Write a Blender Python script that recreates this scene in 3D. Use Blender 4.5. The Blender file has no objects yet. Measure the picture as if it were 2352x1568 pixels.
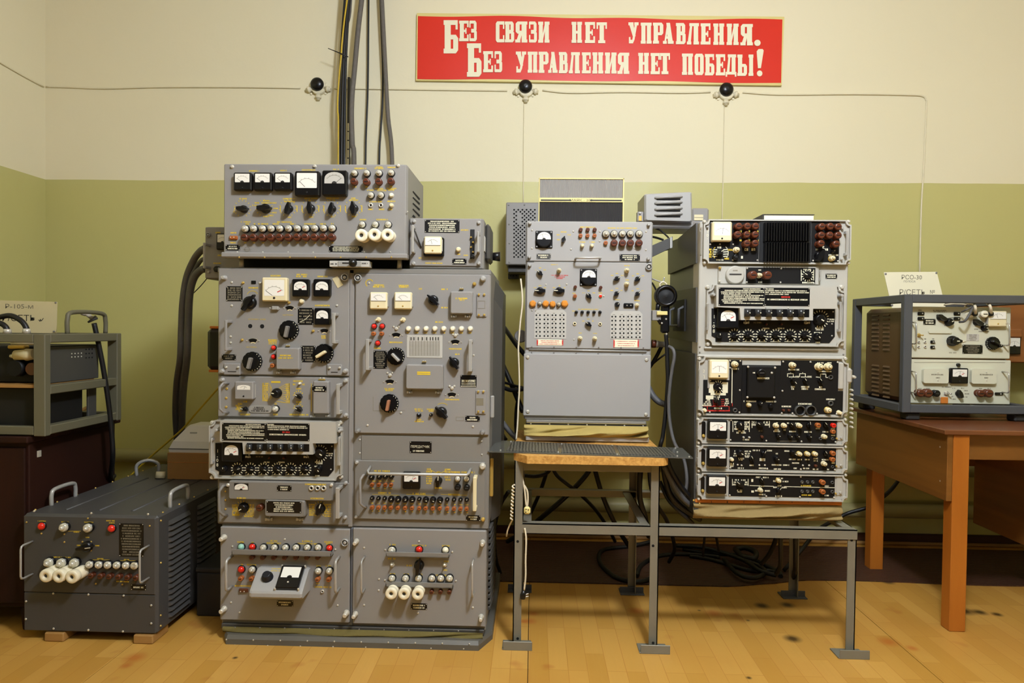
import bpy, math, random
from mathutils import Matrix, Vector
random.seed(11)
scene = bpy.context.scene
col = scene.collection

# ---------------------------------------------------------------- camera
IW, IH, F, EYE = 2352.0, 1568.0, 1568.0, 1.20
ROT = (Matrix.Rotation(math.radians(1.8), 3, 'Z') @ Matrix.Rotation(math.radians(90 - 1.1), 3, 'X')
       @ Matrix.Rotation(math.radians(0.65), 3, 'Z'))
cam_data = bpy.data.cameras.new('camera')
cam_data.sensor_width = 36.0
cam_data.lens = 36.0 * F / IW
cam_data.clip_start = 0.05
cam = bpy.data.objects.new('camera', cam_data)
cam.matrix_world = Matrix.Translation((0, 0, EYE)) @ ROT.to_4x4()
col.objects.link(cam)
scene.camera = cam

# ---------------------------------------------------------------- world, lamps, exposure
world = bpy.data.worlds.new('room_ambient')
scene.world = world
world.use_nodes = True
world.node_tree.nodes['Background'].inputs[0].default_value = (1.0, 0.98, 0.92, 1)
world.node_tree.nodes['Background'].inputs[1].default_value = 0.04

def ceiling_or_fill_lamp(name, loc, radius, power, color):
    """soft point light outside the picture"""
    d = bpy.data.lights.new(name, 'POINT')
    d.shadow_soft_size = radius
    d.energy = power
    d.color = color
    o = bpy.data.objects.new(name, d)
    o.location = loc
    col.objects.link(o)
    return o
ceiling_or_fill_lamp('ceiling_or_fill_lamp', (0.55, 0.85, 2.95), 0.14, 242, (0.885, 0.97, 1.12))
ceiling_or_fill_lamp('ceiling_or_fill_lamp', (0.45, -1.10, 2.80), 0.14, 24, (0.885, 0.97, 1.12))  # added fill light behind the camera, no lamp known there

vs = scene.view_settings
vs.view_transform = 'Standard'
vs.look = 'None'
vs.exposure = 0.0
vs.gamma = 1.0
vs.use_curve_mapping = False

# ---------------------------------------------------------------- picture measurements -> places in the room
def ray(px, py):
    return ROT @ Vector(((px - IW / 2) / F, (IH / 2 - py) / F, -1.0))
def at(px, py, Y):
    d = ray(px, py); t = Y / d.y
    return Vector((d.x * t, Y, EYE + d.z * t))
def onz(px, py, z=0.0):
    d = ray(px, py); t = (z - EYE) / d.z
    return Vector((d.x * t, d.y * t, z))
def onx(px, py, X):
    d = ray(px, py); t = X / d.x
    return Vector((X, d.y * t, EYE + d.z * t))

# ---------------------------------------------------------------- materials
MAT = {}
def srgb(r, g, b):
    def c(u):
        u /= 255.0
        return u / 12.92 if u <= 0.04045 else ((u + 0.055) / 1.055) ** 2.4
    return (c(r), c(g), c(b), 1.0)
def mat(name, rgb, rough=0.5, metal=0.0, var=0.06, vscale=6.0, bump=0.0, bscale=200.0, spec=0.5, coat=0.0,
        trans=0.0, ior=1.45, emit=0.0):
    m = bpy.data.materials.new(name)
    m.use_nodes = True
    nt = m.node_tree
    b = nt.nodes['Principled BSDF']
    c = srgb(*rgb)
    b.inputs['Roughness'].default_value = rough
    b.inputs['Metallic'].default_value = metal
    b.inputs['Specular IOR Level'].default_value = spec
    b.inputs['Coat Weight'].default_value = coat
    b.inputs['Transmission Weight'].default_value = trans
    b.inputs['IOR'].default_value = ior
    tc = nt.nodes.new('ShaderNodeTexCoord')
    n = nt.nodes.new('ShaderNodeTexNoise')
    n.inputs['Scale'].default_value = vscale
    n.inputs['Detail'].default_value = 4.0
    nt.links.new(tc.outputs['Object'], n.inputs['Vector'])
    mx = nt.nodes.new('ShaderNodeMix')
    mx.data_type = 'RGBA'
    mx.inputs[6].default_value = tuple(max(0, v * (1 - var)) for v in c[:3]) + (1,)
    mx.inputs[7].default_value = tuple(min(1, v * (1 + var)) for v in c[:3]) + (1,)
    nt.links.new(n.outputs['Fac'], mx.inputs[0])
    nt.links.new(mx.outputs[2], b.inputs['Base Color'])
    if bump > 0:
        n2 = nt.nodes.new('ShaderNodeTexNoise')
        n2.inputs['Scale'].default_value = bscale
        n2.inputs['Detail'].default_value = 2.0
        nt.links.new(tc.outputs['Object'], n2.inputs['Vector'])
        bp = nt.nodes.new('ShaderNodeBump')
        bp.inputs['Strength'].default_value = bump
        bp.inputs['Distance'].default_value = 0.002
        nt.links.new(n2.outputs['Fac'], bp.inputs['Height'])
        nt.links.new(bp.outputs['Normal'], b.inputs['Normal'])
    if emit:
        b.inputs['Emission Color'].default_value = c
        b.inputs['Emission Strength'].default_value = emit
    MAT[name] = m
    return m

mat('grey', (139, 135, 130), 0.42, 0.0, 0.05, 5, 0.10, 260)
mat('grey_frame', (124, 120, 113), 0.45, 0.0, 0.06, 5, 0.10, 260)
mat('grey_dark', (68, 66, 62), 0.45, 0.0, 0.06, 5, 0.12, 260)
mat('grey_light', (160, 157, 152), 0.38, 0.0, 0.04, 5, 0.06, 260)
mat('frame_light', (172, 168, 157), 0.42, 0.0, 0.05, 7, 0.10, 220)
mat('generator_paint', (68, 66, 64), 0.5, 0.0, 0.08, 5, 0.15, 240)
mat('radio_cream', (205, 203, 180), 0.45, 0.0, 0.03, 4, 0.03, 200)
mat('blue_grey', (76, 77, 79), 0.5, 0.0, 0.07, 6, 0.1, 200)
mat('green_grey', (98, 94, 74), 0.5, 0.0, 0.06, 5, 0.1, 200)
mat('plinth', (92, 88, 79), 0.45, 0.0, 0.10, 6, 0.15, 160)
mat('stand_steel', (126, 122, 108), 0.45, 0.25, 0.14, 9, 0.12, 120)
mat('black', (13, 12, 13), 0.30, 0.0, 0.1, 10)
mat('black_matte', (13, 12, 12), 0.65, 0.0, 0.1, 10)
mat('black_panel', (15, 13, 12), 0.55, 0.0, 0.1, 8, spec=0.3)
mat('navy_black', (22, 24, 30), 0.35, 0.0, 0.1, 10)
mat('white_face', (236, 232, 220), 0.45, 0.0, 0.02, 4)
mat('grey_face', (186, 182, 172), 0.35, 0.0, 0.03, 4)
mat('cream', (222, 208, 166), 0.40, 0.0, 0.04, 8)
mat('porcelain', (236, 226, 196), 0.25, 0.0, 0.03, 8, coat=0.3)
mat('chrome', (208, 204, 194), 0.22, 0.7, 0.05, 8)
mat('tan_grip', (160, 108, 78), 0.5)
mat('nickel', (206, 200, 184), 0.32, 0.35, 0.06, 10)
mat('brass', (196, 164, 84), 0.35, 0.5, 0.06, 10)
mat('alu', (172, 169, 162), 0.38, 0.3, 0.08, 10)
mat('glass_bulb', (212, 208, 190), 0.12, 0.35, 0.05, 8)
mat('brown_bakelite', (88, 42, 22), 0.36, 0.0, 0.12, 14, coat=0.2)
mat('orange_cap', (160, 88, 38), 0.40, 0.0, 0.10, 12)
mat('putty', (205, 132, 42), 0.75, 0.0, 0.12, 18, 0.5, 60)
mat('red_lamp', (216, 34, 18), 0.20, 0.0, 0.05, 8, coat=0.4)
mat('teal_lamp', (150, 196, 176), 0.25, 0.0, 0.05, 8, coat=0.3)
mat('white_lamp', (232, 224, 196), 0.28, 0.0, 0.02, 8, coat=0.2)
mat('yellow_print', (214, 182, 48), 0.6, 0.0, 0.1, 30)
mat('white_print', (226, 220, 190), 0.6, 0.0, 0.05, 30)
mat('red_print', (196, 44, 34), 0.6, 0.0, 0.05, 30)
mat('black_print', (44, 40, 36), 0.6, 0.0, 0.05, 30)
mat('grey_print', (120, 112, 92), 0.7, 0.0, 0.05, 30)
mat('paper', (204, 190, 146), 0.8, 0.0, 0.04, 8)
mat('paper_white', (240, 232, 200), 0.75, 0.0, 0.03, 8)
mat('canvas', (172, 150, 84), 0.9, 0.0, 0.15, 12, 0.6, 420)
mat('canvas_dark', (104, 92, 46), 0.9, 0.0, 0.2, 10, 0.5, 420)
mat('canvas_tan', (140, 118, 72), 0.9, 0.0, 0.15, 10, 0.6, 420)
mat('cable_black', (20, 19, 19), 0.45, 0.0, 0.1, 20)
mat('cable_grey', (104, 98, 90), 0.6, 0.0, 0.2, 60, 0.6, 500)
mat('cable_dark_grey', (88, 86, 84), 0.5, 0.0, 0.2, 40, 0.4, 400)
mat('cable_yellow', (200, 168, 40), 0.5, 0.0, 0.06, 20)
mat('cable_white', (216, 204, 176), 0.6, 0.0, 0.06, 20)
mat('wall_wire', (226, 216, 184), 0.6, 0.0, 0.06, 20)
mat('card_tan', (164, 118, 62), 0.75, 0.0, 0.06, 30, 0.3, 300)
mat('plastic_white', (224, 220, 212), 0.4, 0.0, 0.03, 8)
mat('plastic_cream', (222, 206, 134), 0.4, 0.0, 0.04, 8)
mat('speaker_plastic', (150, 146, 140), 0.30, 0.0, 0.15, 4, spec=0.6)
mat('speaker_dark', (60, 58, 58), 0.28, 0.0, 0.2, 4, spec=0.6)
mat('brown_paint', (92, 66, 38), 0.42, 0.0, 0.12, 4, 0.1, 90)
mat('skirt_brown', (70, 36, 20), 0.5, 0.0, 0.2, 5)
mat('pipe_paint', (158, 151, 104), 0.45, 0.0, 0.06, 5)
mat('rubber', (46, 44, 42), 0.6, 0.0, 0.1, 8)
mat('blue_strip', (108, 112, 120), 0.4, 0.3, 0.06, 8)
mat('radio_blue', (92, 94, 108), 0.4, 0.0, 0.06, 8)
mat('rust_tag', (190, 110, 36), 0.7, 0.0, 0.15, 20)
mat('acrylic', (150, 150, 142), 0.15, 0.0, 0.05, 8, trans=0.75)
mat('tube_glass', (46, 47, 48), 0.10, 0.2, 0.2, 20)
mat('hole_black', (8, 8, 8), 0.9, 0.0, 0.0, 5)

def wood(name, a, b, scale=(6, 60, 6), rough=0.4, bump=0.05, spec=0.5):
    m = bpy.data.materials.new(name); m.use_nodes = True
    nt = m.node_tree; p = nt.nodes['Principled BSDF']
    tc = nt.nodes.new('ShaderNodeTexCoord'); mp = nt.nodes.new('ShaderNodeMapping')
    mp.inputs['Scale'].default_value = scale
    nz = nt.nodes.new('ShaderNodeTexNoise'); nz.inputs['Scale'].default_value = 1.0; nz.inputs['Detail'].default_value = 6
    nz.inputs['Distortion'].default_value = 0.6
    cr = nt.nodes.new('ShaderNodeValToRGB')
    cr.color_ramp.elements[0].position = 0.3; cr.color_ramp.elements[0].color = srgb(*a)
    cr.color_ramp.elements[1].position = 0.7; cr.color_ramp.elements[1].color = srgb(*b)
    nt.links.new(tc.outputs['Object'], mp.inputs[0]); nt.links.new(mp.outputs[0], nz.inputs['Vector'])
    nt.links.new(nz.outputs['Fac'], cr.inputs[0]); nt.links.new(cr.outputs[0], p.inputs['Base Color'])
    p.inputs['Roughness'].default_value = rough
    p.inputs['Specular IOR Level'].default_value = spec
    bp = nt.nodes.new('ShaderNodeBump'); bp.inputs['Strength'].default_value = bump; bp.inputs['Distance'].default_value = 0.002
    nt.links.new(nz.outputs['Fac'], bp.inputs['Height']); nt.links.new(bp.outputs[0], p.inputs['Normal'])
    MAT[name] = m
wood('table_wood', (156, 86, 20), (180, 106, 32), (6, 6, 1.2), 0.4)
wood('table_side', (108, 66, 22), (132, 84, 32), (4, 1.0, 14), 0.4)
wood('table_top', (96, 54, 30), (122, 72, 40), (1.2, 14, 8), 0.3)
wood('dark_wood', (30, 15, 10), (46, 22, 14), (8, 2, 1.5), 0.6, 0.05, 0.15)
wood('block_wood', (140, 100, 48), (164, 122, 64), (2, 14, 14), 0.6)
wood('chipboard', (170, 118, 48), (214, 164, 84), (70, 70, 70), 0.7, 0.4)
wood('device_wood', (124, 72, 34), (150, 92, 46), (2, 8, 16), 0.4)

# ---------------------------------------------------------------- mesh collecting
class MB:
    def __init__(s):
        s.v, s.f, s.m, s.s = [], [], [], []
    def add(s, vs_, fs, m=0, sm=False):
        o = len(s.v)
        s.v += [tuple(v) for v in vs_]
        for f in fs:
            s.f.append(tuple(i + o for i in f)); s.m.append(m); s.s.append(sm)
        return s
    def box(s, x0, x1, y0, y1, z0, z1, m=0):
        v = [(x0, y0, z0), (x1, y0, z0), (x1, y1, z0), (x0, y1, z0), (x0, y0, z1), (x1, y0, z1), (x1, y1, z1), (x0, y1, z1)]
        return s.add(v, [(0, 3, 2, 1), (4, 5, 6, 7), (0, 1, 5, 4), (1, 2, 6, 5), (2, 3, 7, 6), (3, 0, 4, 7)], m)
    def cbox(s, x0, x1, y0, y1, z0, z1, c=0.003, m=0):
        c = min(c, (x1 - x0) * .45, (y1 - y0) * .45, (z1 - z0) * .45)
        X, Y, Z = (x0, x1), (y0, y1), (z0, z1)
        v, idx = [], {}
        for i in (0, 1):
            for j in (0, 1):
                for k in (0, 1):
                    sx, sy, sz = (c if i == 0 else -c), (c if j == 0 else -c), (c if k == 0 else -c)
                    for a, q in enumerate(((X[i], Y[j] + sy, Z[k] + sz), (X[i] + sx, Y[j], Z[k] + sz), (X[i] + sx, Y[j] + sy, Z[k]))):
                        idx[(i, j, k, a)] = len(v); v.append(q)
        g = lambda *t: idx[t]
        fs = []
        for a in range(3):
            for e in (0, 1):
                cs = []
                for (p, q) in ((0, 0), (1, 0), (1, 1), (0, 1)):
                    t = [p, q]; t.insert(a, e); cs.append(g(t[0], t[1], t[2], a))
                flip = (e == 0) != (a == 1)
                fs.append(tuple(reversed(cs)) if flip else tuple(cs))
        for a in range(3):
            b, d = [q for q in range(3) if q != a]
            for p in (0, 1):
                for q in (0, 1):
                    t0, t1 = [0, 0, 0], [0, 0, 0]
                    t0[a], t1[a] = 0, 1
                    t0[b] = t1[b] = p; t0[d] = t1[d] = q
                    fs.append((g(*t0, b), g(*t1, b), g(*t1, d), g(*t0, d)))
        for i in (0, 1):
            for j in (0, 1):
                for k in (0, 1):
                    fs.append((g(i, j, k, 0), g(i, j, k, 1), g(i, j, k, 2)))
        return s.add(v, fs, m)
    def prism(s, poly, y0, y1, m=0, sm=False, back=False):
        n = len(poly)
        v = [(p[0], y0, p[1]) for p in poly] + [(p[0], y1, p[1]) for p in poly]
        fs = [tuple(range(n))] + [(i, i + n, (i + 1) % n + n, (i + 1) % n) for i in range(n)]
        s.add(v, fs[:1], m)
        o = len(s.v) - 2 * n
        for f in fs[1:]:
            s.f.append(tuple(i + o for i in f)); s.m.append(m); s.s.append(sm)
        if back:
            s.f.append(tuple(range(o + 2 * n - 1, o + n - 1, -1))); s.m.append(m); s.s.append(False)
        return s
    def lathe(s, prof, n=16, m=0, cx=0, cz=0, sm=True, cap=True):
        """profile of (radius, y) turned round the y axis"""
        v = []
        for r, y in prof:
            for i in range(n):
                a = 2 * math.pi * i / n
                v.append((cx + r * math.cos(a), y, cz + r * math.sin(a)))
        fs = []
        for k in range(len(prof) - 1):
            for i in range(n):
                j = (i + 1) % n
                fs.append((k * n + i, k * n + j, (k + 1) * n + j, (k + 1) * n + i))
        s.add(v, fs, m, sm)
        if cap:
            o = len(s.v) - n
            s.f.append(tuple(range(o, o + n))); s.m.append(m); s.s.append(False)
        return s
    def tube(s, pts, r, n=8, m=0, cap=True, sm=True):
        pts = [Vector(p) for p in pts]
        rs = r if isinstance(r, (list, tuple)) else [r] * len(pts)
        v, up = [], None
        for i, p in enumerate(pts):
            t = (pts[min(i + 1, len(pts) - 1)] - pts[max(i - 1, 0)])
            if t.length < 1e-9: t = Vector((0, 0, 1))
            t.normalize()
            if up is None:
                up = t.orthogonal().normalized()
            up = (up - t * up.dot(t))
            if up.length < 1e-6: up = t.orthogonal()
            up.normalize(); sd = t.cross(up)
            for k in range(n):
                a = 2 * math.pi * k / n
                v.append(p + (up * math.cos(a) + sd * math.sin(a)) * rs[i])
        fs = []
        for i in range(len(pts) - 1):
            for k in range(n):
                j = (k + 1) % n
                fs.append((i * n + k, i * n + j, (i + 1) * n + j, (i + 1) * n + k))
        s.add(v, fs, m, sm)
        if cap:
            o = len(s.v) - len(v)
            s.f.append(tuple(range(o + n - 1, o - 1, -1))); s.m.append(m); s.s.append(False)
            e = len(s.v) - n
            s.f.append(tuple(range(e, e + n))); s.m.append(m); s.s.append(False)
        return s
    def mesh(s, name, mats, off=None):
        me = bpy.data.meshes.new(name)
        v = s.v if off is None else [(a - off[0], b - off[1], c - off[2]) for a, b, c in s.v]
        me.from_pydata(v, [], s.f)
        for q in mats: me.materials.append(MAT[q])
        me.polygons.foreach_set('material_index', s.m)
        me.polygons.foreach_set('use_smooth', s.s)
        me.update()
        return me

WL = {}
def put(name, me, pos, parent=None, rot=None):
    o = bpy.data.objects.new(name, me)
    pos = Vector(pos)
    WL[o.name] = pos.copy()
    if parent is not None:
        o.parent = parent
        o.location = pos - WL[parent.name]
    else:
        o.location = pos
    if rot: o.rotation_euler = rot
    col.objects.link(o)
    return o
def build(mb, name, mats, parent=None, base=False):
    xs = [v[0] for v in mb.v]; ys = [v[1] for v in mb.v]; zs = [v[2] for v in mb.v]
    off = Vector(((min(xs) + max(xs)) / 2, (min(ys) + max(ys)) / 2, min(zs) if base else (min(zs) + max(zs)) / 2))
    if isinstance(mats, str): mats = [mats]
    return put(name, mb.mesh(name, mats, off), off, parent)
def tag(o, label=None, cat=None, group=None, kind=None):
    if label: o['label'] = label
    if cat: o['category'] = cat
    if group: o['group'] = group
    if kind: o['kind'] = kind
    return o
def thing(name, label, cat, pos, group=None):
    o = bpy.data.objects.new(name, None)
    o.empty_display_size = 0.05
    o.location = pos
    WL[o.name] = Vector(pos)
    col.objects.link(o)
    return tag(o, label, cat, group)
def smooth_path(pts, n=6):
    """Catmull-Rom through the points"""
    P = [Vector(p) for p in pts]
    P = [2 * P[0] - P[1]] + P + [2 * P[-1] - P[-2]]
    out = []
    for i in range(1, len(P) - 2):
        for k in range(n):
            t = k / n
            a, b, c, d = P[i - 1], P[i], P[i + 1], P[i + 2]
            out.append(0.5 * ((2 * b) + (c - a) * t + (2 * a - 5 * b + 4 * c - d) * t * t + (3 * b - a - 3 * c + d) * t ** 3))
    out.append(P[-2])
    return out
def rrect(x0, x1, z0, z1, r, n=4):
    """rounded rectangle, counter-clockwise seen from the front (-y)"""
    r = min(r, (x1 - x0) * .49, (z1 - z0) * .49)
    out = []
    for cx, cz, a0 in ((x1 - r, z0 + r, -90), (x1 - r, z1 - r, 0), (x0 + r, z1 - r, 90), (x0 + r, z0 + r, 180)):
        for k in range(n + 1):
            a = math.radians(a0 + 90 * k / n)
            out.append((cx + r * math.cos(a), cz + r * math.sin(a)))
    return out
FONT_CACHE = {}
def glyphs(body, bold=False):
    """outline lettering of the built-in typeface as flat (x, z) polygons"""
    if body in FONT_CACHE: return FONT_CACHE[body]
    c = bpy.data.curves.new('lettering', 'FONT'); c.body = body; c.resolution_u = 2
    o = bpy.data.objects.new('lettering', c)
    me = bpy.data.meshes.new_from_object(o)
    v = [(q.co.x, q.co.y) for q in me.vertices]
    f = [tuple(p.vertices) for p in me.polygons]
    bpy.data.objects.remove(o); bpy.data.curves.remove(c); bpy.data.meshes.remove(me)
    FONT_CACHE[body] = (v, f)
    return v, f

# ---------------------------------------------------------------- controls that sit on instrument panels
CACHE = {}
def inst(name, key, fn, mats, pos, parent, ang=0.0, tilt=0.0):
    if key not in CACHE:
        mb = MB(); fn(mb); CACHE[key] = mb.mesh(name, mats)
    return put(name, CACHE[key], pos, parent, (tilt, math.radians(ang), 0) if (ang or tilt) else None)
def q(v): return round(v, 4)
PRINTS = ['yellow_print', 'white_print', 'red_print', 'black_print', 'grey_print']
YEL, WHI, RED, BLK, GRY = range(5)
def dashes(mb, cx, cz, w, h, y, m):
    """a line of print too small to read: one small mark for each letter"""
    x = cx - w / 2
    while x < cx + w / 2 - h * .2:
        lw = h * random.uniform(.5, .85)
        if random.random() < .13: x += h * .5; continue
        x1 = min(x + lw, cx + w / 2)
        t = random.choice((0, 1, 2))
        if t == 0:
            mb.add([(x, y, cz - h / 2), (x1, y, cz - h / 2), (x1, y, cz + h / 2), (x, y, cz + h / 2)], [(0, 1, 2, 3)], m)
        elif t == 1:
            k = (x1 - x) * .36
            for a, b, c, d in ((x, x + k, -.5, .5), (x1 - k, x1, -.5, .5), (x + k, x1 - k, random.choice((.18, -.5, -.15)), 0)):
                d = d if d else c + .32
                mb.add([(a, y, cz + c * h), (b, y, cz + c * h), (b, y, cz + d * h), (a, y, cz + d * h)], [(0, 1, 2, 3)], m)
        else:
            k = (x1 - x) * .4
            for a, b, c, d in ((x, x + k, -.5, .5), (x + k, x1, .2, .5), (x + k, x1, -.5, -.2)):
                mb.add([(a, y, cz + c * h), (b, y, cz + c * h), (b, y, cz + d * h), (a, y, cz + d * h)], [(0, 1, 2, 3)], m)
        x = x1 + h * .18

class Panel:
    def __init__(s, parent, Y, zoom, level=1):
        s.par, s.Y, s.level = parent, Y, level
        s.t = MB(); s.sc = MB()
        s.z(*zoom)
    def z(s, ox, oy, k):
        s.ox, s.oy, s.k = ox, oy, k
        return s
    def p(s, x, y, h=0.0):
        v = at(s.ox + x / s.k, s.oy + y / s.k, s.Y - h)
        v.y = s.Y
        return v
    def m(s, n): return n / s.k * s.Y / F
    def rect(s, x0, y0, x1, y1, h=0.0):
        a = s.p(x0, (y0 + y1) / 2, h); b = s.p(x1, (y0 + y1) / 2, h)
        c = s.p((x0 + x1) / 2, y0, h); d = s.p((x0 + x1) / 2, y1, h)
        return a.x, b.x, d.z, c.z
    # ---- print
    def lab(s, x, y, w, c=YEL, hp=3.6, off=0.0006):
        v = s.p(x, y)
        dashes(s.t, v.x, v.z, s.m(w), hp * s.Y / F, s.Y - off, c)
    def line(s, pts, wp=1.2, c=YEL, off=0.0006):
        w = wp * s.Y / F / 2
        P = [s.p(*a) for a in pts]
        for a, b in zip(P, P[1:]):
            d = Vector((b.x - a.x, b.z - a.z)); 
            if d.length < 1e-9: continue
            d.normalize(); n = Vector((-d.y, d.x)) * w; e = d * w * .5
            y = s.Y - off
            s.t.add([(a.x - e.x - n.x, y, a.z - e.y - n.y), (b.x + e.x - n.x, y, b.z + e.y - n.y),
                     (b.x + e.x + n.x, y, b.z + e.y + n.y), (a.x - e.x + n.x, y, a.z - e.y + n.y)], [(0, 1, 2, 3)], c)
    def fill(s, x0, y0, x1, y1, c=YEL, off=0.0005):
        a, b, d, e = s.rect(x0, y0, x1, y1); y = s.Y - off
        s.t.add([(a, y, d), (b, y, d), (b, y, e), (a, y, e)], [(0, 1, 2, 3)], c)
    def ticks(s, x, y, r, a0, a1, n, ln, wp=1.3, c=YEL):
        for i in range(n):
            a = math.radians(a0 + (a1 - a0) * i / max(1, n - 1))
            s.line([(x + r * math.sin(a), y - r * math.cos(a)), (x + (r + ln) * math.sin(a), y - (r + ln) * math.cos(a))], wp, c)
    def arc(s, x, y, r, a0, a1, wp=1.0, c=YEL, n=8):
        s.line([(x + r * math.sin(math.radians(a0 + (a1 - a0) * i / n)), y - r * math.cos(math.radians(a0 + (a1 - a0) * i / n))) for i in range(n + 1)], wp, c)
    def words(s, x, y, body, hpx, c=WHI, off=0.002, sx=1.0):
        vs_, fs = glyphs(body)
        w = max(a for a, b in vs_); h = s.m(hpx) / 0.72; o = s.p(x, y)
        s.t.add([(o.x + (a - w / 2) * h * sx, s.Y - off, o.z + (b - .36) * h) for a, b in vs_], fs, c)
    def screw(s, *pts, r=2.6, m=0, h=0.003):
        rr = r * s.Y / F
        for x, y in pts:
            v = s.p(x, y)
            s.sc.lathe([(rr, s.Y), (rr, s.Y - h * .6), (rr * .6, s.Y - h)], 8, m, v.x, v.z)
    def done(s):
        if s.t.f: tag(build(s.t, 'lettering', PRINTS, s.par), kind='stuff')
        if s.sc.f: tag(build(s.sc, 'screws', ['nickel', 'brass', 'grey_frame'], s.par), kind='stuff')
    # ---- controls
    def bolt(s, x, y, r, mt='nickel', h=0.016, name='bolt'):
        R = s.m(r)
        return inst(name, ('bolt', q(R), mt, h), lambda b: b.lathe([(R * 1.15, 0), (R * 1.15, -h * .25), (R * .85, -h * .3), (R * .85, -h), (R * .6, -h * 1.1)], 12, 0),
             [mt], s.p(x, y, h * .7), s.par)
    def ring(s, x, y, r):
        R = s.m(r)
        def f(b):
            b.lathe([(R, 0), (R, -.010), (R * .8, -.012), (R * .72, -.006)], 18, 0, cap=False)
            b.lathe([(R * .72, -.001), (R * .72, -.002)], 16, 1)
            b.lathe([(R * .5, -.002), (R * .45, -.010), (R * .3, -.012)], 14, 0)
        return inst('fastener', ('ring', q(R)), f, ['alu', 'grey_dark'], s.p(x, y, .01), s.par)
    def lamp(s, x, y, r, mt='red_lamp', name='signal_lamp', h=0.014):
        R = s.m(r)
        def f(b):
            b.lathe([(R * 1.12, 0), (R * 1.12, -.004), (R * .95, -.006)], 14, 1, cap=False)
            b.lathe([(R * .95, -.002)] + [(R * .95 * math.cos(a), -.004 - h * math.sin(a)) for a in (0, .4, .8, 1.2, 1.5)], 14, 0)
        return inst(name, ('lamp', q(R), mt, h), f, [mt, 'black'], s.p(x, y, h), s.par)
    def bulb(s, x, y, r, h=0.024, name='indicator_lamp'):
        """clear screw-in lamp in a dark collar"""
        R = s.m(r)
        def f(b):
            b.lathe([(R * 1.05, 0), (R * 1.05, -.008), (R * .92, -.010)], 14, 1, cap=False)
            b.lathe([(R * .92, -.006), (R * .88, -h * .6), (R * .62, -h * .75)], 14, 0)
            b.lathe([(R * .5, -h * .7), (R * .46, -h * .95), (R * .25, -h * 1.1)], 10, 2)
        return inst(name, ('bulb', q(R), h), f, ['glass_bulb', 'black', 'nickel'], s.p(x, y, h * .7), s.par)
    def cap(s, x, y, r, mt='brown_bakelite', h=0.022, name='fuse_holder'):
        R = s.m(r)
        def f(b):
            b.lathe([(R * .95, 0), (R * .95, -.004), (R * .8, -.005), (R * .86, -h * .6), (R * 1.0, -h * .72), (R * .98, -h), (R * .7, -h * 1.1)], 14, 0)
            b.box(-R * .5, R * .5, -h * 1.16, -h * 1.05, -R * .1, R * .1, 1)
        return inst(name, ('cap', q(R), mt, h), f, [mt, 'black_matte' if mt != 'black' else 'grey_dark'], s.p(x, y, h), s.par)
    def porc(s, x, y, r, h=0.045):
        R = s.m(r)
        def f(b):
            b.lathe([(R * .95, 0), (R * .95, -h * .5), (R * .82, -h * .55), (R, -h * .68), (R, -h * .95), (R * .88, -h), (R * .34, -h), (R * .30, -h * .9)], 22, 0, cap=False)
            b.lathe([(R * .30, -h * .9), (R * .2, -h * .88)], 12, 1)
        return inst('porcelain_fuse', ('porc', q(R), h), f, ['porcelain', 'grey_dark'], s.p(x, y, h), s.par)
    def pointer(s, x, y, ln, a, mt='black', h=0.022, w=.36, tip=None, name='pointer_knob'):
        L = s.m(ln)
        def f(b):
            b.lathe([(L * .34, 0), (L * .32, -h * .45), (L * .22, -h * .6)], 14, 0)
            W = L * w / 2
            P = [(-W * .7, -L * .5), (W * .7, -L * .5), (W, -L * .2), (W, L * .1), (W * .3, L * .5), (-W * .3, L * .5), (-W, L * .1), (-W, -L * .2)]
            n = len(P)
            b.add([(p[0], -h * .3, p[1]) for p in P] + [(p[0] * .72, -h, p[1] * .95) for p in P],
                  [tuple(range(n, 2 * n))] + [(i, (i + 1) % n, (i + 1) % n + n, i + n) for i in range(n)], 0)
            if tip: b.box(-W * .16, W * .16, -h - .0008, -h * .9, L * .12, L * .47, 1)
        return inst(name, ('ptr', q(L), mt, h, w, tip), f, [mt, tip or mt], s.p(x, y, h * .6), s.par, a)
    def knob(s, x, y, r, mt='black', h=0.018, a=0, line='white_print', name='knob'):
        R = s.m(r)
        def f(b):
            n = 20
            pr = [(R * 1.0, 0), (R * 1.0, -h * .3), (R * .8, -h * .38), (R * .76, -h * .92), (R * .66, -h)]
            b.lathe(pr, n, 0)
            b.box(-R * .09, R * .09, -h - .0007, -h * .9, R * .1, R * .62, 1)
        return inst(name, ('knob', q(R), mt, h, line), f, [mt, line], s.p(x, y, h * .7), s.par, a)
    def dial(s, x, y, r, a, grip='alu', h=0.028):
        """large black tuning dial with a scalloped skirt and a bar grip"""
        R = s.m(r)
        def f(b):
            n = 48
            for rr, y0, y1 in ((1.0, 0, -.010), (.80, -.010, -.020)):
                P = [(R * rr * (1 - .05 * (i % 4 == 0)) * math.cos(2 * math.pi * i / n), R * rr * (1 - .05 * (i % 4 == 0)) * math.sin(2 * math.pi * i / n)) for i in range(n)]
                b.prism(P, y1, y0, 0)
            for i in range(9):
                an = math.radians(20 + i * 18)
                cx, cz = R * .9 * math.sin(an), R * .9 * math.cos(an)
                b.box(cx - R * .035, cx + R * .035, -.0106, -.0098, cz - R * .05, cz + R * .05, 2)
            b.cbox(-R * .15, R * .15, -h - .012, -.018, -R * .72, R * .42, .002, 1)
        return inst('tuning_dial', ('dial', q(R), grip), f, ['black', grip, 'white_print'], s.p(x, y, .02), s.par, a)
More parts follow.
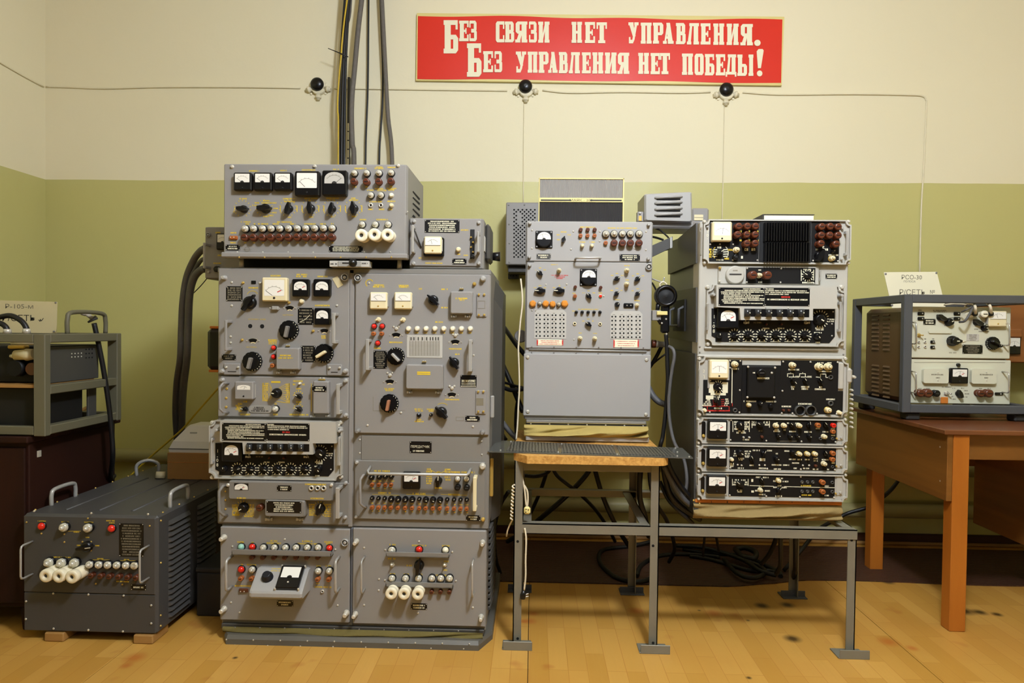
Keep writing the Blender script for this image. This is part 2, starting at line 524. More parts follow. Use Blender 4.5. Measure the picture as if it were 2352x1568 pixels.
    def jack(s, x, y, r, mt='nickel'):
        R = s.m(r)
        def f(b):
            b.lathe([(R, 0), (R, -.004), (R * .8, -.006), (R * .55, -.006), (R * .5, -.001)], 14, 0, cap=False)
            b.lathe([(R * .5, -.001), (R * .3, -.0012)], 12, 1)
        return inst('jack', ('jack', q(R), mt), f, [mt, 'hole_black'], s.p(x, y, .004), s.par)
    def hole(s, x, y, r, name='socket_hole'):
        R = s.m(r)
        return inst(name, ('hole', q(R)), lambda b: b.lathe([(R, 0), (R, -.0008)], 10, 0), ['hole_black'], s.p(x, y), s.par)
    def toggle(s, x, y, r, a=0, mt='nickel', name='toggle_switch'):
        R = s.m(r)
        def f(b):
            b.lathe([(R, 0), (R, -.004), (R * .7, -.006), (R * .6, -.010)], 6, 0, sm=False)
            b.tube([(0, -.008, 0), (0, -.020, R * .55), (0, -.024, R * .8)], [R * .28, R * .30, R * .36], 8, 0)
        return inst(name, ('tog', q(R), mt), f, [mt], s.p(x, y, .01), s.par, a)
    def button(s, x, y, r, mt='white_lamp', h=.008, rim='nickel', name='push_button'):
        R = s.m(r)
        def f(b):
            b.lathe([(R, 0), (R, -.004), (R * .84, -.005)], 16, 1, cap=False)
            b.lathe([(R * .80, -.002), (R * .80, -h), (R * .62, -h * 1.15), (R * .42, -h * 1.2)], 16, 0)
            if mt == 'cream' and rim in ('cream', 'brass'):
                b.lathe([(R * .46, -h * 1.19), (R * .46, -h * 1.22 - .0006)], 14, 2)
                b.lathe([(R * .34, -h * 1.2), (R * .30, -h * 1.4 - .001), (R * .2, -h * 1.45 - .001)], 10, 0)
        return inst(name, ('btn', q(R), mt, h, rim), f, [mt, rim, 'grey_print'], s.p(x, y, h), s.par)
    def meter(s, x, y, w, h, style='half', needle=-35, dep=.022, win=None, red=False):
        Wd, Hd = s.m(w) / 2, s.m(h) / 2
        hm = {'half': 'black', 'arch': 'black', 'white': 'cream', 'cream': 'cream', 'round': 'black_panel', 'grey': 'grey', 'big': 'black', 'archg': 'black'}[style]
        o = s.p(x, y, dep)
        b = MB()
        b.cbox(o.x - Wd, o.x + Wd, s.Y - dep, s.Y, o.z - Hd, o.z + Hd, min(.004, Wd * .12), 0)
        if style == 'round':
            b = MB()
            b.cbox(o.x - Wd, o.x + Wd, s.Y - .006, s.Y, o.z - Hd, o.z + Hd, .002, 0)
            b.lathe([(Wd * .93, s.Y - .004), (Wd * .93, s.Y - dep * .8), (Wd * .84, s.Y - dep)], 28, 1, o.x, o.z)
            for i in (-1, 1):
                for j in (-1, 1):
                    b.lathe([(Wd * .1, s.Y - .004), (Wd * .08, s.Y - .009)], 8, 4, o.x + i * Wd * .84, o.z + j * Wd * .84)
        fx, f0, f1, arch, fm = {'half': (.80, -.10, .84, 0, 'white_face'), 'arch': (.72, -.25, .72, .8, 'white_face'), 'white': (.80, -.55, .80, 0, 'white_face'),
                      'cream': (.86, .0, .86, 0, 'white_face'), 'round': (.80, -.05, .80, 1.6, 'white_face'), 'grey': (.70, .10, .62, .55, 'white_face'),
                      'big': (.82, -.36, .84, 0, 'white_face'), 'archg': (.80, -.05, .86, .9, 'grey_face')}[style]
        if win: fx, f0, f1, arch = win
        yf = s.Y - dep - .0006
        x0, x1, z0, z1 = o.x - Wd * fx, o.x + Wd * fx, o.z + Hd * f0, o.z + Hd * f1
        fb = MB()
        if arch:
            n = 10; ah = min(z1 - z0, (z1 - z0) * arch * .75 if arch < 1.5 else (z1 - z0))
            P = [(x0, z0), (x1, z0)] + [((x0 + x1) / 2 + (x1 - x0) / 2 * math.cos(math.pi * i / n), z1 - ah + ah * math.sin(math.pi * i / n) ** .8) for i in range(n + 1)]
        else:
            P = rrect(x0, x1, z0, z1, Wd * .04, 1)
        fb.prism(P, yf, yf + .0006, 0)
        # scale arc, needle, pivot cover
        cx, cz = (x0 + x1) / 2, z0 - (z1 - z0) * .05
        R = min((z1 - z0) * .78, (x1 - x0) * .5); yn = yf - .0004
        def seg(a0, r0, a1, r1, wd, m):
            p0 = Vector((cx + r0 * math.sin(a0), cz + r0 * math.cos(a0))); p1 = Vector((cx + r1 * math.sin(a1), cz + r1 * math.cos(a1)))
            d = (p1 - p0).normalized(); nn = Vector((-d.y, d.x)) * wd / 2
            fb.add([(p0.x - nn.x, yn, p0.y - nn.y), (p1.x - nn.x, yn, p1.y - nn.y), (p1.x + nn.x, yn, p1.y + nn.y), (p0.x + nn.x, yn, p0.y + nn.y)], [(3, 2, 1, 0)], m)
        A = [math.radians(-52 + 104 * i / 10) for i in range(11)]
        wl = max(.0005, Wd * .022)
        for i in range(10): seg(A[i], R, A[i + 1], R, wl, 2)
        for i in range(0, 11, 2): seg(A[i], R, A[i], R * 1.12, wl, 2)
        seg(math.radians(needle), R * .25, math.radians(needle), R * 1.02, wl * 1.3, 1)
        if red:
            seg(math.radians(35), R * .55, math.radians(48), R * .95, Wd * .07, 3)
        if style in ('half', 'arch', 'round', 'big', 'archg') and not (style == 'big'):
            n = 8
            fb.prism([((cx + Wd * .2 * math.cos(math.pi * i / n)), z0 + Wd * .18 * math.sin(math.pi * i / n) - .0001) for i in range(n + 1)], yn - .001, yf, 1)
        if style in ('white', 'cream', 'grey', 'half', 'big'):
            zz = o.z - Hd * (.72 if style in ('white', 'half', 'big') else .62)
            b.lathe([(Wd * .09, s.Y - dep), (Wd * .09, s.Y - dep - .0015), (Wd * .05, s.Y - dep - .002)], 10, 2 if style != 'cream' else 5, o.x, zz)
        if style == 'cream':
            b.box(o.x - Wd * .9, o.x + Wd * .9, s.Y - dep - .0012, s.Y - dep, o.z - Hd * .06, o.z - Hd * .02, 3)
            for i in (-1, 1): b.cbox(o.x + i * Wd * 1.0 - .003, o.x + i * Wd * 1.0 + .003, s.Y - dep * .7, s.Y, o.z - Hd * .7, o.z + Hd * .7, .001, 4)
        me = build(b, 'meter', [hm, 'black', 'black_matte', 'grey_print', 'alu', 'brass'], s.par)
        if s.level == 1:
            build(fb, 'dial_face', [fm, 'black_print', 'grey_print', 'red_print'], me)
        else:
            build(fb, 'meter_face', [fm, 'black_print', 'grey_print', 'red_print'], s.par)
        return me
    def plate(s, x0, y0, x1, y1, mt='black', rows=2, c=WHI, name='name_plate', th=.0015, wr=(.5, .9), left=False, hp=None):
        a, b, d, e = s.rect(x0, y0, x1, y1)
        mb = MB().cbox(a, b, s.Y - th, s.Y, d, e, .0006, 0)
        sw = min(.002, (e - d) * .08)
        for i in (a + sw * 1.6, b - sw * 1.6):
            for j in (d + sw * 1.6, e - sw * 1.6):
                mb.lathe([(sw, s.Y - th), (sw * .7, s.Y - th - .0012)], 6, 1, i, j)
        o = build(mb, name, [mt, 'nickel'], s.par)
        for r in range(rows):
            z = e - (e - d) * (r + .8) / (rows + .6)
            w = (b - a) * random.uniform(*wr) * .88
            hh = hp * s.Y / F if hp else min((e - d) / (rows + .6) * .62, 3.6 * s.Y / F)
            cx = (a + b) / 2 if not left else a + (b - a) * .06 + w / 2
            dashes(s.t, cx, z, w, hh, s.Y - th - .0004, c)
        return o
    def slab(s, x0, y0, x1, y1, mt, dep=.01, c=.003, name='cover', back=0.0):
        a, b, d, e = s.rect(x0, y0, x1, y1, dep)
        return build(MB().cbox(a, b, s.Y - dep, s.Y + back, d, e, c), name, [mt], s.par)
    def round_slab(s, x0, y0, x1, y1, mt, dep=.002, r=10, name='name_plate'):
        a, b, d, e = s.rect(x0, y0, x1, y1, dep)
        return build(MB().prism(rrect(a, b, d, e, s.m(r)), s.Y - dep, s.Y), name, [mt], s.par)
    def wing(s, x, y, r=32, mt='alu'):
        R = s.m(r)
        def f(b):
            b.lathe([(R * .5, 0), (R * .42, -.012), (R * .25, -.016)], 10, 0)
            for sx in (-1, 1):
                b.add([(sx * R * .2, -.010, -R * .25), (sx * R * 1.0, -.016, -R * .3), (sx * R * 1.0, -.016, R * .5), (sx * R * .2, -.010, R * .3),
                       (sx * R * .2, -.004, -R * .25), (sx * R * 1.0, -.011, -R * .3), (sx * R * 1.0, -.011, R * .5), (sx * R * .2, -.004, R * .3)],
                      [(0, 1, 2, 3), (7, 6, 5, 4), (0, 4, 5, 1), (1, 5, 6, 2), (2, 6, 7, 3)], 0)
            b.box(-R * .18, R * .18, -.006, 0, 0, R * 1.3, 0)
        return inst('wing_nut', ('wing', q(R)), f, [mt], s.p(x, y, .01), s.par)
    def cover(s, x0, y0, x1, y1, mt='grey', dep=.025, nuts=(), hook=None, r=14, name='hinged_cover'):
        a, b, d, e = s.rect(x0, y0, x1, y1, dep)
        P = rrect(a, b, d, e, s.m(r), 3)
        cx, cz = (a + b) / 2, (d + e) / 2
        mb = MB().prism(P, s.Y - dep * .8, s.Y, 0)
        n = len(P); kx = 1 - .004 / (b - a) * 2; kz = 1 - .004 / (e - d) * 2
        Q = [(cx + (p[0] - cx) * kx, cz + (p[1] - cz) * kz) for p in P]
        mb.add([(p[0], s.Y - dep * .8, p[1]) for p in P] + [(p[0], s.Y - dep, p[1]) for p in Q], [tuple(range(n, 2 * n))] + [(i, (i + 1) % n, (i + 1) % n + n, i + n) for i in range(n)], 0)
        o = build(mb, name, [mt], s.par)
        for w in nuts: s.wing(*w)
        if hook: s.hook(*hook)
        return o
    def hook(s, x, y, w=50):
        v = s.p(x, y, .008); L = s.m(w) / 2
        mb = MB().box(v.x - L, v.x + L, s.Y - .010, s.Y, v.z - L * .3, v.z + L * .05)
        for i in (-.5, .5): mb.lathe([(L * .3, s.Y), (L * .3, s.Y - .008), (L * .2, s.Y - .010)], 8, 1, v.x + i * L, v.z + L * .3)
        return build(mb, 'latch', ['brass', 'nickel'], s.par)
    def handle(s, x, y0, y1, dep=.035, w=30, mt='alu', flat=True, lean=0):
        a = s.p(x, y0, dep); b = s.p(x + lean, y1, dep)
        W = s.m(w) / 2
        mb = MB()
        if flat:
            mb.cbox(a.x - W, a.x + W, s.Y - dep - .006, s.Y - dep, b.z, a.z, .0025, 0)
            mb.cbox(a.x - W, a.x + W, s.Y - dep, s.Y, a.z - .012, a.z, .002, 0)
            mb.cbox(a.x - W, a.x + W, s.Y - dep, s.Y, b.z, b.z + .012, .002, 0)
        else:
            r = W * .55; c = .012
            pts = [(a.x, s.Y, a.z - r), (a.x, s.Y - dep + c, a.z - r), (a.x, s.Y - dep + c * .3, a.z - r - c * .3), (a.x, s.Y - dep, a.z - r - c),
                   (b.x, s.Y - dep, b.z + r + c), (b.x, s.Y - dep + c * .3, b.z + r + c * .3), (b.x, s.Y - dep + c, b.z + r), (b.x, s.Y, b.z + r)]
            mb.tube(pts, r, 10)
        return build(mb, 'handle', [mt], s.par)
    def hhandle(s, x0, x1, y, dep=.035, w=30, mt='alu', flat=False):
        a = s.p(x0, y, dep); b = s.p(x1, y, dep); W = s.m(w) / 2
        mb = MB()
        if flat:
            mb.cbox(a.x, b.x, s.Y - dep - .006, s.Y - dep, a.z - W, a.z + W, .0025)
            mb.cbox(a.x, a.x + .012, s.Y - dep, s.Y, a.z - W, a.z + W, .002); mb.cbox(b.x - .012, b.x, s.Y - dep, s.Y, a.z - W, a.z + W, .002)
        else:
            r = W * .6; c = .014
            mb.tube([(a.x + r, s.Y, a.z), (a.x + r, s.Y - dep + c, a.z), (a.x + r + c * .3, s.Y - dep + c * .3, a.z), (a.x + r + c, s.Y - dep, a.z),
                     (b.x - r - c, s.Y - dep, b.z), (b.x - r - c * .3, s.Y - dep + c * .3, b.z), (b.x - r, s.Y - dep + c, b.z), (b.x - r, s.Y, b.z)], r, 10)
        return build(mb, 'handle', [mt], s.par)
    def arcwin(s, x, y, w, frost=True):
        """small fan-shaped scale window with its pale index plate"""
        v = s.p(x, y); W = s.m(w) / 2
        mb = MB()
        n = 8
        def fan(r0, r1, y_, m, sp=34):
            P = [(v.x + r1 * math.sin(math.radians(sp - 2 * sp * i / n)), v.z - W * 1.3 + r1 * math.cos(math.radians(sp - 2 * sp * i / n))) for i in range(n + 1)]
            P += [(v.x + r0 * math.sin(math.radians(-sp + 2 * sp * i / n)), v.z - W * 1.3 + r0 * math.cos(math.radians(-sp + 2 * sp * i / n))) for i in range(n + 1)]
            mb.prism(P[::-1], y_, s.Y, m)
        if frost: fan(W * .75, W * 1.80, s.Y - .0012, 1, 36)
        fan(W * 1.0, W * 1.78, s.Y - .002, 0)
        for i in (-1, 1): mb.lathe([(W * .12, s.Y), (W * .1, s.Y - .004)], 8, 2, v.x + i * W * 1.35, v.z - W * .05)
        return build(mb, 'scale_window', ['black', 'cream', 'nickel'], s.par)
    def conn(s, x, y, w, h, mt='brown_bakelite', n=2, name='socket'):
        o = s.slab(x - w / 2, y - h / 2, x + w / 2, y + h / 2, mt, .008, .003, name)
        s.screw(*[(x + (i - (n - 1) / 2) * w / (n + .6), y) for i in range(n)], r=1.8, h=.010)
        return o
    def latch_plate(s, x0, y0, x1, y1, bolts, mt='grey'):
        o = s.slab(x0, y0, x1, y1, mt, .005, .002, 'latch_plate')
        for a, b in bolts: s.bolt(a, b, 3.0 * s.k, 'brass', .010, 'rivet')
        return o

# ---------------------------------------------------------------- the room
WALL_Y, WALL_L, PAINT_Z = 3.93, -2.87, 2.041
def wall_material():
    m = bpy.data.materials.new('two_tone_wall'); m.use_nodes = True
    nt = m.node_tree; b = nt.nodes['Principled BSDF']; N = nt.nodes.new; L = nt.links.new
    g = N('ShaderNodeNewGeometry'); sp = N('ShaderNodeSeparateXYZ'); L(g.outputs['Position'], sp.inputs[0])
    n1 = N('ShaderNodeTexNoise'); n1.inputs['Scale'].default_value = 2.2; n1.inputs['Detail'].default_value = 3; L(g.outputs['Position'], n1.inputs['Vector'])
    ma = N('ShaderNodeMath'); ma.operation = 'MULTIPLY_ADD'; ma.inputs[1].default_value = 0.012; L(n1.outputs['Fac'], ma.inputs[0]); L(sp.outputs['Z'], ma.inputs[2])
    gt = N('ShaderNodeMath'); gt.operation = 'GREATER_THAN'; gt.inputs[1].default_value = PAINT_Z + .006; L(ma.outputs[0], gt.inputs[0])
    n2 = N('ShaderNodeTexNoise'); n2.inputs['Scale'].default_value = 1.3; n2.inputs['Detail'].default_value = 6; L(g.outputs['Position'], n2.inputs['Vector'])
    def two(a, c):
        x = N('ShaderNodeMix'); x.data_type = 'RGBA'; x.inputs[6].default_value = srgb(*a); x.inputs[7].default_value = srgb(*c); L(n2.outputs['Fac'], x.inputs[0]); return x
    gr = two((192, 186, 118), (200, 193, 126)); cr = two((230, 220, 186), (236, 227, 195))
    mx = N('ShaderNodeMix'); mx.data_type = 'RGBA'; L(gt.outputs[0], mx.inputs[0]); L(gr.outputs[2], mx.inputs[6]); L(cr.outputs[2], mx.inputs[7])
    L(mx.outputs[2], b.inputs['Base Color'])
    mr = N('ShaderNodeMapRange'); L(gt.outputs[0], mr.inputs[0]); mr.inputs[3].default_value = 0.42; mr.inputs[4].default_value = 0.8; L(mr.outputs[0], b.inputs['Roughness'])
    n3 = N('ShaderNodeTexNoise'); n3.inputs['Scale'].default_value = 9; n3.inputs['Detail'].default_value = 8; L(g.outputs['Position'], n3.inputs['Vector'])
    bp = N('ShaderNodeBump'); bp.inputs['Strength'].default_value = .22; bp.inputs['Distance'].default_value = .012; L(n3.outputs['Fac'], bp.inputs['Height']); L(bp.outputs[0], b.inputs['Normal'])
    MAT['two_tone_wall'] = m
wall_material()
mat('ceiling_paint', (236, 230, 212), 0.8, 0, .03, 2)
def floor_material():
    """linoleum with a printed parquet pattern, worn and spotted"""
    m = bpy.data.materials.new('linoleum'); m.use_nodes = True
    nt = m.node_tree; b = nt.nodes['Principled BSDF']; N = nt.nodes.new; L = nt.links.new
    g = N('ShaderNodeNewGeometry')
    mp = N('ShaderNodeMapping'); mp.inputs['Rotation'].default_value = (0, 0, math.radians(90)); L(g.outputs['Position'], mp.inputs[0])
    br = N('ShaderNodeTexBrick'); br.inputs['Scale'].default_value = 1.0
    br.inputs['Brick Width'].default_value = .34; br.inputs['Row Height'].default_value = .068; br.inputs['Mortar Size'].default_value = .0012
    br.inputs['Color1'].default_value = srgb(180, 132, 55); br.inputs['Color2'].default_value = srgb(198, 151, 73); br.inputs['Mortar'].default_value = srgb(172, 120, 48)
    br.offset = .37; br.offset_frequency = 3; br.inputs['Bias'].default_value = 0.0
    L(mp.outputs[0], br.inputs['Vector'])
    st = N('ShaderNodeMapping'); st.inputs['Scale'].default_value = (90, 5, 1); L(g.outputs['Position'], st.inputs[0])
    ng = N('ShaderNodeTexNoise'); ng.inputs['Scale'].default_value = 1.0; ng.inputs['Detail'].default_value = 5; L(st.outputs[0], ng.inputs['Vector'])
    def mul(fac_out, col_a, lo, hi, rgb, strength):
        r = N('ShaderNodeMapRange'); r.inputs[1].default_value = lo; r.inputs[2].default_value = hi; r.inputs[4].default_value = strength; L(fac_out, r.inputs[0])
        x = N('ShaderNodeMix'); x.data_type = 'RGBA'; L(r.outputs[0], x.inputs[0]); L(col_a, x.inputs[6]); x.inputs[7].default_value = srgb(*rgb); return x.outputs[2]
    c = mul(ng.outputs['Fac'], br.outputs['Color'], .45, .75, (186, 142, 66), .35)
    n2 = N('ShaderNodeTexNoise'); n2.inputs['Scale'].default_value = 1.7; n2.inputs['Detail'].default_value = 5; L(g.outputs['Position'], n2.inputs['Vector'])
    c = mul(n2.outputs['Fac'], c, .5, .72, (176, 120, 52), .45)
    n3 = N('ShaderNodeTexNoise'); n3.inputs['Scale'].default_value = 6.5; n3.inputs['Detail'].default_value = 2; L(g.outputs['Position'], n3.inputs['Vector'])
    c = mul(n3.outputs['Fac'], c, .66, .78, (150, 72, 24), .55)
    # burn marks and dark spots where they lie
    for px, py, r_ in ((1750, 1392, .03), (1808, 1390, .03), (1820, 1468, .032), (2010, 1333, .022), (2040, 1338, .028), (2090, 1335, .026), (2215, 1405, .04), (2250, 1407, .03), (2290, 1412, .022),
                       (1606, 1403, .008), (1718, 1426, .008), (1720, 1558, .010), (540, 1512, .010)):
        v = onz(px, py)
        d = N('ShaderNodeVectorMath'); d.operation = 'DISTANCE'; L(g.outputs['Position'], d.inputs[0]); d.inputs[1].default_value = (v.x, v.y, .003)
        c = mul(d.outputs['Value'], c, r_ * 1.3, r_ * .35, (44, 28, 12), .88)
    for px, py, r_ in ((1225, 1410, .022), (1218, 1428, .024), (1202, 1428, .018), (1460, 1404, .030), (1640, 1410, .034), (310, 1512, .035), (290, 1530, .02), (2040, 1475, .035), (2095, 1490, .02)):
        v = onz(px, py)
        d = N('ShaderNodeVectorMath'); d.operation = 'DISTANCE'; L(g.outputs['Position'], d.inputs[0]); d.inputs[1].default_value = (v.x, v.y, .003)
        c = mul(d.outputs['Value'], c, r_ * 1.4, r_ * .3, (168, 78, 24), .6)
    L(c, b.inputs['Base Color'])
    b.inputs['Roughness'].default_value = .42
    bp = N('ShaderNodeBump'); bp.inputs['Strength'].default_value = .12; bp.inputs['Distance'].default_value = .002; L(ng.outputs['Fac'], bp.inputs['Height']); L(bp.outputs[0], b.inputs['Normal'])
    MAT['linoleum'] = m
floor_material()
def struct(o): o['kind'] = 'structure'; return o
fl = struct(build(MB().box(WALL_L - .15, 3.6, -1.6, WALL_Y + .15, -.12, 0), 'floor', ['dark_wood']))
seams = [WALL_L, onz(240, 1530).x, onz(1213, 1500).x, onz(2000, 1425).x, 3.45]
for a, b_ in zip(seams, seams[1:]):
    build(MB().cbox(a + .0012, b_ - .0012, -1.55, WALL_Y - .002, 0, .003, .0008), 'linoleum_sheet', ['linoleum'], fl)
struct(build(MB().box(WALL_L - .15, 3.6, WALL_Y, WALL_Y + .15, 0, 3.25), 'wall_back', ['two_tone_wall']))
struct(build(MB().box(WALL_L - .15, WALL_L, -1.6, WALL_Y, 0, 3.25), 'wall_left', ['two_tone_wall']))
struct(build(MB().box(3.45, 3.6, -1.6, WALL_Y, 0, 3.25), 'wall_right', ['two_tone_wall']))
struct(build(MB().box(WALL_L - .15, 3.6, -1.6, WALL_Y + .15, 3.25, 3.35), 'ceiling', ['ceiling_paint']))
sk = MB()
sk.cbox(WALL_L, 3.45, WALL_Y - .022, WALL_Y, .003, .062, .004)
struct(build(sk, 'baseboard_back', ['skirt_brown']))
struct(build(MB().cbox(WALL_L, 3.45, WALL_Y - .045, WALL_Y - .022, .003, .022, .006), 'trim_1', ['block_wood']))
struct(build(MB().cbox(WALL_L, WALL_L + .022, -1.5, WALL_Y - .045, .003, .062, .004), 'baseboard_left', ['skirt_brown']))
# heating pipes along the back wall
for py, nm in ((1079, 'upper of the two thick heating pipes along the back wall behind the equipment'), (1176, 'lower of the two thick heating pipes along the back wall near the floor')):
    z = at(2140, py, 3.86).z
    o = MB().tube([(WALL_L + .03, 3.875, z)] + [(x, 3.875, z + .002 * math.sin(x * 3)) for x in (-2, -1, 0, 1, 2, 3)] + [(3.42, 3.875, z)], .040, 14)
    tag(build(o, 'heating_pipe', ['pipe_paint']), nm, 'pipe', 'heating pipes on the back wall')
# rubber mat
mb = MB()
y0, y1 = 3.30, WALL_Y - .10
n = 60
x0, x1 = -.30, 3.2
mp = []
for i in range(n + 1):
    x = x0 + (x1 - x0) * i / n
    yy = y0 - (.10 if x < .95 else .10 * max(0, 1 - (x - .95) / .35) if x < 1.3 else 0) + .012 * math.sin(x * 5) * (x > 1.1)
    mp.append((x, yy))
v = [(x, y, .003) for x, y in mp] + [(x, y, .008) for x, y in mp] + [(x, y1, .008) for x, y in mp]
m_ = n + 1
mb.add(v, [(i, i + 1, m_ + i + 1, m_ + i) for i in range(n)] + [(m_ + i, m_ + i + 1, 2 * m_ + i + 1, 2 * m_ + i) for i in range(n)])
mm = bpy.data.materials.new('ribbed_rubber'); mm.use_nodes = True
nt = mm.node_tree; pb = nt.nodes['Principled BSDF']; g = nt.nodes.new('ShaderNodeNewGeometry'); wv = nt.nodes.new('ShaderNodeTexWave')
wv.bands_direction = 'Y'; wv.inputs['Scale'].default_value = 22; wv.inputs['Distortion'].default_value = 3; wv.inputs['Detail Scale'].default_value = 3
nt.links.new(g.outputs['Position'], wv.inputs['Vector']); cr = nt.nodes.new('ShaderNodeValToRGB')
cr.color_ramp.elements[0].color = srgb(46, 25, 14); cr.color_ramp.elements[1].color = srgb(82, 46, 25)
nt.links.new(wv.outputs['Fac'], cr.inputs[0]); nt.links.new(cr.outputs[0], pb.inputs['Base Color']); pb.inputs['Roughness'].default_value = .6
bp = nt.nodes.new('ShaderNodeBump'); bp.inputs['Strength'].default_value = .5; bp.inputs['Distance'].default_value = .004
nt.links.new(wv.outputs['Fac'], bp.inputs['Height']); nt.links.new(bp.outputs[0], pb.inputs['Normal'])
MAT['ribbed_rubber'] = mm
tag(build(mb, 'floor_mat', ['ribbed_rubber']), 'long dark brown ribbed rubber mat on the floor along the back wall', 'mat')

# ================================================================ transmitter rack (two bays of modules)
RY = 2.56
A_, B_, C_, D_, E_, F_, G_, H_ = (490, 350, 4.704), (490, 600, 5.6), (480, 850, 6.031), (490, 1090, 3.8235), (800, 600, 5.2257), (800, 850, 4.237), (790, 1190, 5.0568), (920, 480, 4.9)
rack = thing('transmitter_rack', 'tall grey two-bay transmitter cabinet with meters, dials and handles, standing on the floor', 'cabinet', (-.68, 2.85, 0.003))
xl, xr, xm = at(500, 900, RY).x, at(1125, 900, RY).x, at(808, 900, RY).x
xl2, xr2 = at(508, 1330, RY).x, at(1117, 1330, RY).x
zt, zs, zb = at(800, 616, RY).z, at(800, 1209, RY).z, at(800, 1434, RY).z
RB = 3.17
b = MB()
b.cbox(xl, xr, RY, RB, zs, zt, .004)
b.cbox(xl2, xr2, RY + .004, RB, zb - .012, zs, .004)
build(b, 'cabinet_body', ['grey_frame'], rack)
build(MB().cbox(at(802, 900, RY).x, at(812, 900, RY).x, RY - .004, RY, zs, zt - .005, .002), 'centre_post', ['grey'], rack)
build(MB().cbox(at(806, 1330, RY).x, at(811, 1330, RY).x, RY - .006, RY + .01, zb, zs - .004, .002), 'centre_strip', ['blue_strip'], rack)
build(MB().cbox(xl, xr, RY - .004, RY, zt - .02, zt - .001, .002), 'top_rail', ['grey_frame'], rack)
# bulged cover and hinge strips down the right side
P = [(2.74, zt - .10), (2.74, zs - .02), (3.10, zs - .02), (3.10, zt - .02), (2.86, zt - .02)]
b = MB()
n = len(P)
for X0, X1 in ((xr, xr + .035),):
    b.add([(X0, p[0], p[1]) for p in P] + [(X1 - .0, p[0] + (.03 if p[0] < 2.9 else -.02), p[1] + (.02 if p[1] < 1 else -.05)) for p in P], [tuple(range(n, 2 * n))] + [(i, (i + 1) % n, (i + 1) % n + n, i + n) for i in range(n)])
build(b, 'side_cover', ['grey_dark'], rack)
for (ya, yb, mt_) in ((905, 953, 'alu'), (1040, 1120, 'brass')):
    a, c = onx(1135, ya, xr + .01), onx(1135, yb, xr + .01)
    build(MB().cbox(xr, xr + .014, 2.60, 2.625, c.z, a.z, .003), 'hinge_strip', [mt_], rack)
b = MB()
for i in range(14):
    z = zs - .03 - i * .024
    b.tube([(xr2 + .004, 2.66, z), (xr2 + .010, 2.80, z - .004), (xr2 + .004, 3.05, z)], .007, 6)
build(b, 'side_louvres', ['grey_dark'], rack)
# plinth with canvas skirt
pf, pb_ = 2.505, 3.22
pl = [at(507, 1470, pf).x, at(1132, 1460, 2.62).x]
fr = onz(1100, 1490)
b = MB()
zz = .035
out = [(pl[0] + .02, pf), (fr.x, pf), (pl[1], pf + .10), (pl[1], pb_), (pl[0], pb_), (pl[0], pf + .03)]
n = len(out)
b.add([(x, y, .003) for x, y in out] + [(x, y, zz - .012) for x, y in out] + [(x * .997 - .002, y + .012, zz) for x, y in out],
      [(i, (i + 1) % n, (i + 1) % n + n, i + n) for i in range(n)] + [(i + n, (i + 1) % n + n, (i + 1) % n + 2 * n, i + 2 * n) for i in range(n)] + [tuple(range(2 * n, 3 * n))])
build(b, 'plinth', ['plinth'], rack)
pr = Panel(rack, pf, (0, 0, 1))
pr.screw(*[(520 + i * 62, 1468 + i * 1.1) for i in range(10)], r=1.8)
pr.screw(*[(540 + i * 75, 1481 + i * 1.2) for i in range(8)], r=1.6)
b = MB()
def skirt(b, x0, x1, yf, z0, z1, bulge, folds, m=0, n=48, k=8):
    """cloth band hanging in folds between two rails"""
    vs_ = []
    for j in range(k + 1):
        t = j / k
        for i in range(n + 1):
            u = i / n
            e = math.sin(math.pi * min(1, max(0, u))) ** .35
            f = sum(am * math.sin(fr_ * u * math.pi + ph + t * sh) for am, fr_, ph, sh in folds)
            vs_.append((x0 + (x1 - x0) * u, yf - bulge * math.sin(math.pi * t) * (.35 + .65 * e) - f * math.sin(math.pi * t), z1 + (z0 - z1) * t - .25 * bulge * e * math.sin(math.pi * t)))
    w = n + 1
    b.add(vs_, [(j * w + i, (j + 1) * w + i, (j + 1) * w + i + 1, j * w + i + 1) for j in range(k) for i in range(n)], m, True)
skirt(b, xl2 + .015, xr2 - .01, 2.545, .030, zb - .012, .018, ((.006, 3, .4, 4), (.004, 7, 1.2, 6), (.003, 2, 2, 9)))
build(b, 'canvas_skirt', ['canvas_dark'], rack)
build(MB().cbox(xl2 + .005, xr2 - .005, RY - .01, RY + .02, zb - .022, zb - .004, .002), 'bottom_rail', ['grey_dark'], rack)
pr.screw(*[(540 + i * 57, 1440 + i * .9) for i in range(10)], r=1.5, m=2)
# ball lever between the top boxes
lev = thing('changeover_lever', 'black ball lever on a small lettered plate between the control box and the transmitter rack', 'lever', (at(809, 612, RY - .02).x, 2.52, zt))
lv = Panel(lev, 2.515, A_)
lv.slab(1255, 1170, 1682, 1236, 'grey_face', .004, .001, 'lever_plate', .045)
lv.lab(1305, 1205, 70, BLK, 3, .0048); lv.lab(1635, 1200, 70, BLK, 3, .0048)
lv.slab(1345, 1172, 1600, 1236, 'alu', .008, .002, 'lever_guide')
lv.fill(1400, 1190, 1560, 1206, BLK, .0086)
c0 = lv.p(1500, 1190, .04)
build(MB().lathe([(.001, -.019 + lv.Y - .03)] + [(.0155 * math.cos(a), lv.Y - .03 + .0155 * math.sin(a)) for a in [math.radians(x) for x in range(-75, 76, 15)]], 16, 0, c0.x, c0.z), 'lever_ball', ['black'], lev)
lv.done()

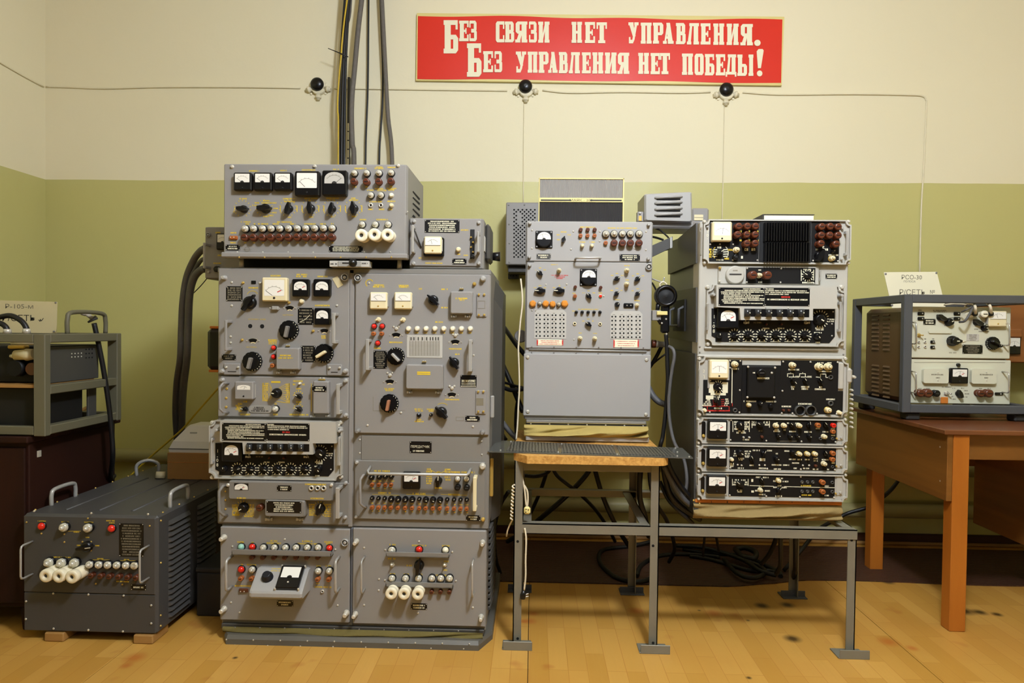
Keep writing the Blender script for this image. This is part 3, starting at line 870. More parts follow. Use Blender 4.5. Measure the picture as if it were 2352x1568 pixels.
def module(name, x0, y0, x1, y1, zoom, mt='grey', dep=.010, Y=RY, par=rack, c=.003, label=None):
    p = Panel(par, Y, zoom, 2)
    a, b_, d, e = p.rect(x0, y0, x1, y1, dep)
    o = build(MB().cbox(a, b_, Y - dep, Y + .004, d, e, c), name, [mt], par)
    if label: o['label'] = label
    return Panel(o, Y - dep, zoom, 2)

# ---- tuning module, upper left
p = module('tuning_module', 62, 97, 1745, 1465, B_, label='panel with large white meter, three black dials and red lamps')
p.plate(165, 320, 377, 512, 'black', 6, GRY, wr=(.85, .95))
for i in range(5): p.line([(190 + i * 42, 340), (190 + i * 42, 495)], .8, GRY, .0024)
p.pointer(452, 528, 255, 38, 'black', .03, .24)
p.meter(783, 360, 325, 305, 'white', -55, .028, red=True)
p.meter(1118, 340, 228, 224, 'arch', -50, .02, red=True); p.meter(1395, 340, 225, 224, 'arch', -50, .02)
v = [p.p(*a) for a in ((1530, 222), (1598, 190), (1672, 303), (1602, 346))]
build(MB().prism([(a.x, a.z) for a in v][::-1], p.Y - .0015, p.Y), 'paper_tag', ['paper'], p.par)
p.ring(1685, 205, 48)
p.slab(485, 248, 545, 290, 'black', .003, .001, 'scale_window')
p.button(1130, 512, 34, 'cream', .012)
p.slab(745, 575, 835, 628, 'alu', .014, .003, 'slide_switch'); p.screw((730, 600), (848, 605), r=2)
p.arcwin(985, 598, 115); p.arcwin(512, 1018, 118); p.arcwin(1430, 892, 112)
for x, y in ((378, 275), (970, 530), (365, 1010), (1280, 895)): p.bolt(x, y, 16, 'brass', .008)
p.plate(1088, 598, 1292, 815, 'black', 5, GRY, wr=(.8, .95), name='tuning_chart'); p.line([(1115, 780), (1180, 750), (1245, 690)], 1, WHI, .0024)
p.meter(1400, 708, 212, 216, 'arch', -40, .014)
p.dial(957, 885, 128, 12, 'grey_frame'); p.dial(483, 1290, 128, 14, 'grey_frame'); p.dial(1410, 1185, 124, 58, 'cream')
p.hole(475, 832, 28, 'adjuster_hole'); p.hole(628, 835, 28, 'adjuster_hole')
p.lamp(762, 1112, 33); p.lamp(762, 1228, 33); p.cap(755, 1340, 30, 'orange_cap', .014)
p.cover(802, 1112, 1102, 1395, 'grey', .03, ((848, 1432), (1030, 1432)), (955, 1085))
p.Y -= .0301; p.lab(930, 1210, 150); p.lab(930, 1243, 190); p.Y += .0301
p.plate(1128, 1085, 1312, 1297, 'black', 6, GRY, wr=(.7, .95), name='tuning_chart')
p.plate(110, 1195, 292, 1270, 'black', 2, GRY)
p.handle(165, 752, 1150, .045, 36, 'grey'); p.handle(1550, 660, 1060, .045, 44, 'alu')
for x0, x1, y0 in ((130, 345, 1312), (1458, 1650, 1320)):
    p.slab(x0, y0, x1, y0 + 150, 'grey', .008, .003, 'latch_plate'); p.bolt(x0 + 38, y0 + 48, 17, 'nickel', .014); p.bolt(x1 - 24, y0 + 48, 17, 'nickel', .014)
    p.Y -= .0082; p.fill(x0 + 55, y0 + 100, x1 - 50, y0 + 112, BLK); p.Y += .0082
for x, y in ((128, 210), (112, 1412), (1692, 1412)): p.bolt(x, y, 30, 'alu', .02)
p.screw((238, 270), (238, 570), (1590, 568), (600, 278), (225, 968), (225, 1045), r=2.8)
for x, y, w in ((505, 340, 150), (803, 185, 135), (1135, 170, 150), (1135, 195, 140), (1408, 195, 140), (1405, 568, 200), (765, 1012, 120), (765, 1034, 110), (765, 1058, 105), (1420, 960, 65), (1420, 985, 60)): p.lab(x, y, w)
p.words(960, 690, 'НАСТРОЙКА', 17, YEL, .0006, .95); p.words(490, 1103, 'НАСТРОЙКА', 17, YEL, .0006, .95); p.words(560, 745, 'УСТАНОВКА  НУЛЕЙ', 17, YEL, .0006, .95)
p.arc(505, 455, 75, -65, 60, 1.2); p.done()

# ---- exciter module
p = module('exciter_module', 122, 92, 1932, 655, C_, label='narrow panel with small grey meter and yellow-lettered range switch')
def u_handle(p, x0, y0, x1, y1, dep=.045, w=26, mt='grey'):
    """cast U handle whose feet lie right of its grip"""
    a, b_ = p.p(x0, y0, dep), p.p(x0, y1, dep); R = p.m(w) / 2
    f, g_ = p.p(x1, y0, 0), p.p(x1, y1, 0)
    mb = MB().tube([(f.x, p.Y, f.z - R), (a.x + R * 2, p.Y - dep * .8, a.z - R), (a.x, p.Y - dep, a.z - R * 4), (b_.x, p.Y - dep, b_.z + R * 4), (b_.x + R * 2, p.Y - dep * .8, b_.z + R), (g_.x, p.Y, g_.z + R)], R, 8)
    return build(mb, 'handle', [mt], p.par)
u_handle(p, 148, 165, 270, 600, .04, 34)
p.handle(1790, 188, 612, .04, 52, 'alu')
p.meter(480, 282, 262, 252, 'grey', 25, .03)
p.slab(618, 190, 640, 385, 'alu', .012, .003, 'hinge')
p.knob(918, 322, 70, 'black', .03, -80)
for i in range(9):
    y = 185 + i * 29
    p.lab(785, y, 80, YEL, 4); p.lab(1092, y + 10, 55, YEL, 4)
    a = (i - 4) / 4
    p.line([(838, y), (870, 322 + (y - 322) * .55)], .9); p.line([(1062, y + 8), (970, 322 + (y - 322) * .55)], .9)
p.line([(746, 180), (746, 425)], 1.6); p.line([(1116, 182), (1116, 455)], 1.6)
p.fill(862, 150, 990, 176, YEL); p.line([(940, 430), (1060, 448), (1116, 450)], 1.2)
p.pointer(490, 540, 95, -70, 'black', .02, .5, 'white_print')
for i in range(5): p.lab(430 - 30 * (i % 2), 465 + i * 25, 60 + 30 * (i == 2), YEL, 4)
p.round_slab(553, 490, 868, 588, 'alu', .003, 40); p.lab(700, 515, 140, BLK, 3, .0036); p.lab(700, 538, 170, BLK, 3, .0036); p.lab(710, 562, 250, BLK, 3, .0036)
p.bulb(907, 540, 46, .03)
for y in (360, 540):
    p.pointer(1240, y, 105, -60, 'black', .022, .55, 'white_print'); p.ticks(1240, y - 5, 58, -80, 55, 6, 14, 2.2)
p.button(1250, 185, 20, 'white_lamp', .012)
p.cover(1435, 152, 1655, 606, 'grey', .028, ((1442, 640), (1650, 635)), None)
p.hook(1560, 125, 90)
q_ = Panel(p.par, p.Y - .0282, C_, 2); q_.plate(1432, 218, 1630, 298, 'black', 2, WHI); q_.done()
for x, y, w in ((505, 435, 55), (1235, 150, 140), (1245, 255, 75), (1245, 440, 75), (505, 613, 165), (1245, 615, 290), (922, 465, 50), (925, 612, 70), (1185, 196, 45), (1315, 196, 45)): p.lab(x, y, w, YEL, 4)
p.line([(1418, 185), (1418, 570)], 1.4)
for x, y in ((175, 135), (1888, 148), (1888, 625)): p.bolt(x, y, 28, 'alu', .014)
p.screw((248, 255), (240, 385), (240, 510), r=3.2, m=1)
p.done()

# ---- receiver unit (used in both racks); plan measured on the right-hand rack
def notch_outline(x0, x1, z0, z1, r, n=4):
    out = []
    for cx, cz, a0 in ((x1, z0, 180), (x1, z1, 270), (x0, z1, 0), (x0, z0, 90)):
        for k in range(n + 1):
            a = math.radians(a0 - 90 * k / n)
            out.append((cx + r * math.cos(a), cz + r * math.sin(a)))
    return out
def unit_frame(name, par, Y, zoom, x0, y0, x1, y1, notch=70, dep=.012, rim=.010, mt='frame_light', bar=16, notch_l=None):
    """cast front frame with hollowed corners and a raised rim"""
    p = Panel(par, Y, zoom, 2)
    a, b_, d, e = p.rect(x0, y0, x1, y1, dep)
    r = p.m(notch); w = p.m(bar)
    P = notch_outline(a, b_, d, e, r)
    mb = MB().prism(P, Y - dep, Y + .03)
    Yr = Y - dep
    n = len(P); cx, cz = (a + b_) / 2, (d + e) / 2
    Q = notch_outline(a + w, b_ - w, d + w, e - w, r)
    mb.add([(u, Yr, v) for u, v in P] + [(u, Yr - rim, v) for u, v in P] + [(u, Yr - rim, v) for u, v in Q] + [(u, Yr, v) for u, v in Q],
           [(i + o, (i + 1) % n + o, (i + 1) % n + o + n, i + o + n) for o in (0, n, 2 * n) for i in range(n)])
    o = build(mb, name, [mt], par)
    pp = Panel(o, Y - dep, zoom, 2)
    for i, xx in enumerate((x0 + notch * .32, x1 - notch * .32)):
        for yy in (y0 + notch * .32, y1 - notch * .32):
            t = Panel(o, Y, zoom, 2); t.bolt(xx, yy, notch * .36, 'nickel', .012)
    return pp
def receiver_unit(par, Y, fx, zoom, mt='frame_light'):
    k = fx[2]
    X = lambda x: fx[0] + (x - 415) * k
    V = lambda y: fx[1] + (y - 120) * k
    p = unit_frame('receiver_module', par, Y, zoom, X(245), V(88), X(2105), V(908), 80 * k, mt=mt)
    p.par['label'] = 'receiver drawer with light frame, instruction plates and a row of frequency knobs'
    # dark control plate
    a = [(320, 400), (1985, 400), (1985, 780), (1910, 868), (372, 850), (372, 800), (320, 770)]
    v = [p.p(X(x), V(y), .002) for x, y in a]
    build(MB().prism([(w.x, w.z) for w in v][::-1], p.Y - .002, p.Y), 'control_plate', ['black_panel'], p.par)
    # raised cover with plates and the window of indicator tubes
    d = .040
    a = [(385, 85), (2015, 108), (2015, 405), (1690, 405), (1690, 562), (712, 556), (700, 395), (385, 382)]
    v = [p.p(X(x), V(y), d) for x, y in a]
    mb = MB(); P = [(w.x, w.z) for w in v][::-1]; n = len(P)
    cx = sum(u for u, _ in P) / n; cz = sum(w for _, w in P) / n
    mb.prism(P, p.Y - d, p.Y)
    build(mb, 'raised_cover', [mt], p.par)
    s_ = Panel(p.par, p.Y - d, zoom, 2)
    s_.plate(X(415), V(120), X(1034), V(368), 'black', 0, WHI, 'instruction_plate')
    s_.plate(X(1036), V(122), X(1645), V(368), 'black', 0, WHI, 'instruction_plate')
    for i, (x, w) in enumerate(((860, 230), (760, 520), (735, 570), (650, 390), (750, 520), (720, 470), (755, 540), (740, 560), (600, 260), (745, 520))):
        s_.lab(X(x), V(138 + i * 21.5), w * k, WHI, 2.3, .002)
    for i, (x, w) in enumerate(((1105, 100), (1325, 555), (1340, 580), (1205, 310))): s_.lab(X(x), V(138 + i * 24), w * k, WHI, 2.4, .002)
    s_.lab(X(1320), V(247), 115 * k, RED, 3.4, .002); s_.lab(X(1340), V(282), 530 * k, WHI, 3.4, .002)
    s_.slab(X(760), V(408), X(1640), V(515), 'black', .001, .0005, 'tube_window')
    for i in range(6):
        o = s_.p(X(800 + i * 145), V(462)); R = s_.m(44 * k); hh = s_.m(50 * k)
        b = MB(); b.tube([(o.x, s_.Y - .002, o.z - hh), (o.x, s_.Y - .002, o.z + hh)], R, 10, 0); b.lathe([(.0022, s_.Y - .002 - R), (.001, s_.Y - .003 - R)], 8, 1, o.x + R * .5, o.z)
        build(b, 'indicator_tube', ['tube_glass', 'white_lamp'], p.par)
    s_.screw(*[(X(x), V(y)) for x, y in ((1050, 388), (1355, 392), (1050, 528), (1355, 532))], r=1.4); s_.done()
    t = Panel(p.par, p.Y - .002, zoom, 2)
    t.wing(X(785), V(595), 36 * k); t.wing(X(1603), V(595), 36 * k)
    t.meter(X(545), V(528), 290 * k, 275 * k, 'arch', -30, .02, (.68, -.30, .72, .8), True)
    for i, x in enumerate((630, 815, 1000, 1190, 1380, 1580)):
        t.pointer(X(x), V(765), 105 * k, (75, 100, 110, 110, 105, 100)[i], 'black', .02, .4, 'white_print'); t.ticks(X(x), V(765), 68 * k, -155, 155, 13, 20 * k, 2.2, WHI)
        t.line([(X(x - 75), V(848)), (X(x + 60), V(848))], 1, WHI)
    t.knob(X(1785), V(545), 78 * k, 'black', .025, 120); t.ticks(X(1785), V(545), 98 * k, -60, 200, 15, 22 * k, 1.8, WHI); t.arc(X(1785), V(545), 70 * k, -90, 90, 1, GRY)
    t.lab(X(1945), V(548), 60 * k, WHI, 3); t.lab(X(1940), V(575), 60 * k, WHI, 3); t.lab(X(1775), V(668), 110 * k, WHI, 3); t.lab(X(1780), V(688), 100 * k, WHI, 3)
    t.knob(X(1760), V(775), 48 * k, 'black', .02, 140); t.lab(X(1755), V(728), 100 * k, WHI, 3); t.lab(X(1755), V(860), 60 * k, WHI, 3)
    t.knob(X(432), V(765), 42 * k, 'black', .02, 0)
    t.lab(X(1050), V(670), 95 * k, WHI, 3); t.lab(X(1253), V(670), 95 * k, WHI, 3); t.lab(X(940), V(592), 100 * k, GRY, 3)
    for x in (1068, 1272): t.lamp(X(x), V(615), 16 * k, 'brown_bakelite')
    for x in (440, 640): t.screw((X(x), V(432)), (X(x), V(630)), r=1.5)
    t.screw((X(1945), V(610)), (X(1960), V(445)), (X(1945), V(770)), r=1.7)
    for ch, y in (('1', 510), ('-', 585), ('0', 640), ('8', 705)): t.words(X(348), V(y), ch, 48 * k, WHI, .0008)
    t.done()
    # side handles
    t = Panel(p.par, p.Y, zoom, 2)
    t.handle(X(268), V(330), V(700), .02, 22 * k, 'alu'); t.handle(X(2062), V(310), V(720), .02, 30 * k, 'alu')
    t.bolt(X(345), V(218), 24 * k, 'alu', .03); t.bolt(X(2070), V(228), 26 * k, 'alu', .03)
    t.bolt(X(2050), V(155), 18 * k, 'nickel', .01); p.done()
    return p
receiver_unit(rack, RY, (182, 732, .985), C_)

# ---- relay module, lowest of the left bay
p = module('relay_module', 45, 62, 1192, 432, D_, 'grey_frame', .008, label='narrow panel with long cover, half-round meter window and two yellow-scaled switches')
p.cover(130, 62, 1050, 226, 'grey_frame', .03, (), None, 16, 'long_cover')
s_ = Panel(p.par, p.Y - .030, D_, 2)
s_.meter(245, 105, 130, 62, 'half', 30, .001, (.92, -.85, .85, .9), True)
s_.plate(558, 93, 688, 143, 'black', 2); s_.lab(898, 84, 190)
for x in (860, 915, 968): s_.jack(x, 118, 24)
for x in (125, 1035): s_.bolt(x, 92, 14, 'nickel', .006)
s_.lab(247, 204, 80); s_.lab(912, 208, 120); s_.done()
p.cover(448, 222, 803, 372, 'grey_frame', .034, ((490, 392), (762, 393)), None, 18, 'plate_housing')
s_ = Panel(p.par, p.Y - .034, D_, 2); s_.plate(468, 232, 773, 333, 'black', 5, WHI, 'instruction_plate', wr=(.5, .75)); s_.done()
p.knob(255, 295, 46, 'black', .024, -120); p.knob(935, 305, 42, 'black', .02, 20); p.pointer(932, 300, 110, 20, 'black', .026, .42, 'white_print')
for i in range(6):
    p.lab(195, 268 + i * 17, 60, YEL, 3.8); p.lab(330, 265 + i * 18, 60, YEL, 3.8); p.lab(868, 262 + i * 18, 55, YEL, 3.8); p.lab(1005, 262 + i * 20, 60, YEL, 3.8)
p.ticks(255, 295, 55, -150, 150, 14, 14, 1.6); p.ticks(935, 300, 55, -150, 150, 14, 14, 1.6)
p.lab(310, 365, 80); p.lab(205, 350, 60)
p.cap(403, 292, 32, 'brown_bakelite', .024, 'glow_lamp')
u_handle(p, 50, 90, 118, 370, .045, 26, 'grey_frame'); p.handle(1093, 112, 385, .045, 36, 'alu')
for x, y in ((1160, 75), (1155, 378)): p.bolt(x, y, 15, 'alu', .012)
p.screw((108, 145), (108, 222), (108, 300), r=2.6, m=1)
p.done()

# ---- left power supply module
def prot(p, x0, y0, x1, y1, mt='grey_frame', dep=.03, nm='guard_bar'):
    """thin angle strip standing out in front of the lamps"""
    a, b_, d, e = p.rect(x0, y0, x1, y1, dep)
    mb = MB().cbox(a, b_, p.Y - dep, p.Y - dep + .003, d, e, .001)
    mb.box(a, b_, p.Y - dep, p.Y, d, d + .002)
    mb.box(a, a + .003, p.Y - dep, p.Y, d, d + (e - d) * .6); mb.box(b_ - .003, b_, p.Y - dep, p.Y, d, d + (e - d) * .6)
    return build(mb, nm, [mt], p.par)
p = module('power_module', 58, 468, 1196, 1288, D_, 'grey', .012, label='power panel with sloped meter box, signal lamps and two round handles')
prot(p, 160, 664, 1035, 710)
p.lamp(236, 640, 32, 'teal_lamp'); p.lamp(333, 640, 32); p.lamp(1012, 650, 30)
for x in (432, 530, 627, 720, 820, 915): p.bulb(x, 645, 33)
for x in (333, 429, 526, 622, 720, 817, 913): p.cap(x, 730, 22, 'brown_bakelite', .018)
p.lamp(236, 838, 32); p.bulb(335, 838, 33); p.cap(235, 915, 22, 'orange_cap', .018); p.cap(330, 917, 22, 'orange_cap', .018)
p.bulb(916, 850, 33); p.bulb(1013, 850, 33); p.cap(912, 922, 22, 'orange_cap', .018); p.cap(1010, 922, 22, 'orange_cap', .018)
p.conn(262, 1018, 84, 36); p.jack(957, 1025, 16)
p.handle(112, 740, 1035, .05, 46, 'alu', False); p.handle(1072, 745, 1052, .05, 46, 'alu', False)
p.plate(558, 1102, 702, 1155, 'black', 2); p.ring(1153, 598, 33)
for x, y in ((75, 562), (75, 1195), (1158, 1230)): p.bolt(x, y, 24, 'nickel', .03)
p.screw((168, 628), (1072, 655), (628, 565), (157, 1120), (232, 1208), (1092, 1145), r=2.3)
for x, y, w in ((240, 590, 60), (342, 595, 30), (530, 580, 85), (530, 600, 140), (825, 583, 90), (825, 605, 190), (1012, 590, 75), (1010, 606, 40), (252, 788, 20), (335, 790, 85), (262, 975, 150), (965, 985, 150), (925, 800, 40), (1012, 800, 50), (918, 955, 30)): p.lab(x, y, w)
# sloped meter box standing out of the panel
Yf = p.Y - .095
bt = at(*(490 + 520 / 3.8235, 1090 + 1095 / 3.8235), Yf).z; fz = at(490 + 520 / 3.8235, 1090 + 1035 / 3.8235, Yf).z
tz = p.p(620, 806).z; bx0, bx1 = p.p(405, 900).x, p.p(853, 900).x
b = MB()
sec = [(p.Y, tz), (p.Y - .012, tz), (Yf + .004, fz + .003), (Yf, fz - .004), (Yf, bt + .008), (Yf + .008, bt), (p.Y, bt)]
n = len(sec)
for k_, (X0, X1) in enumerate(((bx0, bx1),)):
    c_ = .008
    b.add([(X0, y, z) for y, z in sec] + [(X0 + c_, y, z) for y, z in sec] + [(X1 - c_, y, z) for y, z in sec] + [(X1, y, z) for y, z in sec], [])
    o_ = len(b.v) - 4 * n
    cy, cz_ = sum(a for a, _ in sec) / n, sum(c for _, c in sec) / n
    for i in list(range(n)) + list(range(3 * n, 4 * n)):
        x, y, z = b.v[o_ + i]; b.v[o_ + i] = (x, y + (cy - y) * .08 if y < p.Y else y, z + (cz_ - z) * .06)
    for t_ in range(3):
        for i in range(n - 1):
            b.f.append((o_ + t_ * n + i, o_ + t_ * n + i + 1, o_ + (t_ + 1) * n + i + 1, o_ + (t_ + 1) * n + i)); b.m.append(0); b.s.append(False)
    b.f.append(tuple(o_ + i for i in range(n))); b.m.append(0); b.s.append(False)
    b.f.append(tuple(o_ + 3 * n + i for i in range(n))[::-1]); b.m.append(0); b.s.append(False)
build(b, 'sloped_meter_box', ['grey_light'], p.par)
sl = math.atan2((p.Y - .012) - (Yf + .004), tz - fz)          # lean of the sloping face
def on_slope(px, py):
    X, Yq = None, p.Y - .05
    for _ in range(8):
        w = at(px, py, Yq); f_ = min(1, max(0, (tz - w.z) / (tz - fz))); Yq = (p.Y - .012) + ((Yf + .004) - (p.Y - .012)) * f_
    return at(px, py, Yq)
R_ = Matrix.Rotation(-sl, 3, 'X')
def slope_obj(name, mb, mats, px, py):
    o = put(name, mb.mesh(name, mats), on_slope(px, py), p.par); o.rotation_euler = (-sl, 0, 0); return o
k1 = p.m(50)
slope_obj('knob', MB().lathe([(k1 * 1.0, 0), (k1 * .98, -.010), (k1 * .78, -.013), (k1 * .7, -.024), (k1 * .6, -.026)], 20, 0), ['navy_black'], 490 + 478 / 3.8235, 1090 + 905 / 3.8235)
mw = p.m(200) / 2; mh = p.m(150) / 2 / math.cos(sl) * .92
b = MB().cbox(-mw, mw, -.016, 0, -mh, mh, .003, 0)
b.add([(-mw * .8, -.0166, -mh * .1), (mw * .8, -.0166, -mh * .1), (mw * .8, -.0166, mh * .82), (-mw * .8, -.0166, mh * .82)], [(0, 1, 2, 3)], 1)
b.prism([(mw * .22 * math.cos(math.pi * i / 8), -mh * .1 + mw * .2 * math.sin(math.pi * i / 8)) for i in range(9)], -.018, -.0166, 0)
b.lathe([(mw * .08, -.016), (mw * .08, -.018)], 8, 2, 0, -mh * .5)
for i in (-1, 1):
    for j in (-1, 1): b.lathe([(.004, 0), (.004, -.012), (.002, -.014)], 8, 2, i * mw * 1.02, j * mh * 1.0)
slope_obj('meter', b, ['black', 'white_face', 'nickel'], 490 + 680 / 3.8235, 1090 + 912 / 3.8235)
b = MB()
for i in range(5): dashes(b, -.012 * (i % 2), .02 - i * .013, .02, .004, -.0008, 0)
tag(slope_obj('lettering', b, ['yellow_print'], 490 + 420 / 3.8235, 1090 + 945 / 3.8235), kind='stuff')
b = MB()
for i in range(2): dashes(b, 0, .012 - i * .009, .035, .004, -.0008, 0)
tag(slope_obj('lettering', b, ['yellow_print'], 490 + 545 / 3.8235, 1090 + 850 / 3.8235), kind='stuff')
p.done()

# ---- amplifier module, upper right
p = module('amplifier_module', 78, 152, 1694, 2075, E_, label='large panel with two cream meters, red lamps, white buttons and two black dials')
for x in (360, 655):
    p.meter(x, 472, 208, 204, 'cream', -45, .026)
p.pointer(1013, 463, 180, -47, 'black', .03, .3)
p.cover(1222, 360, 1490, 632, 'grey', .028, ((1268, 662), (1432, 662)), (1358, 328), 18)
p.Y -= .0281; p.lab(1358, 445, 140); p.lab(1358, 463, 80); p.Y += .0281
p.latch_plate(1538, 388, 1662, 668, ((1567, 400), (1632, 400), (1567, 642), (1632, 642)))
p.Y -= .0052; p.line([(1552, 475), (1638, 475), (1638, 565), (1552, 565), (1552, 475)], .8, GRY); p.Y += .0052
for x in (718, 823, 930, 1036, 1142, 1250, 1356, 1462): p.button(x, 808, 34, 'white_lamp', .012)
p.toggle(358, 697, 32, -110, 'cream'); p.toggle(655, 700, 32, -110, 'cream')
for x in (302, 400): p.lamp(x, 778, 33); p.cap(x - 3, 868, 27, 'orange_cap', .016)
p.lamp(346, 982, 33)
for x, y in ((577, 882), (1285, 965), (500, 1442), (1244, 1598)): p.arcwin(x, y, 112); p.bolt(x, y - 75, 20, 'nickel', .006)
p.handle(230, 932, 1308, .045, 44, 'alu'); p.handle(1465, 940, 1325, .045, 44, 'alu')
p.plate(302, 1072, 465, 1287, 'black', 9, GRY, 'instruction_plate', wr=(.5, .9))
p.dial(562, 1140, 108, -45, 'alu')
p.plate(702, 885, 1130, 1157, 'grey_face', 0, GRY, 'log_table')
for i in range(12): p.line([(735, 965 + i * 15), (1098, 965 + i * 15)], .7, GRY, .0022)
for i in range(11): p.line([(740 + i * 35, 905), (740 + i * 35, 1130)], .7, GRY, .0022)
for x in (755, 790, 840, 890, 940, 985, 1015, 1050, 1080): p.line([(x, 912), (x, 945)], 2.2, BLK, .0022)
p.cover(687, 1240, 1135, 1538, 'grey', .03, ((738, 1572), (1078, 1575)), (910, 1203), 20)
p.Y -= .0301; p.fill(826, 1322, 985, 1342); p.fill(826, 1346, 985, 1362); p.Y += .0301
p.pointer(1265, 1218, 180, -35, 'black', .03, .3)
p.plate(1345, 1365, 1540, 1510, 'black', 1, WHI, 'data_plate')
for i in range(5): p.line([(1360, 1425 + i * 19), (1528, 1425 + i * 19)], 1.2, WHI, .0022)
for i in range(4): p.line([(1395 + i * 40, 1420), (1395 + i * 40, 1500)], 1.0, GRY, .0022)
p.ring(112, 197, 44); p.bolt(1615, 208, 33, 'alu', .018); p.bolt(1512, 270, 20, 'brass', .012)
for x, y, w in ((365, 285, 130), (365, 305, 155), (665, 290, 120), (665, 308, 130), (875, 330, 55), (1155, 335, 75), (1155, 555, 80), (1090, 728, 95), (568, 972, 170), (345, 1042, 90), (1280, 1050, 160), (1305, 1115, 65), (492, 1528, 120), (492, 1548, 90)): p.lab(x, y, w, YEL, 3.4)
p.arc(255, 262, 45, -140, 60, 2)
for i in range(8): p.lab(715 + i * 107, 858, 40, YEL, 2.6)
p.screw((250, 262), (545, 785), (605, 785), (1255, 878), (1310, 878), (470, 1338), (528, 1338), (1505, 1125), r=2.4)
p.z(*F_)
p.dial(393, 326, 92, 10, 'tan_grip')
p.pointer(902, 413, 158, -45, 'black', .03, .32); p.arc(915, 395, 75, -35, 40, 1.3)
p.latch_plate(1238, 195, 1340, 428, ((1265, 208), (1315, 208), (1265, 402), (1315, 402)))
p.Y -= .0052; p.fill(1246, 272, 1315, 342, GRY); p.Y += .0052
p.plate(1138, 443, 1280, 499, 'black', 2); p.line([(1048, 455), (1122, 455), (1122, 490), (1048, 490), (1048, 455)], .8, GRY)
p.toggle(685, 438, 24, 20, 'black'); p.knob(802, 436, 17, 'black', .014)
for x, y in ((88, 595), (1303, 610)): p.bolt(x, y, 22, 'grey_frame', .025)
p.line([(242, 258), (242, 395), (552, 395)], .8, GRY)
p.screw((513, 412), (187, 535), (1213, 548), (985, 155), (1032, 155), r=2.8)
for x, y, w in ((690, 378, 90), (690, 395, 80), (800, 380, 70), (805, 396, 60), (690, 480, 45), (690, 498, 90), (1010, 285, 140)): p.lab(x, y, w, YEL, 3.2)
p.done()
# ---- blank strip with the transmitter's plate
p = module('blank_panel', 128, 645, 1288, 882, F_, 'grey_frame', .004, c=.001, label='plain strip with a small black name plate')
p.plate(598, 692, 811, 805, 'black', 0); p.words(700, 742, 'ПЕРЕДАТЧИК', 24, WHI, .0022, .82); p.words(640, 785, '№', 18, WHI, .0022); p.lab(700, 785, 80, WHI, 3.6, .0022)
p.z(*F_); q2 = Panel(rack, RY, F_, 2); q2.screw((113, 675), (113, 805), (1298, 690), (1300, 820), r=2.2); q2.done()
p.done()
# ---- feeder module
p = module('switching_module', 58, 885, 1332, 1460, F_, 'grey_frame', .010, label='panel with a long bar handle, small meter and rows of knobs and orange caps')
a = [p.p(215, 938), p.p(188, 985, .05), p.p(200, 1006, .055), p.p(1152, 1020, .055), p.p(1166, 1008, .05), p.p(1190, 962)]
dd = [0, .05, .055, .055, .05, 0]
build(MB().tube([(w.x, p.Y - d_, w.z) for w, d_ in zip(a, dd)], .0055, 10), 'bar_handle', ['alu'], p.par)
p.meter(612, 1075, 172, 168, 'half', 20, .02, None, True)
u_handle(p, 115, 1012, 172, 1345, .045, 26, 'grey'); p.handle(1232, 1040, 1370, .045, 36, 'cream')
for x, y in ((222, 1045), (297, 1040), (357, 1035), (415, 1035)): p.knob(x, y, 28, 'black', .018, 30)
for x, y in ((228, 1116), (293, 1116), (357, 1118), (413, 1118)): p.cap(x, y, 20, 'orange_cap', .014)
p.pointer(874, 1080, 112, 5, 'black', .026, .42, 'white_print')
for i in range(7): p.lab(788 + (i == 0) * -10, 962 + i * 23, 58, YEL, 3.8)
for i in range(5): p.lab(968, 965 + i * 25, 60, YEL, 3.8)
p.line([(800, 970), (860, 1000), (880, 985), (900, 1000), (960, 970)], 1.2); p.lab(880, 990, 40)
p.bulb(1062, 1060, 30); p.bulb(1148, 1060, 30); p.cap(1062, 1145, 30, 'black', .024); p.cap(1150, 1148, 30, 'black', .024)
for i, x in enumerate((228, 290, 350, 412, 480, 550, 617, 688, 750, 820, 888, 960, 1027, 1090, 1150)):
    y = 1250 + (x - 228) * .018
    if i in (3, 4, 5, 6, 8, 9, 10): p.knob(x, y + 6, 31, 'black', .024, 20 + 10 * i, 'white_lamp')
    else: p.knob(x, y - 2, 22, 'black', .016, 30)
    p.cap(x, 1338 + (x - 228) * .014, 21, 'orange_cap', .014); p.lab(x + 5, 1292 + (x - 228) * .018, 28, YEL, 2.8); p.lab(x + 8, 1368 + (x - 228) * .018, 15, YEL, 2.8)
p.plate(1145, 1410, 1286, 1466, 'black', 2)
for x, y, w in ((330, 980, 160), (1115, 992, 235), (355, 1193, 130), (690, 1200, 130), (1030, 1210, 115), (880, 1145, 75)): p.lab(x, y, w, YEL, 4)
for x0, x1 in ((235, 495), (565, 830), (900, 1155)): p.line([(x0, 1206), (x1, 1216)], 1)
for i, x in enumerate((250, 310, 370, 430)): p.lab(x, 1078, 35, YEL, 2.8); p.lab(x - 10, 1150, 22, YEL, 2.8)
p.bolt(80, 900, 16, 'alu', .012); p.bolt(1305, 940, 28, 'nickel', .018); p.bolt(1310, 1455, 18, 'brass', .012); p.bolt(72, 1430, 14, 'alu', .01)
p.done()
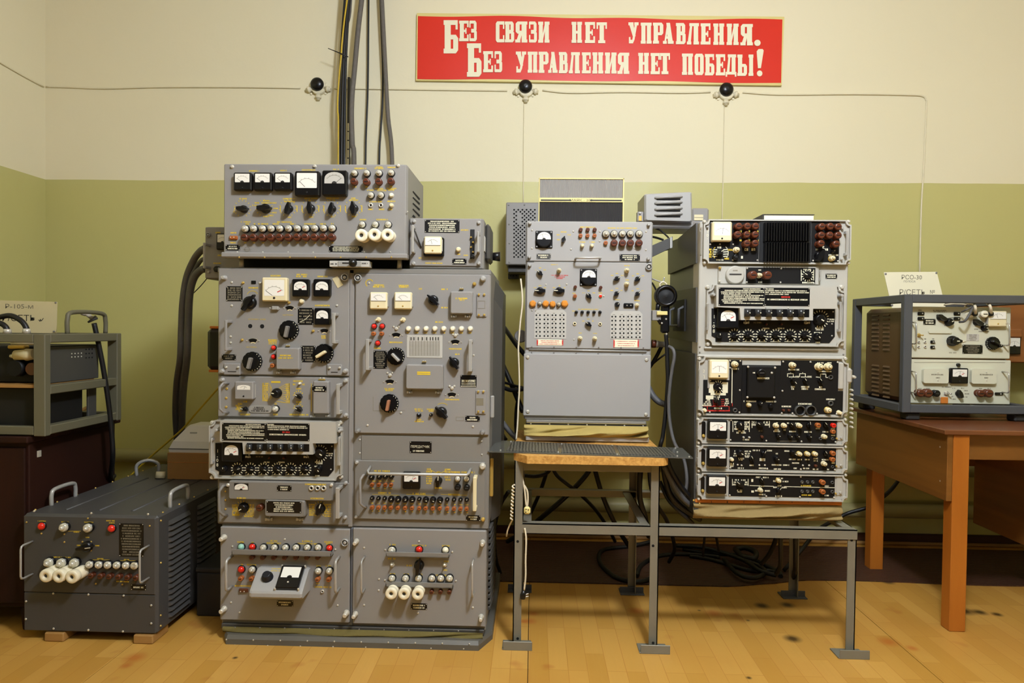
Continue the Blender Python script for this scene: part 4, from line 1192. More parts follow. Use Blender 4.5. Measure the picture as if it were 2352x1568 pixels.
# ---- right power supply module
p = module('power_module', 100, 130, 1648, 1243, G_, 'grey', .012, label='power panel with three white porcelain fuses and one red lamp')
p.bulb(553, 378, 50, .02); p.lamp(868, 372, 44); p.lamp(1175, 378, 42, 'white_lamp')
prot(p, 487, 398, 1222, 450)
for x in (558, 1170): p.toggle(x, 545, 30, 10, 'nickel')
p.pointer(865, 560, 175, 8, 'black', .035, .32)
for x in (553, 712, 862, 1018, 1122, 1224): p.bulb(x, 705, 45)
prot(p, 482, 745, 1268, 802, dep=.022)
for x, y in ((545, 880), (695, 882), (855, 886)): p.porc(x, y, 68, .060)
for x in (1015, 1118, 1222): p.cap(x, 860, 26, 'brown_bakelite', .018)
p.plate(777, 985, 966, 1060, 'black', 2)
p.handle(202, 485, 892, .05, 44, 'alu', False); p.handle(1490, 515, 932, .05, 44, 'alu', False)
for x, y in ((130, 285), (1607, 298), (118, 1135), (1590, 1168)): p.bolt(x, y, 28, 'nickel', .032)
p.screw((235, 340), (872, 268), (235, 1005), (1497, 1035), (860, 1098), (480, 365), (1258, 388), (478, 718), (1300, 725), (405, 835), (408, 705), r=2.4)
for x, y, w in ((560, 305, 85), (875, 315, 170), (1185, 318, 90), (555, 468, 90), (868, 455, 35), (760, 548, 65), (565, 645, 60), (725, 648, 60), (885, 652, 55), (1130, 660, 125), (1190, 500, 60), (1175, 600, 50)): p.lab(x, y, w)
p.done()
pr.done()

# ================================================================ control box on top of the transmitter
I_, J_, K_ = (1140, 380, 4.523), (1180, 590, 6.5333), (1100, 780, 4.3556)
CY = 2.53
box = thing('control_box', 'wide grey control box with five meters on top of the transmitter rack', 'control box', (at(723, 600, CY + .15).x, CY + .15, zt))
p0 = Panel(box, CY, A_)
a, b_, d, e = p0.rect(118, 128, 2098, 1095)
build(MB().cbox(a, b_, CY, CY + .36, d - .012, e, .006), 'housing', ['grey_frame'], box)
pan = build(MB().cbox(a + .001, p0.p(2082, 600).x, CY - .006, CY + .001, d, e - .001, .004), 'front_panel', ['grey'], box)
build(MB().cbox(a - .004, b_ + .003, CY - .020, CY + .03, d - .018, d + .002, .004), 'bottom_flange', ['grey'], box)
for x in (280, 2000):
    v = p0.p(x, 1195, -.02)
    build(MB().tube([(v.x, CY + .04, zt), (v.x, CY + .04, d - .012)], [.010, .008], 12), 'foot', ['alu'], box)
    build(MB().tube([(v.x, CY + .30, zt), (v.x, CY + .30, d - .012)], [.010, .008], 12), 'foot', ['alu'], box)
build(MB().cbox(a + .03, b_ - .03, CY + .09, CY + .34, zt + .001, d - .012, .002), 'gap_shade', ['black_matte'], box)  # added black block that darkens the gap under the box like shade
v = at(655, 372, CY + .2)
build(MB().tube([(v.x - .005, v.y, e - .01), (v.x - .004, v.y, e + .012), (v.x, v.y, e + .026), (v.x + .02, v.y + .01, e + .022), (v.x + .034, v.y + .02, e + .006)], [.026, .028, .022, .018, .016], 14), 'cable_gland', ['grey_dark'], box)
for i, (ya, yb) in enumerate(((425, 510), (490, 560), (553, 622), (615, 688), (675, 710))):
    q4 = [(2152, ya), (2158, ya - 8), (2230, yb - 12), (2224, yb + 6)] if i < 4 else [(2148, 690), (2160, 672), (2185, 700), (2165, 705)]
    v = [onx(490 + x / 4.704, 350 + y / 4.704, b_) for x, y in q4]
    build(MB().add([(b_ + .0015, w.y, w.z) for w in v] + [(b_ - .001, w.y, w.z) for w in v], [(0, 1, 2, 3), (0, 4, 5, 1), (1, 5, 6, 2), (2, 6, 7, 3), (3, 7, 4, 0)]), 'vent_slot', ['hole_black'], box)
p = Panel(box, CY - .006, A_, 1)
for x in (312, 530, 748): p.meter(x, 312, 198, 194, 'half', -50, .022)
p.meter(1010, 335, 266, 268, 'big', -45, .026); p.meter(1307, 328, 268, 270, 'archg', 50, .026)
for x, y in ((1518, 220), (1653, 220), (1785, 220), (1917, 217)): p.bulb(x, y, 38)
for x, y in ((1515, 312), (1650, 315), (1783, 312), (1915, 308)): p.cap(x, y, 38)
p.bulb(1697, 458, 37); p.bulb(1806, 458, 37); p.button(1920, 458, 27, 'white_lamp', .012); p.jack(1700, 570, 25); p.jack(1810, 570, 25); p.button(1920, 568, 25, 'cream', .016)
for x, y, l, an in ((315, 606, 125, 92), (550, 600, 155, 90), (805, 600, 130, 12), (1042, 598, 135, -8), (1274, 602, 125, 8), (1510, 598, 140, -5)):
    p.pointer(x, y, l, an, 'black', .028, .46)
    p.ticks(x, y, 82, -150, 150, 13, 12, 1.4)
for i, x in enumerate((335, 428, 525, 618, 712, 807, 902, 993, 1090, 1185, 1278)): p.bulb(x, 822 - i * .6, 42); p.cap(x - 4, 917 - i * .4, 41); p.lab(x + 12, 976, 26, YEL, 2.8)
for x in (1603, 1745, 1885): p.bulb(x, 775, 38)
for x, y in ((1596, 893), (1737, 886), (1880, 888)): p.porc(x, y, 68, .05)
p.conn(213, 920, 94, 42, 'orange_cap', 2)
p.plate(133, 997, 288, 1058, 'black', 2); p.plate(1250, 1010, 1616, 1076, 'black', 4, WHI, 'instruction_plate', wr=(.7, .95))
p.arc(365, 1046, 26, 0, 360, .8, GRY, 14); p.line([(325, 1046), (410, 1046)], .8, GRY); p.line([(330, 1062), (405, 1062)], .8, GRY)
for x, y in ((200, 152), (1093, 148), (1995, 140)): p.bolt(x, y, 18, 'nickel', .006)
p.screw((260, 1076), (535, 1076), (808, 1076), (1080, 1078), (1632, 1076), (1912, 1075), (2098, 640), r=1.7)
pb2 = Panel(box, CY - .020, A_, 1); pb2.screw(*[(280 + i * 274, 1132) for i in range(7)], r=2.0, m=1); pb2.done()
for x, y, w in ((440, 200, 110), (760, 195, 75), (1030, 190, 150), (1325, 183, 65), (1590, 173, 135), (1790, 158, 80), (1790, 172, 95), (1925, 162, 85), (320, 500, 95), (575, 522, 80), (565, 545, 120), (825, 500, 145), (825, 530, 120), (1055, 498, 145), (1055, 520, 60), (1285, 495, 150), (1285, 515, 60),
                (1515, 495, 50), (1520, 515, 90), (1700, 408, 80), (1790, 392, 90), (1820, 410, 100), (1925, 390, 105), (1925, 405, 70), (1755, 532, 135), (1925, 528, 90), (1700, 615, 55), (1815, 615, 65), (1920, 615, 45), (350, 750, 105), (365, 772, 50), (440, 772, 35), (540, 772, 115), (765, 752, 170), (675, 772, 70), (860, 772, 60),
                (1045, 772, 130), (1185, 772, 65), (1290, 770, 35), (1610, 725, 90), (1825, 725, 130), (215, 868, 75), (215, 975, 65), (825, 700, 40), (1055, 698, 55), (1290, 694, 40), (1520, 692, 50), (470, 545, 60), (655, 545, 60), (450, 572, 60), (670, 605, 70), (660, 650, 60), (620, 680, 60), (570, 692, 60), (240, 605, 40), (225, 640, 20), (1525, 372, 40), (1660, 370, 30), (1790, 370, 30), (1920, 368, 30)): p.lab(x, y, w, YEL, 3.2)
for x in (725, 905, 960, 1140, 1195, 1375, 1428, 1605): p.line([(x, 575), (x, 640)], 2.0)
p.done()

# ---- small meter box beside it
MY = 2.57
mbx = thing('meter_box', 'small grey box with square cream meter, right of the wide control box', 'instrument', (at(1030, 610, MY + .1).x, MY + .1, zt))
p0 = Panel(mbx, MY, H_)
a, b_, d, e = p0.rect(102, 105, 938, 655)
d = zt
build(MB().cbox(a, b_, MY, MY + .30, d, e, .005), 'housing', ['grey_frame'], mbx)
build(MB().cbox(a + .001, p0.p(905, 400).x, MY - .006, MY + .001, p0.p(500, 645).z, e - .001, .003), 'front_panel', ['grey'], mbx)
p = Panel(mbx, MY - .006, H_, 1)
p.plate(272, 122, 664, 266, 'black_panel', 6, WHI, 'instruction_plate', wr=(.75, .95))
p.slab(258, 318, 488, 532, 'black', .018, .004, 'meter_shadow'); p.meter(362, 405, 196, 192, 'cream', -20, .030)  # black slab, offset down and right, stands for the meter's cast shadow
p.button(648, 452, 30, 'cream', .014)
p.slab(783, 228, 832, 560, 'black_matte', .003, .001, 'fuse_slot')
for i in range(4): p.screw((795 + 22 * (i % 2), 320 + 55 * i), r=2.4, m=1, h=.012)
p.cap(808, 530, 24, 'black', .02)
p.handle(138, 180, 488, .04, 30, 'alu'); p.handle(875, 250, 488, .04, 28, 'alu')
v = [p.p(112, 150, .03), p.p(168, 262, .02), p.p(232, 435, 0)]
build(MB().tube([(v[0].x, p.Y - .03, v[0].z), (v[1].x, p.Y - .02, v[1].z), (v[2].x, p.Y - .002, v[2].z)], .003, 8), 'stay_rod', ['grey_dark'], mbx)
p.plate(582, 558, 743, 623, 'black', 2)
for x, y in ((152, 138), (880, 152), (145, 612), (880, 610)): p.bolt(x, y, 20, 'alu', .008)
for x, y, w in ((722, 236, 85), (375, 608, 195), (655, 508, 35), (735, 520, 50), (225, 550, 40)): p.lab(x, y, w, YEL, 3.0)
p.done()
va, vb = onx(1111, 560, b_), onx(1117, 560, b_)
build(MB().cbox(b_, b_ + .003, va.y + .02, va.y + .11, at(1113, 576, MY).z, at(1113, 541, MY).z, .001), 'side_label', ['grey_face'], mbx)
build(MB().cbox(b_, b_ + .02, MY + .05, MY + .24, zt + .04, zt + .18, .01), 'side_lid', ['grey_dark'], mbx)
kk = MB()
kk.tube([(b_ + .018, MY + .24, zt + .075), (b_ + .050, MY + .24, zt + .075)], [.016, .020], 14)
build(kk, 'side_knob', ['black'], mbx)

# ---- small meter unit hung on the rack's left flank
SY = 2.83
sbx = thing('side_meter_unit', 'small grey unit with black meter on the transmitter rack\'s left flank', 'instrument', (at(520, 640, SY + .1).x, SY + .12, at(520, 640, SY).z))
p0 = Panel(sbx, SY, (300, 500, 2.489))
xx1 = xl - .002; a = at(473, 580, SY).x; e, d = at(500, 521, SY).z, at(500, 641, SY).z
build(MB().cbox(a, xx1 + .0, SY, SY + .26, d, e, .005), 'housing', ['grey_frame'], sbx)
build(MB().cbox(a, xx1 + .0, SY - .008, SY, d + .003, e - .002, .003), 'front_panel', ['grey'], sbx)
p = Panel(sbx, SY - .008, (300, 500, 2.489), 1)
p.ring(441, 97, 13); p.meter(525, 135, 74, 94, 'half', 40, .02); p.cap(490, 292, 18, 'black', .02); p.bolt(446, 310, 8, 'alu', .01); p.lab(500, 85, 30); p.lab(497, 260, 48); p.lab(510, 215, 25)
p.handle(423, 142, 290, .045, 14, 'grey_light'); p.done()

# ================================================================ switchboard in the middle
WY = 2.82
sw = thing('switchboard', 'light grey switch panel with two hole grids and orange putty seals', 'switchboard', (at(1350, 1000, WY + .2).x, WY + .15, .737))
pI = Panel(sw, WY, I_); pK = Panel(sw, WY, K_)
a, b_, e = pI.p(308, 800).x, pI.p(1624, 800).x, pI.p(960, 580).z
d = pK.p(1080, 806).z
build(MB().cbox(a, b_, WY, WY + .30, d, e, .005), 'cabinet_body', ['grey_light'], sw)
pm = module('upper_panel', 314, 584, 1619, 998, I_, 'grey_light', .010, WY, sw, label='upper panel with round meter, lamps and brown fuse caps')
p = pm
p.meter(496, 762, 176, 178, 'round', -20, .022)
p.pointer(700, 766, 68, 15, 'black', .022, .5)
for i in range(3): p.cap(877 + 73 * i, 665, 21, 'brown_bakelite', .012); p.cap(875 + 73 * i, 727, 21, 'orange_cap', .012)
p.button(895, 830, 22, 'cream', .02); p.button(995, 830, 22, 'cream', .02)
for x in (1140, 1226, 1312, 1395, 1487): p.bulb(x, 708, 38)
p.cap(1137, 803, 22, 'orange_cap', .012)
for x in (1225, 1312, 1395, 1484): p.cap(x, 804, 37, 'brown_bakelite', .022)
p.plate(418, 915, 566, 972, 'grey_dark', 2); p.plate(1280, 922, 1492, 992, 'black_panel', 3)
p.hhandle(818, 1098, 958, .045, 36, 'alu')
for x, y in ((350, 598), (1583, 614), (343, 950), (1580, 968)): p.bolt(x, y, 17, 'alu', .016)
p.screw((372, 672), (800, 684), (1076, 684), (1555, 686), (370, 860), (776, 870), (1074, 785), (1437, 860), (1555, 876), r=2.2)
for x, y, w in ((700, 690, 60), (645, 720, 35), (760, 720, 35), (645, 770, 30), (950, 640, 160), (1310, 650, 300), (895, 795, 60), (995, 795, 60), (1140, 755, 40)): p.lab(x, y, w, YEL, 2.6)
p.done()
p = module('lower_panel', 190, 78, 2068, 1380, J_, 'grey_light', .010, WY, sw, label='lower panel with two grids of holes, round meter, pointer knobs and orange putty seals')
for x, y, l, an in ((392, 238, 105, -48), (395, 505, 165, -90), (682, 505, 165, -90), (1552, 322, 108, 62), (1862, 327, 108, 52), (1547, 546, 100, 48), (1862, 551, 100, 50), (1127, 583, 108, -40), (1122, 1006, 105, -55)):
    p.pointer(x, y, l, an, 'black', .022, .42, 'white_print')
    for k_ in (-1, 0, 1): p.lab(x + k_ * 75, y - 75 + abs(k_) * 30, 40, YEL, 2.2)
p.meter(1127, 300, 254, 254, 'round', 15, .024)
for x, y, r in ((683, 195, 35), (1705, 197, 38), (1703, 405, 38), (1000, 1222, 36), (1222, 1226, 36)): p.button(x, y, r, 'cream', .024, 'cream')
p.button(1855, 723, 33, 'cream', .016, 'cream')
p.cap(925, 448, 25, 'brown_bakelite', .014); p.cap(1307, 456, 25, 'brown_bakelite', .014); p.cap(920, 586, 29, 'orange_cap', .014); p.button(1303, 586, 28, 'red_lamp', .006, 'white_lamp')
for i, (x, y, r) in enumerate(((285, 700, 50), (480, 700, 49), (584, 706, 47), (764, 700, 52))):
    v = p.p(x, y, .01); R = p.m(r)
    b = MB().lathe([(R * .98, p.Y), (R * 1.0, p.Y - .006), (R * .92, p.Y - .012), (R * .5, p.Y - .014)], 18, 0, v.x, v.z)
    b.v = [(x_ + .0015 * math.sin(z_ * 900 + i), y_, z_ + .0015 * math.cos(x_ * 700 + i * 2)) for x_, y_, z_ in b.v]
    build(b, 'putty_seal', ['putty'], p.par)
p.bulb(390, 695, 32, .02); p.bulb(678, 708, 34, .022)
p.knob(1557, 712, 38, 'black', .02, 50); p.conn(1725, 727, 148, 68, 'black', 2)
for x in (940, 1030, 1120, 1208, 1297): p.button(x, 828, 26, 'black', .014, 'grey_dark')
p.jack(915, 1000, 27, 'cream'); p.jack(1297, 1006, 27, 'cream')
for cols, rows, (x0, y0, x1, y1), tilt_ in (((340, 393, 460, 512, 580, 630, 697, 750), (873, 936, 998, 1060, 1122, 1185), (312, 792, 788, 1225), 0), ((1477, 1528, 1597, 1650, 1717, 1770, 1838, 1892), (895, 955, 1018, 1080, 1142, 1203), (1452, 810, 1928, 1228), 0)):
    aa, bb, dd_, ee = p.rect(x0, y0, x1, y1)
    c_ = .012
    build(MB().prism([(aa, dd_), (bb, dd_), (bb, ee - c_), (bb - c_, ee), (aa + c_, ee), (aa, ee - c_)], p.Y - .0015, p.Y), 'jack_plate', ['grey_face'], p.par)
    t = Panel(p.par, p.Y - .0015, J_, 2)
    for y in rows:
        for x in cols: t.hole(x, y, 13)
    for i, y in enumerate(rows):
        for x in cols[::2]: t.lab(x + 25, y - 28, 34, GRY, 1.6)
    t.line([((x0 + x1) / 2, y0 + 60), ((x0 + x1) / 2, y1)], .6, GRY); t.done()
for x0, y0, x1, y1 in ((345, 1238, 743, 1326), (1495, 1240, 1877, 1356)):
    p.plate(x0, y0, x1, y1, 'paper_white', 3, RED, 'notice_strip', wr=(.7, .95), hp=1.5); p.fill(x0, y0, x0 + 20, y1, RED, .0023); p.fill(x1 - 20, y0, x1, y1, RED, .0023)
p.ring(2030, 148, 50); p.bolt(240, 125, 24, 'alu', .016)
p.screw((482, 412), (795, 408), (1350, 585), (275, 800), (330, 800), (905, 1240), r=2.0)
p.screw(*[(270 + i * 335, 1348 + i * 3) for i in range(6)], r=1.8, m=2)
for x, y, w in ((610, 115, 100), (690, 275, 260), (690, 300, 150), (690, 322, 100)): p.lab(x, y, w, RED if y > 200 else YEL, 2.0)
for x, y, w in ((900, 810, 50), (1120, 785, 300), (1000, 1140, 50), (1220, 1145, 60), (1700, 130, 80), (1700, 345, 60), (1560, 640, 80), (1850, 655, 80), (905, 545, 50), (1300, 540, 50)): p.lab(x, y, w, YEL, 2.2)
p.done()
build(MB().cbox(pI.p(325, 800).x, pI.p(395, 800).x, WY - .012, WY, pI.p(350, 1004).z, pI.p(350, 996).z, .001), 'upper_hinge', ['grey_dark'], sw)
pj = Panel(sw, WY, J_); a2, b2, d2, e2 = pj.rect(228, 1384, 1990, 1402)
build(MB().tube([(a2, WY - .004, (d2 + e2) / 2), (b2, WY - .004, (d2 + e2) / 2 - .004)], .004, 10), 'piano_hinge', ['alu'], sw)
p = module('lower_cover', 446, 146, 1718, 770, K_, 'grey_light', .012, WY, sw, label='plain blank cover held by four corner screws')
for x, y in ((488, 176), (1678, 202), (488, 720), (1672, 748)): p.bolt(x, y, 17, 'nickel', .004)
p.done()
pK2 = Panel(sw, WY, K_); pK2.screw(*[(528 + i * 222, 126 + i * 4) for i in range(6)], r=2, m=2); pK2.done()
build(MB().cbox(pK.p(472, 800).x, pK.p(1675, 820).x, WY - .004, WY + .02, d - .014, d - .001, .003), 'chrome_rail', ['chrome'], sw)
build(MB().cbox(pK.p(470, 800).x, pK.p(1680, 820).x, WY + .004, WY + .28, d - .03, d - .012, .003), 'mount_rail', ['grey_dark'], sw)
pr2 = Panel(sw, WY + .004, K_); pr2.screw(*[(520 + i * 187, 838 + i * 4) for i in range(7)], r=2); pr2.done()
b = MB()
zc0 = .752
skirt(b, pK.p(452, 900).x, pK.p(1692, 900).x, WY + .004, zc0, d - .022, .032, ((.014, 2, .3, 9), (.009, 5, 1.5, 12), (.005, 11, .4, 5)), n=80, k=26)
build(b, 'canvas_skirt', ['canvas'], sw)
build(MB().cbox(pK.p(468, 990).x, pK.p(1700, 1000).x, WY - .005, WY + .28, .737, .757, .003), 'base_frame', ['alu'], sw)

# ---- loudspeaker standing on the switchboard
LY = 2.90
spk = thing('loudspeaker', 'grey ribbed plastic loudspeaker with cream frame, on top of the switchboard', 'loudspeaker', (at(1335, 505, LY + .05).x, LY + .06, pI.p(960, 580).z))
ps = Panel(spk, LY, I_)
ztop = pI.p(960, 580).z
a, b_, d, e = ps.rect(440, 131, 1326, 580)
d = ztop
build(MB().cbox(a, b_, LY + .006, LY + .12, d, e, .004), 'housing', ['plastic_cream'], spk)
w_ = ps.m(13)
fr_ = MB()
fr_.cbox(a, a + w_ * .7, LY - .004, LY + .01, d, e, .001); fr_.cbox(b_ - w_, b_, LY - .004, LY + .01, d, e, .001); fr_.cbox(a, b_, LY - .004, LY + .01, e - w_, e, .001)
build(fr_, 'frame', ['plastic_cream'], spk)
g0, g1 = ps.p(900, 338).z, ps.p(900, 382).z
def ribs(nm, z0, z1, mt_):
    b = MB(); n = 66; x0_, x1_ = a + w_ * .7, b_ - w_
    P = []
    for i in range(n + 1):
        x = x0_ + (x1_ - x0_) * i / n
        P += [(x, LY + .001), (x + (x1_ - x0_) / n * .5, LY - .0015)] if i < n else [(x, LY + .001)]
    m_ = len(P)
    b.add([(x, y, z0) for x, y in P] + [(x, y, z1) for x, y in P], [(i, i + 1, i + 1 + m_, i + m_) for i in range(m_ - 1)])
    return build(b, nm, [mt_], spk)
ribs('upper_grille', g0, e - w_, 'speaker_plastic'); ribs('lower_grille', d, g1, 'speaker_dark')
build(MB().cbox(a + w_ * .7, b_ - w_, LY - .005, LY + .004, g1, g0, .001), 'name_bar', ['plastic_cream'], spk)
p = Panel(spk, LY - .005, I_, 1)
p.fill(462, 353, 778, 368, BLK); p.fill(976, 355, 1302, 370, BLK); p.words(878, 360, 'МАЯК - 203', 22, BLK, .0006, 1.5); p.done()

# ---- perforated box on the wall behind the switchboard
PY = 3.70
pf_ = thing('perforated_box', 'grey perforated metal box mounted on the green wall, behind the left edge of the switchboard', 'wall box', (at(1200, 630, PY).x, WALL_Y, at(1190, 610, PY).z))
p0 = Panel(pf_, PY, I_)
a, b_, d, e = p0.rect(98, 382, 560, 1032)
build(MB().cbox(a, b_, PY, WALL_Y, d, e, .005), 'housing', ['grey'], pf_)
p = Panel(pf_, PY, I_, 1)
for r_ in range(25):
    y = 460 + r_ * 20.4
    for c_ in range(6):
        x = 185 + c_ * 43 + (22 if r_ % 2 else 0)
        if 225 < x < 265 and 495 < y < 620: continue
        if x < 410: p.hole(x, y, 9.5, 'vent_hole')
p.screw((128, 410), (292, 408), (132, 610), (135, 808), (135, 1005), r=2, m=2)
p.done()
build(MB().cbox(at(1166, 620, PY).x, at(1215, 620, PY).x, PY + .04, WALL_Y, at(1190, 625, PY + .04).z, d, .003), 'lower_box', ['grey_dark'], pf_)
so = thing('wall_socket', 'grey surface wall socket with dark holes below the perforated box', 'socket', (at(1175, 638, 3.9).x, WALL_Y, at(1175, 640, 3.9).z))
p = Panel(so, 3.895, (0, 0, 1)); p.slab(1167, 627, 1192, 640, 'blue_grey', .004, .002, 'socket_body', .03); p.Y -= .004
for x in (1173, 1179, 1186): p.hole(x, 633, 1.4)
p.done()

# ---- louvred box and the grey box behind it
LBY = 3.02
lb = thing('louvred_box', 'grey metal box with four louvre slots, on a bracket between switchboard and receiver rack', 'wall box', (at(1532, 515, LBY).x, LBY + .1, at(1532, 515, LBY).z))
p0 = Panel(lb, LBY, I_)
q5 = [(1540, 292), (2034, 268), (2040, 590), (1540, 576)]
v = [p0.p(x, y) for x, y in q5]
def quad_box(q4, Y0, Y1, bev=.01):
    b = MB()
    cx, cz = sum(w.x for w in q4) / 4, sum(w.z for w in q4) / 4
    def inset(w, k): return ((w.x + (cx - w.x) * k), (w.z + (cz - w.z) * k))
    P = []
    for i, w in enumerate(q4):
        p_, n_ = q4[i - 1], q4[(i + 1) % 4]
        for t, o in ((.12, p_), (.035, p_), (.035, n_), (.12, n_)):
            P.append((w.x + (o.x - w.x) * t, w.z + (o.z - w.z) * t))
    P = P[::-1]
    n = len(P); Q = [(cx + (x - cx) * .93, cz + (z - cz) * .93) for x, z in P]
    b.add([(x, Y1, z) for x, z in P] + [(x, Y0 + bev, z) for x, z in P] + [(x, Y0, z) for x, z in Q], [(i + o, (i + 1) % n + o, (i + 1) % n + o + n, i + o + n) for o in (0, n) for i in range(n)] + [tuple(range(2 * n, 3 * n)), tuple(range(n))])
    return b
build(quad_box(v, LBY, LBY + .20), 'housing', ['grey_light'], lb)
for y in (330, 387, 449, 508):
    o0, o1 = p0.p(1645, y + 8), p0.p(1930, y - 4)
    build(MB().tube([(o0.x, LBY, o0.z), (o0.x + .01, LBY - .006, o0.z + .002), (o1.x - .01, LBY - .006, o1.z + .002), (o1.x, LBY, o1.z)], [.004, .007, .007, .004], 8), 'louvre', ['grey_light'], lb)
    build(MB().cbox(o0.x + .008, o1.x - .008, LBY - .004, LBY, min(o0.z, o1.z) - .008, min(o0.z, o1.z) - .003, .001), 'slot', ['hole_black'], lb)
lo = [at(1495, 520, LBY + .05), at(1540, 523, LBY + .05), at(1590, 518, LBY + .05)]
b = MB().cbox(at(1474, 520, LBY + .05).x, at(1594, 520, LBY + .05).x, LBY + .03, LBY + .22, at(1540, 524, LBY + .03).z, at(1540, 506, LBY + .03).z, .008)
build(b, 'base_bracket', ['grey'], lb)
p = Panel(lb, LBY + .02, I_, 1); p.slab(1465, 478, 1530, 580, 'grey', .004, .002, 'side_lug', .03); p.bolt(1493, 492, 14, 'alu', .01); p.slab(1478, 522, 1512, 575, 'brass', .006, .001, 'terminal_block'); p.done()
gb = thing('wall_terminal_box', 'small grey box with cream label, behind the louvred box beside the receiver rack', 'wall box', (at(1608, 505, 3.3).x, 3.35, at(1608, 515, 3.3).z))
p = Panel(gb, 3.28, I_, 1)
p.slab(2030, 440, 2210, 620, 'grey', .02, .008, 'housing', .14); p.Y -= .02; p.slab(2055, 510, 2150, 570, 'cream', .004, .001, 'label_holder'); p.Y -= .0041; p.line([(2058, 540), (2148, 540)], 1, GRY); p.done()
b = MB()
a_, c_ = at(1598, 500, 3.3), at(1598, 540, 3.3)
build(MB().cbox(at(1585, 530, 3.3).x, at(1600, 530, 3.3).x, 3.28, 3.32, .50, p.rect(2030, 440, 2210, 615)[2], .003), 'support_post', ['grey'], gb)

# ================================================================ receiver rack on the right of the stand
L_, M_, N_, O_ = (1580, 470, 5.88), (1580, 640, 5.88), (1580, 800, 5.88), (1580, 950, 5.6)
VY = 2.63
rr = thing('receiver_rack', 'tall light grey rack of black-faced receiver drawers, on the low end of the steel stand', 'equipment rack', (at(1775, 1190, VY).x, VY + .3, .47))
pL = Panel(rr, VY, L_)
x0r, x1r = at(1603, 800, VY).x, at(1945, 800, VY).x
ztr = at(1780, 508, VY).z; zbr = at(1770, 1147, VY).z
b = MB()
b.cbox(x0r, x1r, VY, VY + .10, zbr, ztr - .003, .004)
build(b, 'front_frame', ['frame_light'], rr)
# dark side panels, one behind each drawer
VB = VY + .62
def side(nm, pts, mt_='grey_dark', X=x0r, th=.012):
    v = [onx(x, y, X) for x, y in pts]; n = len(v)
    build(MB().add([(X - th * .5, w.y, w.z) for w in v] + [(X + th, w.y, w.z) for w in v], [tuple(range(n)), tuple(range(2 * n - 1, n - 1, -1))] + [(i, i + n, (i + 1) % n + n, (i + 1) % n) for i in range(n)]), nm, [mt_], rr)
side('side_panel', [(1602, 512), (1560, 548), (1537, 557), (1537, 630), (1602, 604)])
side('side_panel', [(1602, 660), (1537, 672), (1534, 775), (1602, 786)])
side('side_panel', [(1600, 812), (1535, 800), (1531, 1130), (1597, 1180)])
build(MB().cbox(x0r + .012, x1r - .006, VY + .09, VB, zbr + .01, ztr - .01, .004), 'inner_chassis', ['radio_blue'], rr)
build(MB().cbox(x1r - .008, x1r, VY + .09, VB, zbr, ztr - .003, .003), 'right_side', ['grey_dark'], rr)
p = Panel(rr, VY, (0, 0, 1))
p.screw(*[(1606 - i * 1.1, 530 + i * 52) for i in range(12)], r=2.2)
# recessed side handle
v = [onx(x, y, x0r) for x, y in ((1553, 692), (1578, 688), (1578, 760), (1553, 760))]
build(MB().box(x0r - .012, x0r - .004, min(w.y for w in v), max(w.y for w in v), min(w.z for w in v), max(w.z for w in v)), 'handle_recess', ['black_matte'], rr)
yy0, yy1 = min(w.y for w in v) + .02, max(w.y for w in v) - .02
zz0, zz1 = min(w.z for w in v) + .012, max(w.z for w in v) - .03
build(MB().tube([(x0r - .01, yy0, zz1), (x0r - .03, yy0, zz1 - .01), (x0r - .03, yy0, zz0 + .01), (x0r - .03, yy1, zz0 + .01), (x0r - .03, yy1, zz1 - .01), (x0r - .01, yy1, zz1)], .006, 8), 'side_handle', ['blue_grey'], rr)

def black_plate(p, x0, y0, x1, y1, dep=.002, nm='control_plate'): return p.slab(x0, y0, x1, y1, 'black_panel', dep, .0006, nm)
def code(p, x, ys, s, h=46, c=WHI):
    for ch, y in zip(s, ys): p.words(x, y, ch, h, c, .0012)
# ---- top drawer with cooling fins
p = unit_frame('power_drawer', rr, VY, L_, 205, 207, 2190, 803, 62)
p.par['label'] = 'top drawer with cream meter, cooling fins and brown fuse caps'
p.slab(290, 222, 960, 768, 'black_panel', .002, .0006, 'control_plate'); p.slab(1670, 222, 2045, 775, 'black_panel', .002, .0006, 'control_plate')
f = p.slab(968, 222, 1668, 775, 'black_matte', .006, .001, 'fin_base')
for i in range(17):
    x = 1052 + i * 36.2
    p.slab(x, 232, x + 17, 490, 'black', .036, .001, 'cooling_fin'); p.slab(x, 508, x + 17, 768, 'black', .036, .001, 'cooling_fin')
t = Panel(p.par, p.Y - .002, L_, 2)
t.slab(308, 235, 345, 510, 'grey', .003, .001, 'meter_bracket')
t.meter(464, 360, 258, 258, 'white', 5, .028, (.80, -.42, .82, 0))
for x, y in ((688, 290), (805, 290), (915, 290), (675, 400), (798, 402), (910, 402), (800, 520), (910, 520)): t.cap(x, y, 48, 'brown_bakelite', .032)
for x, y in ((712, 360), (822, 360), (940, 360), (712, 482), (825, 482), (940, 482)): t.lab(x, y, 30, YEL, 4)
for x, y in ((1810, 295), (1925, 292), (2032, 297), (1805, 410), (1918, 410), (2030, 412), (1800, 522), (2005, 530)): t.cap(x, y, 48, 'brown_bakelite', .032)
t.pointer(432, 640, 95, 60, 'black', .028, .55, 'white_print'); t.button(668, 606, 42, 'cream', .02, 'cream'); t.cap(650, 705, 38, 'black', .02)
for i in range(4): t.lab(302, 605 + i * 32, 32, YEL, 4); t.line([(335, 608 + i * 30), (392, 608 + i * 30)], 2, WHI); t.line([(480, 608 + i * 30), (535, 605 + i * 30)], 2, WHI)
